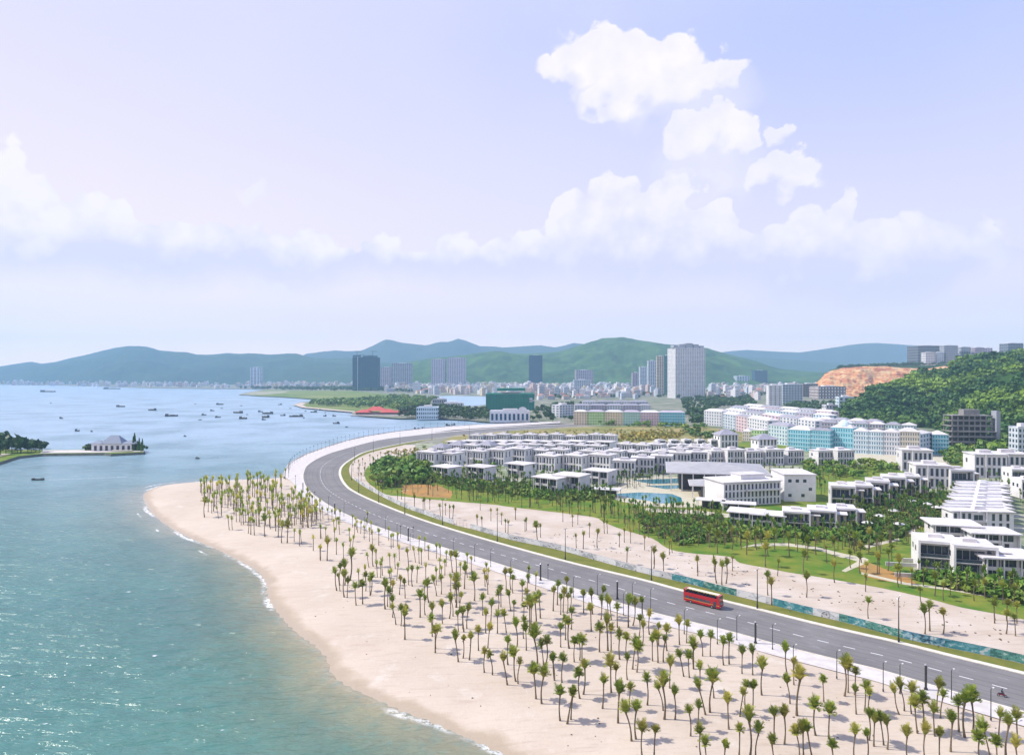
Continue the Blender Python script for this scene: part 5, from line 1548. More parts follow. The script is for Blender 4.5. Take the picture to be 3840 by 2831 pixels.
# open boat with two people and its wake, left
x, y = G(143, 1800, 0)
ob = empty('boat', (x, y, 0), R(8)); tag(ob, 'small open dark boat with two people, alone in the near left water', 'boat')
mb = MB(); st = [(-3.9, .75, 1.3), (-2, 1.1, .75), (2, 1.1, .75), (3.9, .12, 1.5)]
for (xx, w_, h_) in st:
    for (yy, zz_) in ((-w_, h_), (-w_ * .6, -.2), (w_ * .6, -.2), (w_, h_)): mb.v.append((xx, yy, zz_))
for i in range(3):
    for k in range(3):
        mb.f.append((i * 4 + k, i * 4 + k + 1, i * 4 + 5 + k, i * 4 + 4 + k)); mb.mi.append(0)
mb.f.append((0, 3, 2, 1)); mb.mi.append(0)
mb.build('hull', m_wood, ob)
MB().box(-3.3, 2.6, -.9, .9, .28, .34).build('floor_boards', m_timber, ob)
SJ = [(0, 0, .9), (0, 0, 1.2), (0, 0, 1.42), (0, 0, 1.54), (0, 0, 1.66), (0, .2, 1.38), (.05, .26, 1.1), (.12, .26, .86), (0, -.2, 1.38), (.05, -.26, 1.1), (.12, -.26, .86),
      (0, .1, .5), (0, .1, .08), (.14, .1, .04), (0, -.1, .5), (0, -.1, .08), (.14, -.1, .04)]
for k, (dx, w_) in enumerate(((-2.3, 'stern'), (2.0, 'bow'))):
    pr = empty('person', (x + dx * math.cos(R(8)), y + dx * math.sin(R(8)), .34), R(60 * k))
    tag(pr, 'person in dark clothes standing at the %s end of the open boat' % {'stern': 'left', 'bow': 'right'}[w_], 'person')
    figure('body', SJ, E, RR, m_cloth, (0, 0, 0), 0, pr)
    MB().tube([(0, 0, 1.70), (0, 0, 1.75), (0, 0, 1.92)], [.26, .24, .03], 10).build('hat', m_cream, pr)
# wake: a low foam trail on the water behind it
m_foam = mat('foam', (0.75, 0.78, 0.78), 0.7, 0.3)
mb = MB(); rg = random.Random(2)
for k in range(60):
    u = k / 60; wx, wy = x + 6 + u * 46, y + 1 + u * 14 + rg.uniform(-1.2, 1.2) * (0.5 + u)
    mb.face([(wx, wy, .02), (wx + rg.uniform(.5, 1.6), wy + rg.uniform(-.15, .1), .02), (wx + rg.uniform(.4, 1.4), wy + .3, .03), (wx - .2, wy + .22, .02)])
wk = mb.build('wake', m_foam); wk['kind'] = 'stuff'

# ================================================================== RESORT BUILDINGS
VP = {}
w_tall = MB().box(-.6, .6, -.06, .02, 0, 3.1).mesh('window', m_glass)
w_sq = MB().box(-.9, .9, -.06, .02, 0, 1.7).mesh('window', m_glass)
w_big = MB().box(-1.9, 1.9, -.06, .02, 0, 2.7).mesh('window', m_glass)
frame_t = MB().box(-.72, -.6, -.10, .0, -.1, 3.2).box(.6, .72, -.10, .0, -.1, 3.2).box(-.6, .6, -.10, .0, -.1, 0).box(-.6, .6, -.10, .0, 3.1, 3.2).mesh('frame', m_roof)
frame_b = MB().box(-2.05, -1.9, -.12, .0, -.1, 2.85).box(1.9, 2.05, -.12, .0, -.1, 2.85).box(-.05, .05, -.12, -.061, 0, 2.7).box(-1.9, 1.9, -.12, .0, 2.7, 2.85).mesh('frame', m_roof)


def part(root, name, me, loc=(0, 0, 0), rz=0.0, lab=None):
    o = link(name, me, root); o.location = loc; o.rotation_euler = (0, 0, rz)
    reg(root, o)
    return o


def win(root, me, loc, rz=0.0, fr=None):
    o = part(root, 'window', me, loc, rz)
    if fr:
        f = link('frame', fr, o); reg(o, f)
    return o


# A: two tall storeys of strip windows under a thin white roof slab
W_, D_, H_ = 15.0, 12.0, 9.2
a = empty('villa'); VP['strip'] = a
part(a, 'wall', MB().box(-W_ / 2, W_ / 2, 0, D_, 0, H_).mesh('wall', m_wall))
part(a, 'roof', MB().box(-W_ / 2 - .5, W_ / 2 + .5, -.7, D_ + .4, H_, H_ + .35).box(-3, 2.5, 5, 9, H_ + .35, H_ + 1.6).mesh('roof', m_roof))
for i, x in enumerate((-6, -3.9, -.6, 1.6, 3.8, 6.1)):
    for z in (.9, 5.1): win(a, w_tall, (x, 0, z), 0, frame_t)
for y in (3, 8): win(a, w_tall, (W_ / 2, y, 5.1), R(90), frame_t)
for y in (3, 8): win(a, w_sq, (-W_ / 2, y, 5.6), R(-90))
part(a, 'fin_wall', MB().box(-2.6, -2.3, -1.1, -.002, 0, H_).mesh('fin_wall', m_wall))
part(a, 'fin_wall', MB().box(-W_ / 2 - .3, -W_ / 2 - .002, -1.1, D_ * .4, 0, H_).mesh('fin_wall', m_wall))
part(a, 'balcony', MB().box(-2.3, 0.6, -1.3, -.12, 4.2, 4.4).box(-2.3, .6, -1.3, -1.24, 4.4, 5.3).mesh('balcony', m_roof))
part(a, 'door', MB().box(-2.0, -1.0, -.08, .02, .1, 2.6).mesh('door', m_dark))
# P: pavilion house, low with a wide flat roof over dark glass and a blank side wall
p_ = empty('villa'); VP['pavilion'] = p_
part(p_, 'wall', MB().box(-7, 7, 1.2, 11, 0, 6.3).mesh('wall', m_wall))
part(p_, 'roof', MB().box(-8.2, 8.0, -1.2, 12, 6.3, 6.75).mesh('roof', m_roof))
for x in (-4.8, -.6): win(p_, w_big, (x, 1.2, .4), 0, frame_b); win(p_, w_big, (x, 1.2, 3.4), 0, frame_b)
win(p_, w_big, (4.0, 1.2, 3.4), 0, frame_b); part(p_, 'door', MB().box(3.2, 4.6, 1.12, 1.22, .1, 2.6).mesh('door', m_dark))
win(p_, w_sq, (7, 6, 4.0), R(90)); win(p_, w_sq, (-7, 6, 4.0), R(-90))
part(p_, 'fin_wall', MB().box(7.002, 7.4, -.8, 11.2, 0, 6.3).mesh('fin_wall', m_wall))
part(p_, 'balcony', MB().box(-7, 2, -.4, 1.1, 3.05, 3.2).box(-7, 2, -.4, -.34, 3.2, 4.1).mesh('balcony', m_roof))
for x in (-6.9, -2.6, 1.8): part(p_, 'column', MB().box(x - .15, x + .15, -.8, -.5, 0, 6.3).mesh('column', m_wall))
# H: hip roof house
h_ = empty('villa'); VP['hip'] = h_
part(h_, 'wall', MB().box(-7, 7, 0, 12, 0, 8.2).mesh('wall', m_wall))
part(h_, 'roof', MB().hip(-7, 7, 0, 12, 8.2, 11.2, .5, 1.0).mesh('roof', m_tile))
for x in (-5, -2.4, .4, 3, 5.4):
    for z in (.8, 4.8): win(h_, w_tall, (x, 0, z), 0, frame_t)
for y in (3, 8.5): win(h_, w_sq, (7, y, 5.2), R(90)); win(h_, w_sq, (-7, y, 5.2), R(-90))
part(h_, 'eaves', MB().box(-8, 8, -1, 13, 8.0, 8.19).mesh('eaves', m_roof))
part(h_, 'door', MB().box(-1.4, -.5, -.08, .02, .1, 2.5).mesh('door', m_dark))
# B: white portal frame round two recessed storeys of dark glass, lower wing beside it
b2 = empty('villa'); VP['portal'] = b2
part(b2, 'wall', MB().box(-5, 5.5, 2.0, 12, 0, 8.6).mesh('wall', m_wall))
part(b2, 'portal_frame', MB().box(-5.6, -5.0, -.6, 12, 0, 9.2).box(5.5, 6.1, -.6, 12, 0, 9.2).box(-5.0, 5.5, -.6, 12, 8.6, 9.2).mesh('portal_frame', m_wall))
part(b2, 'wing', MB().box(6.1, 10, 3.5, 12, 0, 7.2).mesh('wing', m_stone))
part(b2, 'wing_roof', MB().box(6.1, 10.5, 2.8, 12.3, 7.2, 7.5).mesh('wing_roof', m_roof))
for z in (.5, 4.8):
    for x in (-2.8, 1.2): win(b2, w_big, (x, 2.0, z), 0, frame_b)
    win(b2, w_tall, (4.4, 2.0, z), 0, frame_t)
    win(b2, w_tall, (8.2, 3.5, min(z, 3.7)), 0, frame_t)
part(b2, 'balcony', MB().box(-5, 5.5, -.3, 1.95, 4.0, 4.25).mesh('balcony', m_wall))
part(b2, 'balcony_rail', MB().box(-5, 5.5, -.3, -.25, 4.25, 5.2).mesh('balcony_rail', m_glass))
part(b2, 'roof', MB().box(-5.6, 6.1, -.6, 12, 9.2, 9.4).box(-2, 2, 5, 8, 9.4, 10.4).mesh('roof', m_roof))
for y in (4, 8.5): win(b2, w_sq, (-5.6, y, 5.2), R(-90))

ROWS = [
 ('strip', 'in row hidden between pools and rear rows', -32, .85, [(1700, 1736), (1960, 1728), (2020, 1736), (2090, 1738), (2200, 1742), (2300, 1744), (2360, 1742), (2420, 1744), (2480, 1738), (2540, 1732), (2600, 1730), (2650, 1734)]),
 ('pavilion', 'in front row by the palm grove', -38, 1.0, [(1652, 1797), (1783, 1797), (1933, 1789)]),
 ('pavilion', 'beside the pools', -35, 1.05, [(2045, 1848), (2125, 1845), (2235, 1818)]),
 ('strip', 'in second row above the grove', -34, .98, [(1597, 1760), (1665, 1760), (1782, 1747), (1858, 1747), (1935, 1738)]),
 ('strip', 'behind the pavilions left of the pools', -36, .98, [(2045, 1770), (2147, 1772), (2247, 1774)]),
 ('strip', 'along the back of the pools', -14, .95, [(2340, 1790), (2410, 1778), (2480, 1772), (2550, 1757), (2615, 1750)]),
 ('hip', 'in third row of the left estate', -34, .9, [(1640, 1718), (1705, 1712), (1815, 1715)]),
 ('strip', 'in third row of the left estate', -34, .85, [(1762, 1716), (1872, 1712), (1930, 1708), (1990, 1712), (2050, 1712), (2110, 1714), (2170, 1716), (2230, 1718), (2340, 1714), (2400, 1716), (2450, 1716)]),
 ('pavilion', 'in fourth row of the left estate', -30, .95, [(1700, 1692), (1755, 1690), (1812, 1690), (1868, 1688), (1924, 1688), (1980, 1688), (2036, 1689), (2092, 1690), (2148, 1690), (2204, 1690), (2260, 1692)]),
 ('strip', 'in rear row by the dry field', -30, .78, [(1780, 1668), (1830, 1667), (1880, 1667), (1930, 1667), (1980, 1667), (2030, 1667), (2080, 1668), (2130, 1668), (2180, 1668), (2230, 1669), (2280, 1670)]),
 ('portal', 'in bright row behind the clubhouse', 8, .72, [(2480, 1706), (2522, 1706), (2564, 1705), (2606, 1706), (2650, 1709)]),
 ('portal', 'in rear row by the yellow scrub', 8, .62, [(2480, 1681), (2530, 1680), (2580, 1679), (2630, 1679), (2680, 1680)]),
 ('strip', 'in row between clubhouse and turquoise block', 12, .92, [(2700, 1744), (2762, 1746), (2830, 1746), (2905, 1744), (2985, 1740), (3100, 1744), (3172, 1746)]),
 ('hip', 'before the lime shophouse', 5, 1.15, [(2735, 1682), (2880, 1700)]),
 ('portal', 'in stepped row left of the garden', -22, .92, [(3160, 1905), (3228, 1902), (3290, 1886), (3352, 1868), (3410, 1853)]),
 ('strip', 'in back corner by the trees', -18, 1.2, [(3440, 1768), (3500, 1832)]),
 ('portal', 'beside the top of the terrace row', -10, 1.0, [(3606, 1838)]),
 ('portal', 'in front row right of the clubhouse', -20, 1.0, [(2985, 1992), (3080, 1990), (3160, 1978)]),
 ('pavilion', 'in front row below the clubhouse', -22, 1.0, [(2795, 1975), (2880, 1984)]),
 ('pavilion', 'behind the right front villas', -12, 1.15, [(3590, 2040), (3735, 2066)]),
 ('portal', 'at the right front edge', -18, 1.12, [(3520, 2140), (3655, 2165)]),
 ('pavilion', 'at the far right front edge', -10, 1.2, [(3800, 2180)]),
 ('strip', 'in back row at the far right', -12, 1.3, [(3715, 1792), (3800, 1790)]),
 ('portal', 'in second back row at far right', -12, .9, [(3830, 1826), (3868, 1870)]),
]
KN = {'strip': 'white strip-windowed villa', 'pavilion': 'white flat-roofed glazed villa', 'hip': 'white villa with hip roof', 'portal': 'white portal-framed villa'}
usedv = set()
rg = random.Random(77)
for kind, where_, rot, sc, pts in ROWS:
    for j, (px, py) in enumerate(pts):
        x, y = G(px, py)
        rz = R(rot + rg.uniform(-3, 3)); s = sc * rg.uniform(.96, 1.05) * (1.08 if py < 1930 else 1)
        zk = 1.25 if py < 1930 else 1.0
        lab = '%s %s' % (KN[kind], where_) + (', %s from left' % ordinal(j) if len(pts) > 1 else '')
        if kind not in usedv:
            usedv.add(kind); o = VP[kind]; o.location = (x, y, LAND); o.rotation_euler = (0, 0, rz); o.scale = (s, s, s * zk * rg.uniform(.92, 1.04))
        else:
            o = copy_tree(VP[kind], (x, y, LAND), rz, (s, s, s * zk * rg.uniform(.92, 1.04)))
        tag(o, lab, 'villa', 'white villas of the resort')

# terrace row at the right: nine houses one behind another
th = empty('terraced_house'); TW = 26.0
part(th, 'wall', MB().box(-TW / 2, TW / 2, 0, 9.0, 0, 8.6).mesh('wall', m_wall))
part(th, 'roof', MB().box(-TW / 2 - .6, -2.2, -.8, 9.1, 8.6, 9.0).box(-1.6, TW / 2 + .6, -.8, 9.1, 8.6, 9.0).mesh('roof', m_roof))
part(th, 'stair_head', MB().box(-1.6, 3.0, 3.5, 6.5, 9.0, 10.6).mesh('stair_head', m_wall))
part(th, 'parapet', MB().box(-TW / 2 - .6, TW / 2 + .6, 8.7, 9.1, 9.0, 9.6).mesh('parapet', m_wall))
for x in (-11.5, -8, -5.5, 4.5, 7.5, 10.5):
    for z in (.7, 4.8): win(th, w_tall, (x, 0, z), 0, frame_t)
for z in (.4, 4.6): win(th, w_big, (-1.8, .0, z), 0, frame_b)
for x in (-13, -9.8, 1.2): part(th, 'fin_wall', MB().box(x, x + .35, -1.1, -.002, 0, 8.6).mesh('fin_wall', m_wall))
part(th, 'balcony', MB().box(-4.2, .9, -1.3, -.13, 4.2, 4.4).box(-4.2, .9, -1.3, -1.24, 4.4, 5.2).mesh('balcony', m_roof))
win(th, w_sq, (-TW / 2, 4.5, 5.2), R(-90)); win(th, w_sq, (TW / 2, 4.5, 5.2), R(90))
fx_, fy_ = G(3685, 1992); ex_, ey_ = G(3700, 1868)
for k in range(9):
    u = k / 8
    loc = (fx_ + (ex_ - fx_) * u, fy_ + (ey_ - fy_) * u, LAND + k * .0)
    lab = 'white terraced house with roof slab, %s' % ('nearest of the stacked row at right' if k == 0 else '%s from front of the stacked row' % ordinal(k))
    if k == 0: th.location = loc; th.rotation_euler = (0, 0, R(-6)); o = th
    else: o = copy_tree(th, loc, R(-6), (1 - .015 * k, 1, .88 + .05 * (k % 2)))
    tag(o, lab, 'house', 'terraced houses stacked one behind another')

# clubhouse with two wide hip roofs
cx_, cy_ = G(2690, 1820)
cl = empty('clubhouse', (cx_, cy_, LAND), R(-12)); tag(cl, 'large white clubhouse with two wide grey hip roofs beside the pools', 'clubhouse')
m_croof = mat('clubhouse_roof', (0.40, 0.395, 0.41), .7, .3, (.33, .325, .34), .2)
MB().hip(-30, 27, -26, 24, 11.2, 15.0, .5, 1.5).build('main_roof', m_croof, cl)
MB().box(-31.8, 28.8, -27.8, 25.8, 10.6, 11.19).build('main_eaves', m_roof, cl)
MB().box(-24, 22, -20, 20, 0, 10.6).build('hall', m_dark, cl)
for x in np.linspace(-29, 23, 9):
    MB().box(x - .3, x + .3, -26.4, -25.8, 0, 10.6).build('column', m_wall, cl)
MB().hip(-18, 13, -50, -29.4, 7.4, 9.8, .5, 1.0).build('lower_roof', m_croof, cl)
MB().box(-19.2, 14.2, -51.2, -28.2, 7.0, 7.39).build('lower_eaves', m_roof, cl)
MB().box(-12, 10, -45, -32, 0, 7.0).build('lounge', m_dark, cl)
for x in np.linspace(-17.5, 12.5, 6):
    MB().box(x - .25, x + .25, -50, -49.5, 0, 7.0).build('column', m_wall, cl)
bx_, by_ = G(2822, 1893)
wg = empty('hotel_wing', (bx_, by_, LAND), R(14)); wg.scale = (.82, 1, .95); tag(wg, 'long bluish-white three-storey wing with blank right end, right of the clubhouse roofs', 'hotel wing')
MB().box(-21, 21, 0, 20, 0, 13.0).build('wall', m_wall, wg)
MB().box(-21.8, 21.8, -.9, 20.6, 13.0, 13.5).build('roof', m_roof, wg)
MB().box(-4, 14, 6, 16, 13.5, 16).build('roof_house', m_wall, wg)
MB().box(-4.5, 14.5, 5.5, 16.5, 16, 16.4).build('roof_house_slab', m_roof, wg)
for z in (.6, 4.7, 8.8):
    for x in np.linspace(-19.3, 19.3, 15):
        win(wg, w_tall, (x, 0, z), 0, frame_t)
    for y in (5, 10, 15):
        if z > 4: win(wg, w_sq, (21, y, z + .6), R(90))
MB().box(-5, 21, -1.6, -.13, 8.0, 8.3).build('balcony', m_roof, wg)
MB().box(-5, 21, -1.6, -1.54, 8.3, 9.2).build('balcony_rail', m_wall, wg)
bx_, by_ = G(2990, 1880)
an = empty('annex', (bx_, by_, LAND), R(-4)); tag(an, 'white cube annex with few dark windows at the right end of the hotel wing', 'annex')
MB().box(-7, 10, 0, 24, 0, 14.5).build('wall', m_wall, an)
MB().box(-7.5, 10.5, -.5, 24.5, 14.5, 15.0).build('roof', m_roof, an)
for (x, z) in ((-4, 10.5), (0, 10.5), (4, 10.5), (-4, 2.5), (3, 2.5), (7, 6)): win(an, w_sq, (x, 0, z), 0)
for (x_, y_, w_, where_) in ((2665, 1905, 15, 'below the clubhouse terrace'), (2275, 1862, 16, 'left of the pool'), (2770, 1918, 17, 'before the hotel wing')):
    x, y = G(x_, y_)
    pv_ = empty('pavilion', (x, y, LAND), R(-20)); tag(pv_, 'open garden pavilion with flat pale roof %s' % where_, 'pavilion')
    MB().box(-w_ / 2, w_ / 2, -4, 5, 4.3, 4.65).build('roof', m_roof, pv_)
    MB().box(-w_ / 2 + 3, w_ / 2 - 3, 1, 4, 0, 4.3).build('bar', m_dark, pv_)
    for dx in (-w_ / 2 + .8, 0, w_ / 2 - .8):
        for dy in (-3.5, 4.3): MB().box(dx - .15, dx + .15, dy - .15, dy + .15, 0, 4.3).build('column', m_wall, pv_)
# low round garden walls by the right front villas
for (px, py, w_) in ((3400, 2125, 14), (3450, 2110, 12), (3500, 2170, 24)):
    x, y = G(px, py)
    gw = empty('garden_wall', (x, y, LAND), R(-12)); tag(gw, 'low pale garden wall %s' % {3400: 'by the bare soil patch', 3450: 'behind the bare soil patch', 3500: 'with rails before the right front villas'}[px], 'garden wall')
    MB().box(-w_ / 2, w_ / 2, 0, .4, 0, 1.3).build('wall', m_pave, gw)
    MB().box(-w_ / 2 - .1, w_ / 2 + .1, -.06, .46, 1.3, 1.42).build('coping', m_roof, gw)

# ================================================================== TOWN
def cmat(name, c, var=.06):
    return mat(name, c, .8, .2, tuple(v * .85 for v in c), .08, objvar=var)


m_band = cmat('pale_trim', (.70, .69, .70))


def blockhouse(name, label, cat, P0, P1, h, d, wall, floors, bays, roofm=None, roofh=0.0, group=None, zb=LAND, t=None, top_box=True, winm=None, wfrac=.5, hfrac=.55, band=True, side_bays=None, extra=None):
    """front line from P0 to P1 (world xy)"""
    P0 = Vector((*P0, 0)); P1 = Vector((*P1, 0))
    wd_ = (P1 - P0).length; rz = math.atan2((P1 - P0).y, (P1 - P0).x)
    r = empty(name, ((P0.x + P1.x) / 2, (P0.y + P1.y) / 2, zb), rz)
    tag(r, label, cat, group)
    MB().box(-wd_ / 2, wd_ / 2, 0, d, -1, h).build('wall', wall, r)
    winm = winm or (m_pane if name in ('shophouse',) else m_glass)
    mb = MB(); fh = h / floors; bw = wd_ / bays
    ww, wh = bw * wfrac, fh * hfrac
    for f in range(floors):
        z0 = f * fh + (fh - wh) * .45
        for b_ in range(bays):
            x0 = -wd_ / 2 + b_ * bw + (bw - ww) / 2
            mb.box(x0, x0 + ww, -.09, .05, z0, z0 + wh)
        sb_ = side_bays or max(2, int(d / bw))
        sw_ = d / sb_
        for b_ in range(sb_):
            y0 = b_ * sw_ + sw_ * (1 - wfrac) / 2
            mb.box(-wd_ / 2 - .09, -wd_ / 2 + .05, y0, y0 + sw_ * wfrac, z0, z0 + wh)
            mb.box(wd_ / 2 - .05, wd_ / 2 + .09, y0, y0 + sw_ * wfrac, z0, z0 + wh)
    o = mb.build('windows', winm or m_glass, r); o['kind'] = 'stuff'
    if band:
        mb = MB()
        for f in range(1, floors + 1):
            z = f * fh
            mb.box(-wd_ / 2 - .25, wd_ / 2 + .25, -.25, d + .25, z - .22 + (0.05 if f == floors else 0), z + .12)
        o = mb.build('floor_bands', m_band, r); o['kind'] = 'stuff'
    if roofh:
        MB().hip(-wd_ / 2, wd_ / 2, 0, d, h + .13, h + roofh, .35, .3).build('roof', roofm, r)
    else:
        MB().box(-wd_ / 2, wd_ / 2, -.01, .35, h + .13, h + 1).box(-wd_ / 2, wd_ / 2, d - .35, d, h + .13, h + 1).build('parapet', wall, r)
        if top_box: MB().box(-wd_ * .18, wd_ * .2, d * .3, d * .7, h + .13, h + 3.2).build('roof_house', m_band, r)
    return r


def tower(label, x0, x1, ytop, ybase, wall, floors, bays, dep=.8, t=None, zb=LAND, rot=0, cat='tower', **kw):
    t = t or F * (HC - LAND) / (ybase - Y0)
    if t > 3900: t = 3900 if 'hill' not in kw else t
    w0, w1 = AT(x0, t), AT(x1, t)
    h = HC + (Y0 - ytop) / F * t - zb
    c_ = ((w0 + w1) / 2); hw = (w1 - w0) / 2
    hw *= .86 if rot else 1
    P0 = (c_ - hw * math.cos(R(rot)), t - hw * math.sin(R(rot))); P1 = (c_ + hw * math.cos(R(rot)), t + hw * math.sin(R(rot)))
    return blockhouse('tower' if h > 35 else 'building', label, cat, P0, P1, h, (w1 - w0) * dep, wall, floors, bays, zb=zb, **kw)


c_navy = cmat('navy_netting', (.02, .07, .13)); c_lilac = cmat('lilac_render', (.50, .44, .52)); c_bw = cmat('blue_white_render', (.55, .62, .70))
c_grey = cmat('grey_render', (.38, .40, .45)); c_mauve = cmat('mauve_render', (.42, .33, .40)); c_cream = cmat('cream_render', (.66, .58, .44)); c_green = cmat('green_glass', (.04, .20, .17))
c_brown = cmat('brown_concrete', (.20, .14, .13)); c_white = cmat('town_white', (.72, .72, .74)); c_teal = cmat('teal_render', (.22, .60, .70)); c_cyan = cmat('cyan_render', (.60, .74, .80)); c_pink = cmat('pink_render', (.76, .54, .58)); m_pane = mat('shop_pane', (.13, .19, .25), .2, .5)
c_lime = cmat('lime_render', (.52, .76, .24)); c_peach = cmat('peach_render', (.84, .68, .42)); c_mint = cmat('mint_render', (.48, .74, .60)); c_net = cmat('green_net', (.025, .24, .17)); c_net2 = cmat('green_net_window', (.015, .16, .12))
t1 = tower('broad dark blue netted tower under construction with cranes left of centre', 1315, 1425, 1340, 1465, c_navy, 26, 9, rot=6, winm=cmat('navy_floor', (.015, .045, .08)), band=False, top_box=False)
m_cr = m_metal
for dx, hh in ((-38, 24), (-22, 10), (30, 26), (14, 8)):
    MB().box(dx - .8, dx + .8, 20, 21.6, 144, 146 + hh).box(dx - 9, dx + 20, 20.2, 21.4, 146 + hh, 147.4 + hh).build('crane', m_cr, t1)
MB().box(-62 * .86, -20, -.5, 0, 148, 155).box(-12, 50, 5, 30, 148, 153).build('roof_scaffold', c_navy, t1)
MB().box(-34, -32, -1.2, -.3, 0, 150).build('hoist_mast', c_bw, t1)
tower('pale grey tower directly right of the broad blue netted tower', 1427, 1466, 1378, 1455, c_lilac, 16, 5)
tower('blue-grey slab tower pair right of the pale grey tower', 1468, 1540, 1362, 1455, c_grey, 20, 9)
tower('left lilac apartment tower of the twin pair left of centre', 1617, 1668, 1347, 1450, c_lilac, 24, 6)
tower('right lilac apartment tower of the twin pair left of centre', 1676, 1745, 1342, 1450, c_lilac, 24, 8)
tower('small bluish-white tower on the far shore under the left hills', 938, 975, 1378, 1440, c_bw, 14, 3)
tower('slender dark navy tower standing alone left of the green hill', 1984, 2034, 1333, 1458, c_navy, 30, 6, winm=cmat('navy_glass', (.02, .05, .09)), band=False)
tower('mauve slab building in front of the green hill', 2160, 2225, 1388, 1446, c_mauve, 12, 8)
tower('blue-white hotel block with gridded front before the mauve building', 2153, 2215, 1425, 1472, c_bw, 9, 9)
tower('mauve tower at the left end of the tower cluster', 2372, 2400, 1398, 1462, c_mauve, 14, 3)
tower('light blue tower, second in the tower cluster', 2400, 2431, 1377, 1466, c_bw, 18, 4)
tower('blue-white tower with balconies, third in the tower cluster', 2431, 2462, 1353, 1470, c_bw, 22, 4)
tower('white tower with green glass flank beside the biggest tower', 2463, 2490, 1336, 1484, c_cream, 26, 3, dep=.5)
tower('dark green glass tower beside the biggest tower', 2490, 2514, 1334, 1480, c_green, 26, 3, winm=cmat('green_pane', (.02, .12, .12)))
bt = tower('biggest white apartment tower, broad and tall, right of the tower cluster', 2520, 2658, 1306, 1494, c_white, 38, 17, rot=10, dep=.55, wfrac=.42, hfrac=.45)
for k, (dx, w_, h_) in enumerate(((-42, 14, 6), (-22, 18, 9), (0, 22, 12), (22, 16, 9), (40, 12, 5))):
    MB().box(dx - w_ / 2, dx + w_ / 2, 8, 30, 149, 151 + h_).build('roof_house', c_grey, bt)
tower('white hospital tower face near the woods right of centre', 2880, 2935, 1446, 1530, c_white, 10, 3, rot=-8, cat='building', wfrac=.3, hfrac=.4)
tower('pale blue long hospital block behind the white tower face', 2935, 3010, 1442, 1518, c_bw, 8, 7, cat='building')
tower('small white office block right of the biggest tower', 2763, 2812, 1410, 1448, c_bw, 8, 5, cat='building')
tower('dark blue wrapped block before the hill end', 2832, 2878, 1390, 1436, c_navy, 10, 4, cat='building', band=False)
tower('dark concrete frame building left of the quarry', 3012, 3068, 1440, 1488, c_brown, 6, 6, cat='building')
tower('brown concrete building with white-framed windows below the quarry', 3070, 3172, 1450, 1496, c_brown, 4, 9, cat='building', winm=c_white)
tower('blue and white office block at the foot of the wooded hill', 3143, 3205, 1490, 1566, c_cyan, 6, 3, rot=-10, cat='building')
tower('low white block beside the blue office block', 3098, 3143, 1520, 1568, c_white, 4, 4, cat='building')
tower('bluish tower block cut by the right edge below the hill', 3818, 3880, 1604, 1745, c_bw, 7, 4, cat='building')
gn = tower('building under construction wrapped in dark green netting behind the arched hall', 1822, 2004, 1478, 1538, c_net, 7, 16, cat='building', winm=c_net2, band=False, wfrac=.85, hfrac=.8)
MB().box(38, 44, -.4, -.12, 16, 24).box(38, 50, -.4, -.12, 18, 20).build('banner', c_white, gn)
# roof storeys of the netted building
MB().box(-26, 30, 10, 45, 37.9, 43).build('upper_storey', c_net, gn)
# arched white hall
x0_, y0_ = G(1838, 1583); x1_, y1_ = G(1985, 1583)
ah = blockhouse('hall', 'white arcaded hall with a round gable under the green netted building', 'hall', (x0_, y0_), (x1_, y1_), 16, 26, c_white, 1, 9, winm=c_navy, wfrac=.5, hfrac=.6)
hw_ = (x1_ - x0_) / 2
mb = MB()
arc = [(19 + 7 * math.cos(a_), 16 + 6.5 * math.sin(a_)) for a_ in np.linspace(0, math.pi, 13)]
b_ = len(mb.v)
for yy in (-.3, 1.0): mb.v += [(x, yy, z) for x, z in arc]
mb.f.append(tuple(range(13))[::-1]); mb.f.append(tuple(range(13, 26))); mb.mi += [0, 0]
for i in range(12): mb.f.append((i, i + 1, i + 14, i + 13)); mb.mi.append(0)
mb.build('round_gable', c_white, ah)
mb = MB()
for i in range(10):
    x = -hw_ + i * (2 * hw_ / 9)
    mb.box(x - .7, x + .7, -.8, -.11, 0, 16.5)
o = mb.build('pilasters', c_band if False else m_band, ah); o['kind'] = 'stuff'
# colourful shophouse row by the dry field
seg = [(2150, 2202, c_peach, 'peach'), (2202, 2268, c_lime, 'lime green'), (2268, 2336, c_peach, 'salmon'), (2336, 2402, c_mint, 'mint green'), (2402, 2472, c_pink, 'pink'), (2472, 2570, c_teal, 'teal')]
for j, (a_, b_, mm, cn) in enumerate(seg):
    nb = max(5, int((b_ - a_) / 9))
    blockhouse('shophouse', '%s shophouse block in the colourful row behind the dry field%s' % (cn, ''), 'shophouse', G(a_ + 1, 1593 + (a_ - 2150) * .012), G(b_ - 1, 1593 + (b_ - 2150) * .012), 18.5, 15, mm, 5, nb, c_lilac if j % 2 else c_white, 2.4, 'shophouses of the colourful rows', wfrac=.38, hfrac=.5)
blockhouse('shophouse', 'white corner shophouse with dark square windows left of the peach one', 'shophouse', G(2098, 1566), G(2150, 1563), 20, 18, c_white, 5, 5, group='shophouses of the colourful rows', wfrac=.6)
for j, (a_, b_) in enumerate([(2155, 2215), (2217, 2275), (2277, 2335), (2337, 2398), (2400, 2440)]):
    blockhouse('shophouse', 'lilac-white shophouse with grey roof behind the colourful row, %s from left' % ordinal(j), 'shophouse', G(a_, 1560), G(b_, 1560), 18, 14, c_lilac if j % 2 else c_white, 5, 6, m_tile, 3.0, 'shophouses of the colourful rows')
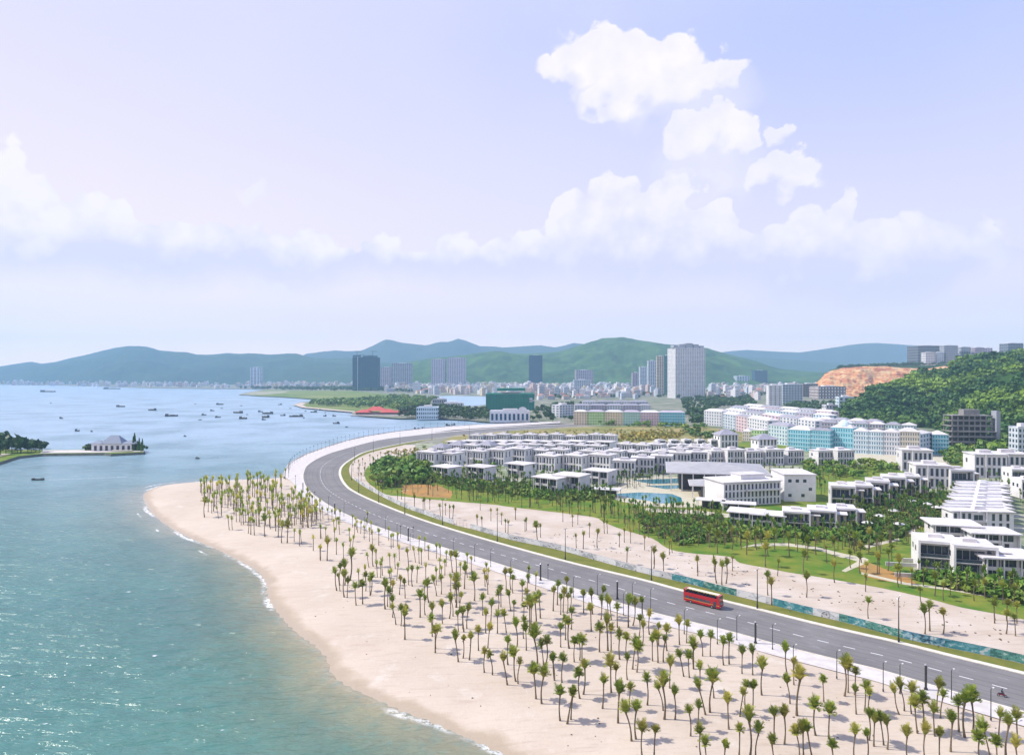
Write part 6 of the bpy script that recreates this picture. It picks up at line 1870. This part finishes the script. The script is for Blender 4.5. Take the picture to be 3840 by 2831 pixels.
for j, (a_, b_) in enumerate([(2185, 2240), (2242, 2300), (2302, 2360), (2362, 2430)]):
    blockhouse('shophouse', 'grey-roofed shophouse in the rearmost row near the towers, %s from left' % ordinal(j), 'shophouse', G(a_, 1535), G(b_, 1535), 15, 14, c_grey if j % 2 else c_white, 4, 6, m_tile, 3.2, 'shophouses of the colourful rows')
seg = [((2640, 1594), (2706, 1600), c_white, 'white', 20), ((2710, 1604), (2758, 1614), c_bw, 'pale blue', 19), ((2760, 1615), (2800, 1624), c_pink, 'pink', 19), ((2802, 1625), (2878, 1642), c_white, 'lilac-white', 19),
       ((2785, 1652), (2814, 1654), c_cream, 'small yellow', 10), ((2818, 1655), (2868, 1658), c_lime, 'small lime green', 12), ((2882, 1662), (2953, 1672), c_cyan, 'light blue', 19), ((2956, 1686), (3038, 1692), c_teal, 'turquoise long-windowed', 19), ((3040, 1692), (3113, 1697), c_teal, 'turquoise', 19.5),
       ((3115, 1692), (3198, 1698), c_teal, 'domed teal corner', 22), ((3200, 1700), (3256, 1703), c_cyan, 'light cyan', 20), ((3258, 1703), (3312, 1706), c_cyan, 'pale cyan', 20), ((3314, 1706), (3374, 1709), c_white, 'white', 20), ((3376, 1709), (3448, 1712), c_cream, 'cream', 21), ((3450, 1712), (3494, 1702), c_bw, 'lilac', 19), ((3496, 1704), (3558, 1706), c_teal, 'dark teal end', 17.5)]
for j, (p0_, p1_, mm, cn, hh) in enumerate(seg):
    P0, P1 = G(*p0_), G(*p1_)
    nb = max(4, int((p1_[0] - p0_[0]) / 9))
    r = blockhouse('shophouse', '%s shophouse in the long right-hand row, %s from left' % (cn, ordinal(j)), 'shophouse', P0, P1, hh, 14, mm, 5 if hh > 13 else 3, nb, m_tile if cn in ('turquoise', 'light blue', 'pink') else m_roof, 3.2 if j % 3 != 2 else 2.0, 'shophouses of the colourful rows', wfrac=.45)
    if 'dome' in cn:
        wd2 = (Vector(P1) - Vector(P0)).length
        mb = MB().tube([(0, 7, hh), (0, 7, hh + 2), (0, 7, hh + 4.5), (0, 7, hh + 6.3), (0, 7, hh + 7.2)], [5.5, 5.4, 4.2, 2.2, .3], 12); mb.build('dome', c_cyan, r)
for row, (y0r, y1r, xa, xb, hh) in enumerate([(1580, 1640, 2720, 3060, 18), (1566, 1612, 2740, 3110, 18), (1555, 1590, 2790, 3120, 17), (1655, 1672, 3080, 3440, 20), (1632, 1648, 3060, 3300, 19)]):
    nn_ = int((xb - xa) / 58)
    for k in range(nn_):
        u0, u1 = k / nn_, (k + .94) / nn_
        p0_ = (xa + (xb - xa) * u0, y0r + (y1r - y0r) * u0); p1_ = (xa + (xb - xa) * u1, y0r + (y1r - y0r) * u1)
        mm = [c_white, c_bw, c_white, c_lilac, c_pink, c_cyan][(k * 2 + row) % 6]
        blockhouse('shophouse', 'pale shophouse in %s rear row of the right block, %s from left' % (ordinal(row), ordinal(k)), 'shophouse', G(*p0_), G(*p1_), hh, 13, mm, 5, 5, [m_roof, m_tile][(k + row) % 2], 2.6, 'shophouses of the colourful rows')
# red roofed restaurant on the marsh shore
m_rr = mat('red_roof', (.55, .10, .09), .7, .3, (.45, .08, .07), .1)
x_, y_ = G(1420, 1556)
rr_ = empty('restaurant', (x_, y_, LAND), 0); tag(rr_, 'low restaurant with sprawling red hip roofs and white deck on the bay shore', 'restaurant')
MB().box(-40, 40, 0, 24, 0, 4.5).build('wall', c_brown, rr_)
for (a_, b_, c_, d_, z0, z1) in ((-42, -14, -3, 20, 4.5, 9), (-26, 12, 4, 30, 7, 14), (2, 30, -2, 22, 4.5, 10), (22, 46, 0, 22, 4, 8)):
    MB().hip(a_, b_, c_, d_, z0, z1, .5, 1).build('roof', m_rr, rr_)
MB().box(-46, 50, -14, -3, -1.5, .8).build('deck', m_pave, rr_)
# pier building and glass hall between trees
tower('glassy grey-blue terminal beside the seawall end', 1562, 1640, 1528, 1572, c_cyan, 3, 10, cat='building')
tower('flat grey hall with white fascia behind the canal trees', 1622, 1672, 1498, 1524, c_grey, 2, 6, cat='building')
tower('low white pavilion among trees behind the glass terminal', 1660, 1735, 1512, 1532, c_white, 2, 8, cat='building')
# unfinished concrete block on the wooded slope
t_ = 650
ub = empty('unfinished_building', (AT(3652, t_), t_, 3.0), R(-8)); tag(ub, 'grey unfinished concrete frame building with open floors below the wooded hill', 'building')
for f in range(7):
    z = f * 5.0
    MB().box(-21 + f * .6, 21 - (f > 4) * 3, 0 + (f > 3) * 3, 22, z, z + .6).build('floor_slab', m_conc, ub)
col_me = MB().box(-.45, .45, -.45, .45, 0, 4.4).mesh('column', m_conc)
for f in range(6):
    for i in range(8):
        for yy in (3.8, 20):
            o = link('column', col_me, ub); o.location = (-17 + i * 4.9, yy, f * 5 + .6)
for f in range(1, 6):
    MB().box(-20.3 + f * .6, 18, .5 + (f > 3) * 3, .62 + (f > 3) * 3, f * 5 + .6, f * 5 + 1.7).build('parapet', m_conc, ub)
MB().box(-12, 14, 8, 19, .6, 30).build('core', cmat('dark_core', (.10, .09, .09)), ub)
MB().box(-6, 8, 6, 16, 30.6, 36).build('roof_house', m_conc, ub)
MB().box(20, 23.5, 1, 10, 0, 35).build('stair_tower', c_grey, ub)
# hilltop buildings
m_dk = cmat('dark_concrete', (.13, .14, .17))
for (a_, b_, y0r, y1r, mm, fl, ba, lab) in [(3443, 3534, 1297, 1352, m_dk, 6, 9, 'dark gridded apartment block at left end of the hilltop'), (3471, 3508, 1322, 1362, c_white, 5, 4, 'white block before the dark hilltop block'),
        (3513, 3548, 1322, 1358, c_bw, 5, 4, 'second white block right of the first on the hilltop'), (3540, 3592, 1296, 1356, c_grey, 8, 6, 'grey hilltop tower with open top floors'), (3596, 3642, 1318, 1352, c_white, 4, 5, 'low bright white house on the hilltop'),
        (3604, 3640, 1302, 1340, c_grey, 5, 4, 'grey block behind the low white hilltop house'), (3656, 3692, 1304, 1352, c_mauve, 7, 4, 'mauve hilltop block, left of two'), (3694, 3722, 1306, 1352, c_mauve, 7, 3, 'mauve hilltop block, right of two'),
        (3712, 3800, 1322, 1356, c_lilac, 4, 9, 'wide lilac hilltop building'), (3780, 3838, 1288, 1345, m_dk, 6, 6, 'dark tall hilltop block at right edge'), (3800, 3860, 1312, 1350, c_white, 4, 6, 'white hilltop block at right edge')]:
    tt = 2560 if y1r < 1353 else 2530
    zb_ = HC + (Y0 - y1r) / F * tt - 6
    tower(lab, a_, b_, y0r, y1r, mm, fl, ba, t=tt, zb=zb_, cat='building')
MB_ = MB().box(-.5, .5, -.5, .5, 0, 26).mesh('mast', m_metal)
x_ = AT(3638, 2560)
cr = empty('crane', (x_, 2570, 105), 0); cr.scale = (1.4, 1.4, 1.4); tag(cr, 'thin tower crane above the hilltop buildings', 'crane')
link('mast', MB().box(-.7, .7, -.7, .7, 0, 44).mesh('mast', m_grey), cr); link('jib', MB().box(-8, 18, -.4, .4, 40, 41).mesh('jib', m_grey), cr)

# ---- town houses: small, hundreds
m_town = bpy.data.materials.new('town_render'); m_town.use_nodes = True
n = NB(m_town.node_tree); b = m_town.node_tree.nodes['Principled BSDF']
oi = n.new('ShaderNodeObjectInfo').outputs['Random']; gi = n.new('ShaderNodeNewGeometry').outputs['Random Per Island']
c = n.ramp(n.m('FRACT', n.m('ADD', oi, n.m('MULTIPLY', gi, .0))), [(0, (.66, .64, .66)), (.3, (.58, .52, .50)), (.42, (.55, .42, .40)), (.55, (.50, .55, .62)), (.68, (.62, .55, .40)), (.8, (.36, .38, .44)), (.9, (.70, .70, .72))], 'CONSTANT')
n.put(b.inputs['Base Color'], c)
m_town2 = bpy.data.materials.new('town_render_far'); m_town2.use_nodes = True
n = NB(m_town2.node_tree); b = m_town2.node_tree.nodes['Principled BSDF']
gp = n.new('ShaderNodeNewGeometry'); gi = gp.outputs['Random Per Island']
c = n.ramp(gi, [(0, (.66, .64, .66)), (.3, (.58, .52, .50)), (.42, (.50, .36, .34)), (.55, (.50, .55, .62)), (.68, (.62, .55, .40)), (.8, (.36, .38, .44)), (.9, (.70, .70, .72))], 'CONSTANT')
n.put(b.inputs['Base Color'], c)
m_redt = mat('clay_tiles', (.40, .17, .12), .8, .2, (.30, .14, .11), .02, objvar=.2)
HM = []
for i, (w_, d_, h_, hip_) in enumerate([(9, 12, 9, 2.2), (7, 14, 13, 0), (14, 12, 8, 2.6), (11, 11, 16, 0), (18, 12, 11, 0), (8, 10, 11, 2.0), (13, 12, 20, 0)]):
    mb = MB(); mb.mat = 0; mb.box(-w_ / 2, w_ / 2, 0, d_, -2, h_)
    mb.mat = 1
    nf = int(h_ / 3.2); nb = max(2, int(w_ / 2.6))
    for f in range(nf):
        for k in range(nb):
            x0 = -w_ / 2 + (k + .25) * w_ / nb
            mb.box(x0, x0 + w_ / nb * .5, -.08, .04, f * 3.2 + 1, f * 3.2 + 2.5)
    mb.mat = 2
    if hip_: mb.hip(-w_ / 2, w_ / 2, 0, d_, h_, h_ + hip_, .5, .5)
    else:
        mb.mat = 0; mb.box(-w_ * .2, w_ * .3, d_ * .3, d_ * .7, h_, h_ + 2.6)
    HM.append(mb.mesh('house', [m_town, m_glass, m_redt if i % 2 == 0 else m_tile]))
rg = random.Random(55)
regions = [([(1780, 1505), (2080, 1500), (2060, 1450), (1520, 1448), (1440, 1470), (1640, 1480), (1830, 1484)], 420), ([(2080, 1500), (2380, 1500), (2480, 1490), (2400, 1448), (2060, 1446)], 420), ([(2660, 1500), (2880, 1500), (2990, 1475), (3100, 1455), (3080, 1440), (2660, 1440)], 420),
           ([(1480, 1448), (2400, 1448), (2400, 1439), (1480, 1441)], 300), ([(900, 1458), (1320, 1458), (1320, 1446), (900, 1444)], 110), ([(0, 1443.5), (900, 1457), (900, 1449), (400, 1440), (0, 1439)], 150), ([(2240, 1592), (2640, 1598), (2640, 1590), (2580, 1560), (2440, 1540)], 0)]
allh = []
for poly, n_ in regions:
    if n_: allh += fill(poly, n_, int(poly[0][0]), 0)
mind = []
for p in sorted(allh, key=lambda q: q[1]):
    if all(abs(p[0] - q[0]) > 13 or abs(p[1] - q[1]) > 16 for q in mind[-160:]): mind.append(p)
def tzone(x, y):
    px, py = proj(x, y)
    if px < 900: return 'on the left far shore'
    if px < 1330: return 'behind the marsh'
    if px < 1830: return 'behind the canal'
    if px < 2100: return 'by slender navy tower'
    if px < 2500: return 'before the green hill'
    return 'right of biggest tower'
RZ = [R(rg.uniform(-40, 40)) for _ in mind]
thl = {}
for j, (x, y) in enumerate(mind[:290]):
    hk = rg.randrange(7)
    o = link('town_house', HM[hk])
    thl.setdefault((tzone(x, y)), []).append((o, hk))
    s = rg.uniform(.9, 1.4) * (1.0 if y < 2400 else 1.25)
    o.location = (x, y, LAND); o.rotation_euler = (0, 0, RZ[j]); o.scale = (s, s, s * rg.uniform(.8, 1.25))
    tag(o, None, 'house', 'small houses of the distant town')
for tz, L_ in thl.items():
    nr = max(1, len(L_) // 9)
    for r_i in range(nr):
        row = L_[r_i * len(L_) // nr:(r_i + 1) * len(L_) // nr]
        row.sort(key=lambda q: q[0].location.x / q[0].location.y)
        for k, (o, hk) in enumerate(row):
            o['label'] = '%s house %s, row %s back, %s from left' % (['low red-tiled', 'narrow flat-roofed', 'wide red-tiled', 'tall flat-roofed', 'broad flat-roofed', 'grey-tiled', 'tallest flat-roofed'][hk] if False else ['low red-roofed', 'narrow tall', 'wide red-roofed', 'flat-roofed', 'broad flat-roofed', 'grey-roofed', 'high'][hk], tz, ordinal(r_i), ordinal(k))
HS = []
for k, me in enumerate(HM):
    V = np.array([v.co[:] for v in me.vertices]); 
    Fq = np.array([p.vertices[:] for p in me.polygons if len(p.vertices) == 4]); Mi = np.array([p.material_index for p in me.polygons if len(p.vertices) == 4])
    HS.append((V, Fq, Mi))
scatter_mesh('town_houses', HS, [(x, y, LAND, rg.uniform(1.0, 1.6), RZ[290 + j], 0, rg.choice((1, 3, 4, 6, 1, 3))) for j, (x, y) in enumerate(mind[290:])], [m_town2, m_glass, m_redt])

plant('shrubbery', [(1580, 1680), (2640, 1685), (2700, 1760), (2300, 1800), (1640, 1775)], 420, bt_src + sh_src, [m_leafb, m_bark], .35, .75, 41)
plant('palm_grove', [(1600, 1700), (2640, 1700), (2700, 1770), (2300, 1810), (1640, 1790)], 110, lp_src, PM, .7, 1.0, 42, 3)
plant('palm_grove', [(3390, 1800), (3900, 1800), (3900, 2000), (3820, 2010), (3820, 1850), (3560, 1850), (3420, 1850)], 60, lp_src, PM, .6, .9, 43, 3)
plant('palm_grove', [(2730, 1770), (3040, 1775), (3060, 1800), (3110, 1850), (3060, 1860), (3030, 1800)], 30, lp_src, PM, .7, 1.0, 44, 3)
plant('palm_grove', [(3440, 2165), (3900, 2220), (3900, 2260), (3560, 2215)], 40, lp_src, PM, .7, 1.0, 45, 3)
plant('shrubbery', [(3440, 2140), (3560, 2160), (3900, 2200), (3900, 2216), (3560, 2180)], 60, sh_src, [m_leafb, m_bark], .8, 1.6, 46)

V, Fc, Mi = bt_src[2]
k0 = int((Mi == 0).sum()); nV = 4 * k0
bt_me0 = (fast_mesh('tree_crown', V[:nV], Fc[:k0], m_leafd), fast_mesh('tree_trunk', V[nV:], Fc[k0:] - nV, m_bark))
m_yel = leaf_mat('dry_scrub_leaves', (.30, .24, .04), (.42, .33, .06), (.20, .22, .05), scale=.05)
plant('scrub', [(2300, 1652), (2340, 1632), (2420, 1622), (2560, 1626), (2560, 1640), (2460, 1650), (2380, 1658)], 260, sh_src, [m_yel, m_bark], .9, 2.0, 51)
plant('scrub', [(1700, 1640), (1900, 1622), (2300, 1612), (2640, 1612), (2640, 1618), (2200, 1640), (1800, 1660)], 160, sh_src, [m_yel, m_bark], .6, 1.3, 52)
plant('scrub', [(1400, 1700), (1560, 1682), (1640, 1682), (1620, 1700), (1500, 1712)], 60, sh_src, [m_yel, m_bark], .5, 1.1, 53)
rg = random.Random(61)
stone = []
for i in range(5):
    V = np.array(MB().box(-.5, .5, -.35, .35, -.1, .35).v); V = V * np.random.default_rng(i).uniform(.6, 1.1, V.shape)
    stone.append((V, np.array(MB().box(-.5, .5, -.35, .35, -.1, .35).f), np.zeros(6, int)))
pl = []
for _ in range(260):
    px, py = rg.uniform(700, 3800), rg.uniform(1850, 2820)
    x, y, z = gz_at(px, py)
    if sdist(np.array([[x, y]]))[0] < 5 or np.min(np.hypot(*(A_ - (x, y)).T)) < 12 or (px > 1200 and py < 1900): continue
    if np.min(np.hypot(*(B_ - (x, y)).T)) < np.min(np.hypot(*(A_ - (x, y)).T)): continue
    pl.append((x, y, z, rg.uniform(.2, .6) ** 1.3, rg.uniform(0, 6), 0, rg.randrange(5)))
for (x, y) in fill([(2000, 1990), (2400, 2100), (3000, 2240), (3840, 2430), (3840, 2340), (3300, 2230), (2700, 2110), (2400, 2040)], 160, 62):
    pl.append((x, y, LAND, rg.uniform(.3, .75) ** 1.4, rg.uniform(0, 6), 0, rg.randrange(5)))
scatter_mesh('stones', stone, pl, [mat('beach_litter', (.20, .16, .12), .9, .1, (.10, .085, .06), .8)])
# white parasols in the garden
pa = None
for j, (px, py) in enumerate([(3252, 1985), (3297, 1958), (3352, 1938), (3478, 1912), (3512, 1925), (3372, 1990), (3420, 1900)]):
    x, y = G(px, py)
    if pa is None:
        pa = empty('parasol', (x, y, LAND)); pa.scale = (1.5, 1.5, 1.4)
        part(pa, 'pole', MB().tube([(0, 0, 0), (0, 0, 2.6)], .05, 6).mesh('pole', m_grey))
        part(pa, 'canopy', MB().tube([(0, 0, 2.2), (0, 0, 2.25), (0, 0, 2.9)], [1.7, 1.68, .05], 8).mesh('canopy', m_roof)); o = pa
    else: o = copy_tree(pa, (x, y, LAND))
    tag(o, 'white parasol among the garden palms left of the terraces, %s in order from nearest left' % ordinal(j), 'parasol', 'parasols in the garden')
x, y = G(3022, 2062)
dt_ = empty('tree', (x, y, LAND)); tag(dt_, 'single dark bushy tree on the lawn before the right-hand villas', 'tree'); dt_.scale = (.62, .62, 1.15)
link('crown', bt_me0[0], dt_); link('trunk', bt_me0[1], dt_)

# ================================================================== LEFT PROMONTORY
pp = pxpoly([(-260, 1800), (0, 1732), (71, 1710), (160, 1701), (393, 1698), (420, 1701), (540, 1695), (540, 1687), (330, 1685), (160, 1687), (60, 1686), (-260, 1680)], 2.2)
m_ston = mat('rock_revetment', (.14, .15, .12), .9, .2, (.07, .08, .07), .4)
z1 = 2.2
mb = MB()
cxm = sum(p[0] for p in pp) / len(pp); cym = sum(p[1] for p in pp) / len(pp)
for i in range(len(pp)):
    a_, b_ = pp[i], pp[(i + 1) % len(pp)]
    d = Vector((b_[0] - a_[0], b_[1] - a_[1])); nn = Vector((d.y, -d.x)).normalized() * 1.6
    mb.face([(a_[0] + nn.x, a_[1] + nn.y, -1), (b_[0] + nn.x, b_[1] + nn.y, -1), (b_[0], b_[1], z1), (a_[0], a_[1], z1)])
sb_ = mb.build('seawall', m_ston); tag(sb_, 'dark stone seawall round the green promontory and its causeway at left', 'seawall')
sheet('promontory', pp, z1 + .02, m_lawn)
sheet('causeway_path', pxpoly([(150, 1699), (393, 1696.5), (540, 1693), (540, 1688), (330, 1686.5), (160, 1688)], 2.2), z1 + .05, m_pave)
sheet('garden_path', pxpoly([(-100, 1722), (0, 1712), (40, 1703), (30, 1700), (-100, 1706)], 2.2), z1 + .05, m_path)
rg = random.Random(17)
prom_t = [(2, 1706, 1.5), (22, 1700, 1.4), (45, 1697, 1.7), (66, 1699, 1.0), (78, 1697, 1.9), (104, 1695, 1.2), (118, 1696, 1.0), (134, 1695, 1.35), (148, 1694, 1.0), (158, 1693, 1.0), (-30, 1712, 1.5), (12, 1690, 1.8), (34, 1689, 1.6), (110, 1688, 1.1)]
bt_me = []
for (V, Fc, Mi) in bt_src[:4]:
    k0 = int((Mi == 0).sum()); nV = 4 * k0
    cm = fast_mesh('tree_crown', V[:nV], Fc[:k0], m_leafd)
    tm = fast_mesh('tree_trunk', V[nV:], Fc[k0:] - nV, m_bark)
    bt_me.append((cm, tm))
for j, (px, py, s) in enumerate(sorted(prom_t)):
    x, y = G(px, py, 2.2)
    r = empty('tree', (x, y, 2.2), rg.uniform(0, 6)); r.scale = (s, s, s * 1.35)
    cm, tm = bt_me[j % 4]
    link('crown', cm, r); link('trunk', tm, r)
    tag(r, 'dark green round tree on the left promontory, %s from left' % ordinal(j), 'tree', 'trees on the left promontory')
# cypress trees and shrubs round the pavilion
def cypress(px, py, h, j):
    x, y = G(px, py, 2.2)
    r = empty('cypress_tree', (x, y, 2.2)); V, Fc = [], []
    r2_ = np.random.default_rng(j)
    for i in range(110):
        u = r2_.uniform(.04, 1); a_ = r2_.uniform(0, 6.28); rr2 = h * .12 * (1 - u) ** .6 * r2_.uniform(.7, 1.1)
        p = np.array([rr2 * math.cos(a_), rr2 * math.sin(a_), u * h]); sz = h * .05
        t1_ = np.array([-math.sin(a_), math.cos(a_), 0]) * sz; u1 = np.array([0, 0, sz * 1.6])
        k = len(V); V += [p - t1_ - u1, p + t1_ - u1, p + t1_ * .5 + u1, p - t1_ * .5 + u1]; Fc.append((k, k + 1, k + 2, k + 3))
    link('crown', fast_mesh('cypress_crown', V, Fc, m_leafd), r)
    link('trunk', MB().tube([(0, 0, 0), (0, 0, h * .8)], [.2, .06], 5).mesh('trunk', m_bark), r)
    tag(r, 'dark pointed cypress at the right end of the causeway, %s from left' % ordinal(j), 'cypress tree', 'cypress trees on the causeway')
for j, (px, py, h) in enumerate([(500, 1690, 12.5), (505, 1688, 15), (516, 1691, 9), (522, 1689, 11), (529, 1692, 8), (534, 1690, 10.5)]):
    cypress(px, py, h, j)
x_, y_ = G(418, 1691, 2.2)
pv_ = empty('pavilion', (x_, y_, 2.2), R(2)); tag(pv_, 'white arched pavilion with grey hip roof on the causeway platform', 'pavilion')
m_gr = mat('slate_roof', (.22, .25, .32), .7, .3)
MB().box(-18, 18, 0, 10, 0, 7).build('wall', m_wall, pv_)
MB().hip(-8, 9, -1, 11, 7, 14, .42, 1).build('centre_roof', m_gr, pv_)
MB().hip(-19, -8, 0, 10, 6.6, 9.4, .5, 1).build('left_roof', m_gr, pv_)
MB().hip(9, 21, 0, 10, 6.6, 9.4, .5, 1).build('right_roof', m_gr, pv_)
for k in range(7): MB().box(-15.6 + k * 5, -13.2 + k * 5, -.12, .05, .5, 4.8).build('arch_window', m_dark, pv_)
MB().box(-8, 30, -6, -.2, -1, .3).build('terrace', m_pave, pv_)
MB().box(4, 22, -8, -6, -.2, 1.6).build('steps', m_kerb, pv_)
scatter_mesh('shrubbery', sh_src, [(AT(px, 648 + rg.uniform(-6, 6)), 648 + rg.uniform(-6, 6), 2.2, rg.uniform(1.6, 2.8), rg.uniform(0, 6), 0, rg.randrange(5)) for px in [rg.uniform(338, 378) for _ in range(30)] + [rg.uniform(455, 536) for _ in range(26)]], [m_leafd, m_bark])
scatter_mesh('shrubbery', sh_src, [(AT(px, 665), 660 + rg.uniform(0, 20), 2.2, rg.uniform(1.2, 2.2), rg.uniform(0, 6), 0, rg.randrange(5)) for px in [rg.uniform(-60, 160) for _ in range(60)]], [m_leafd, m_bark])
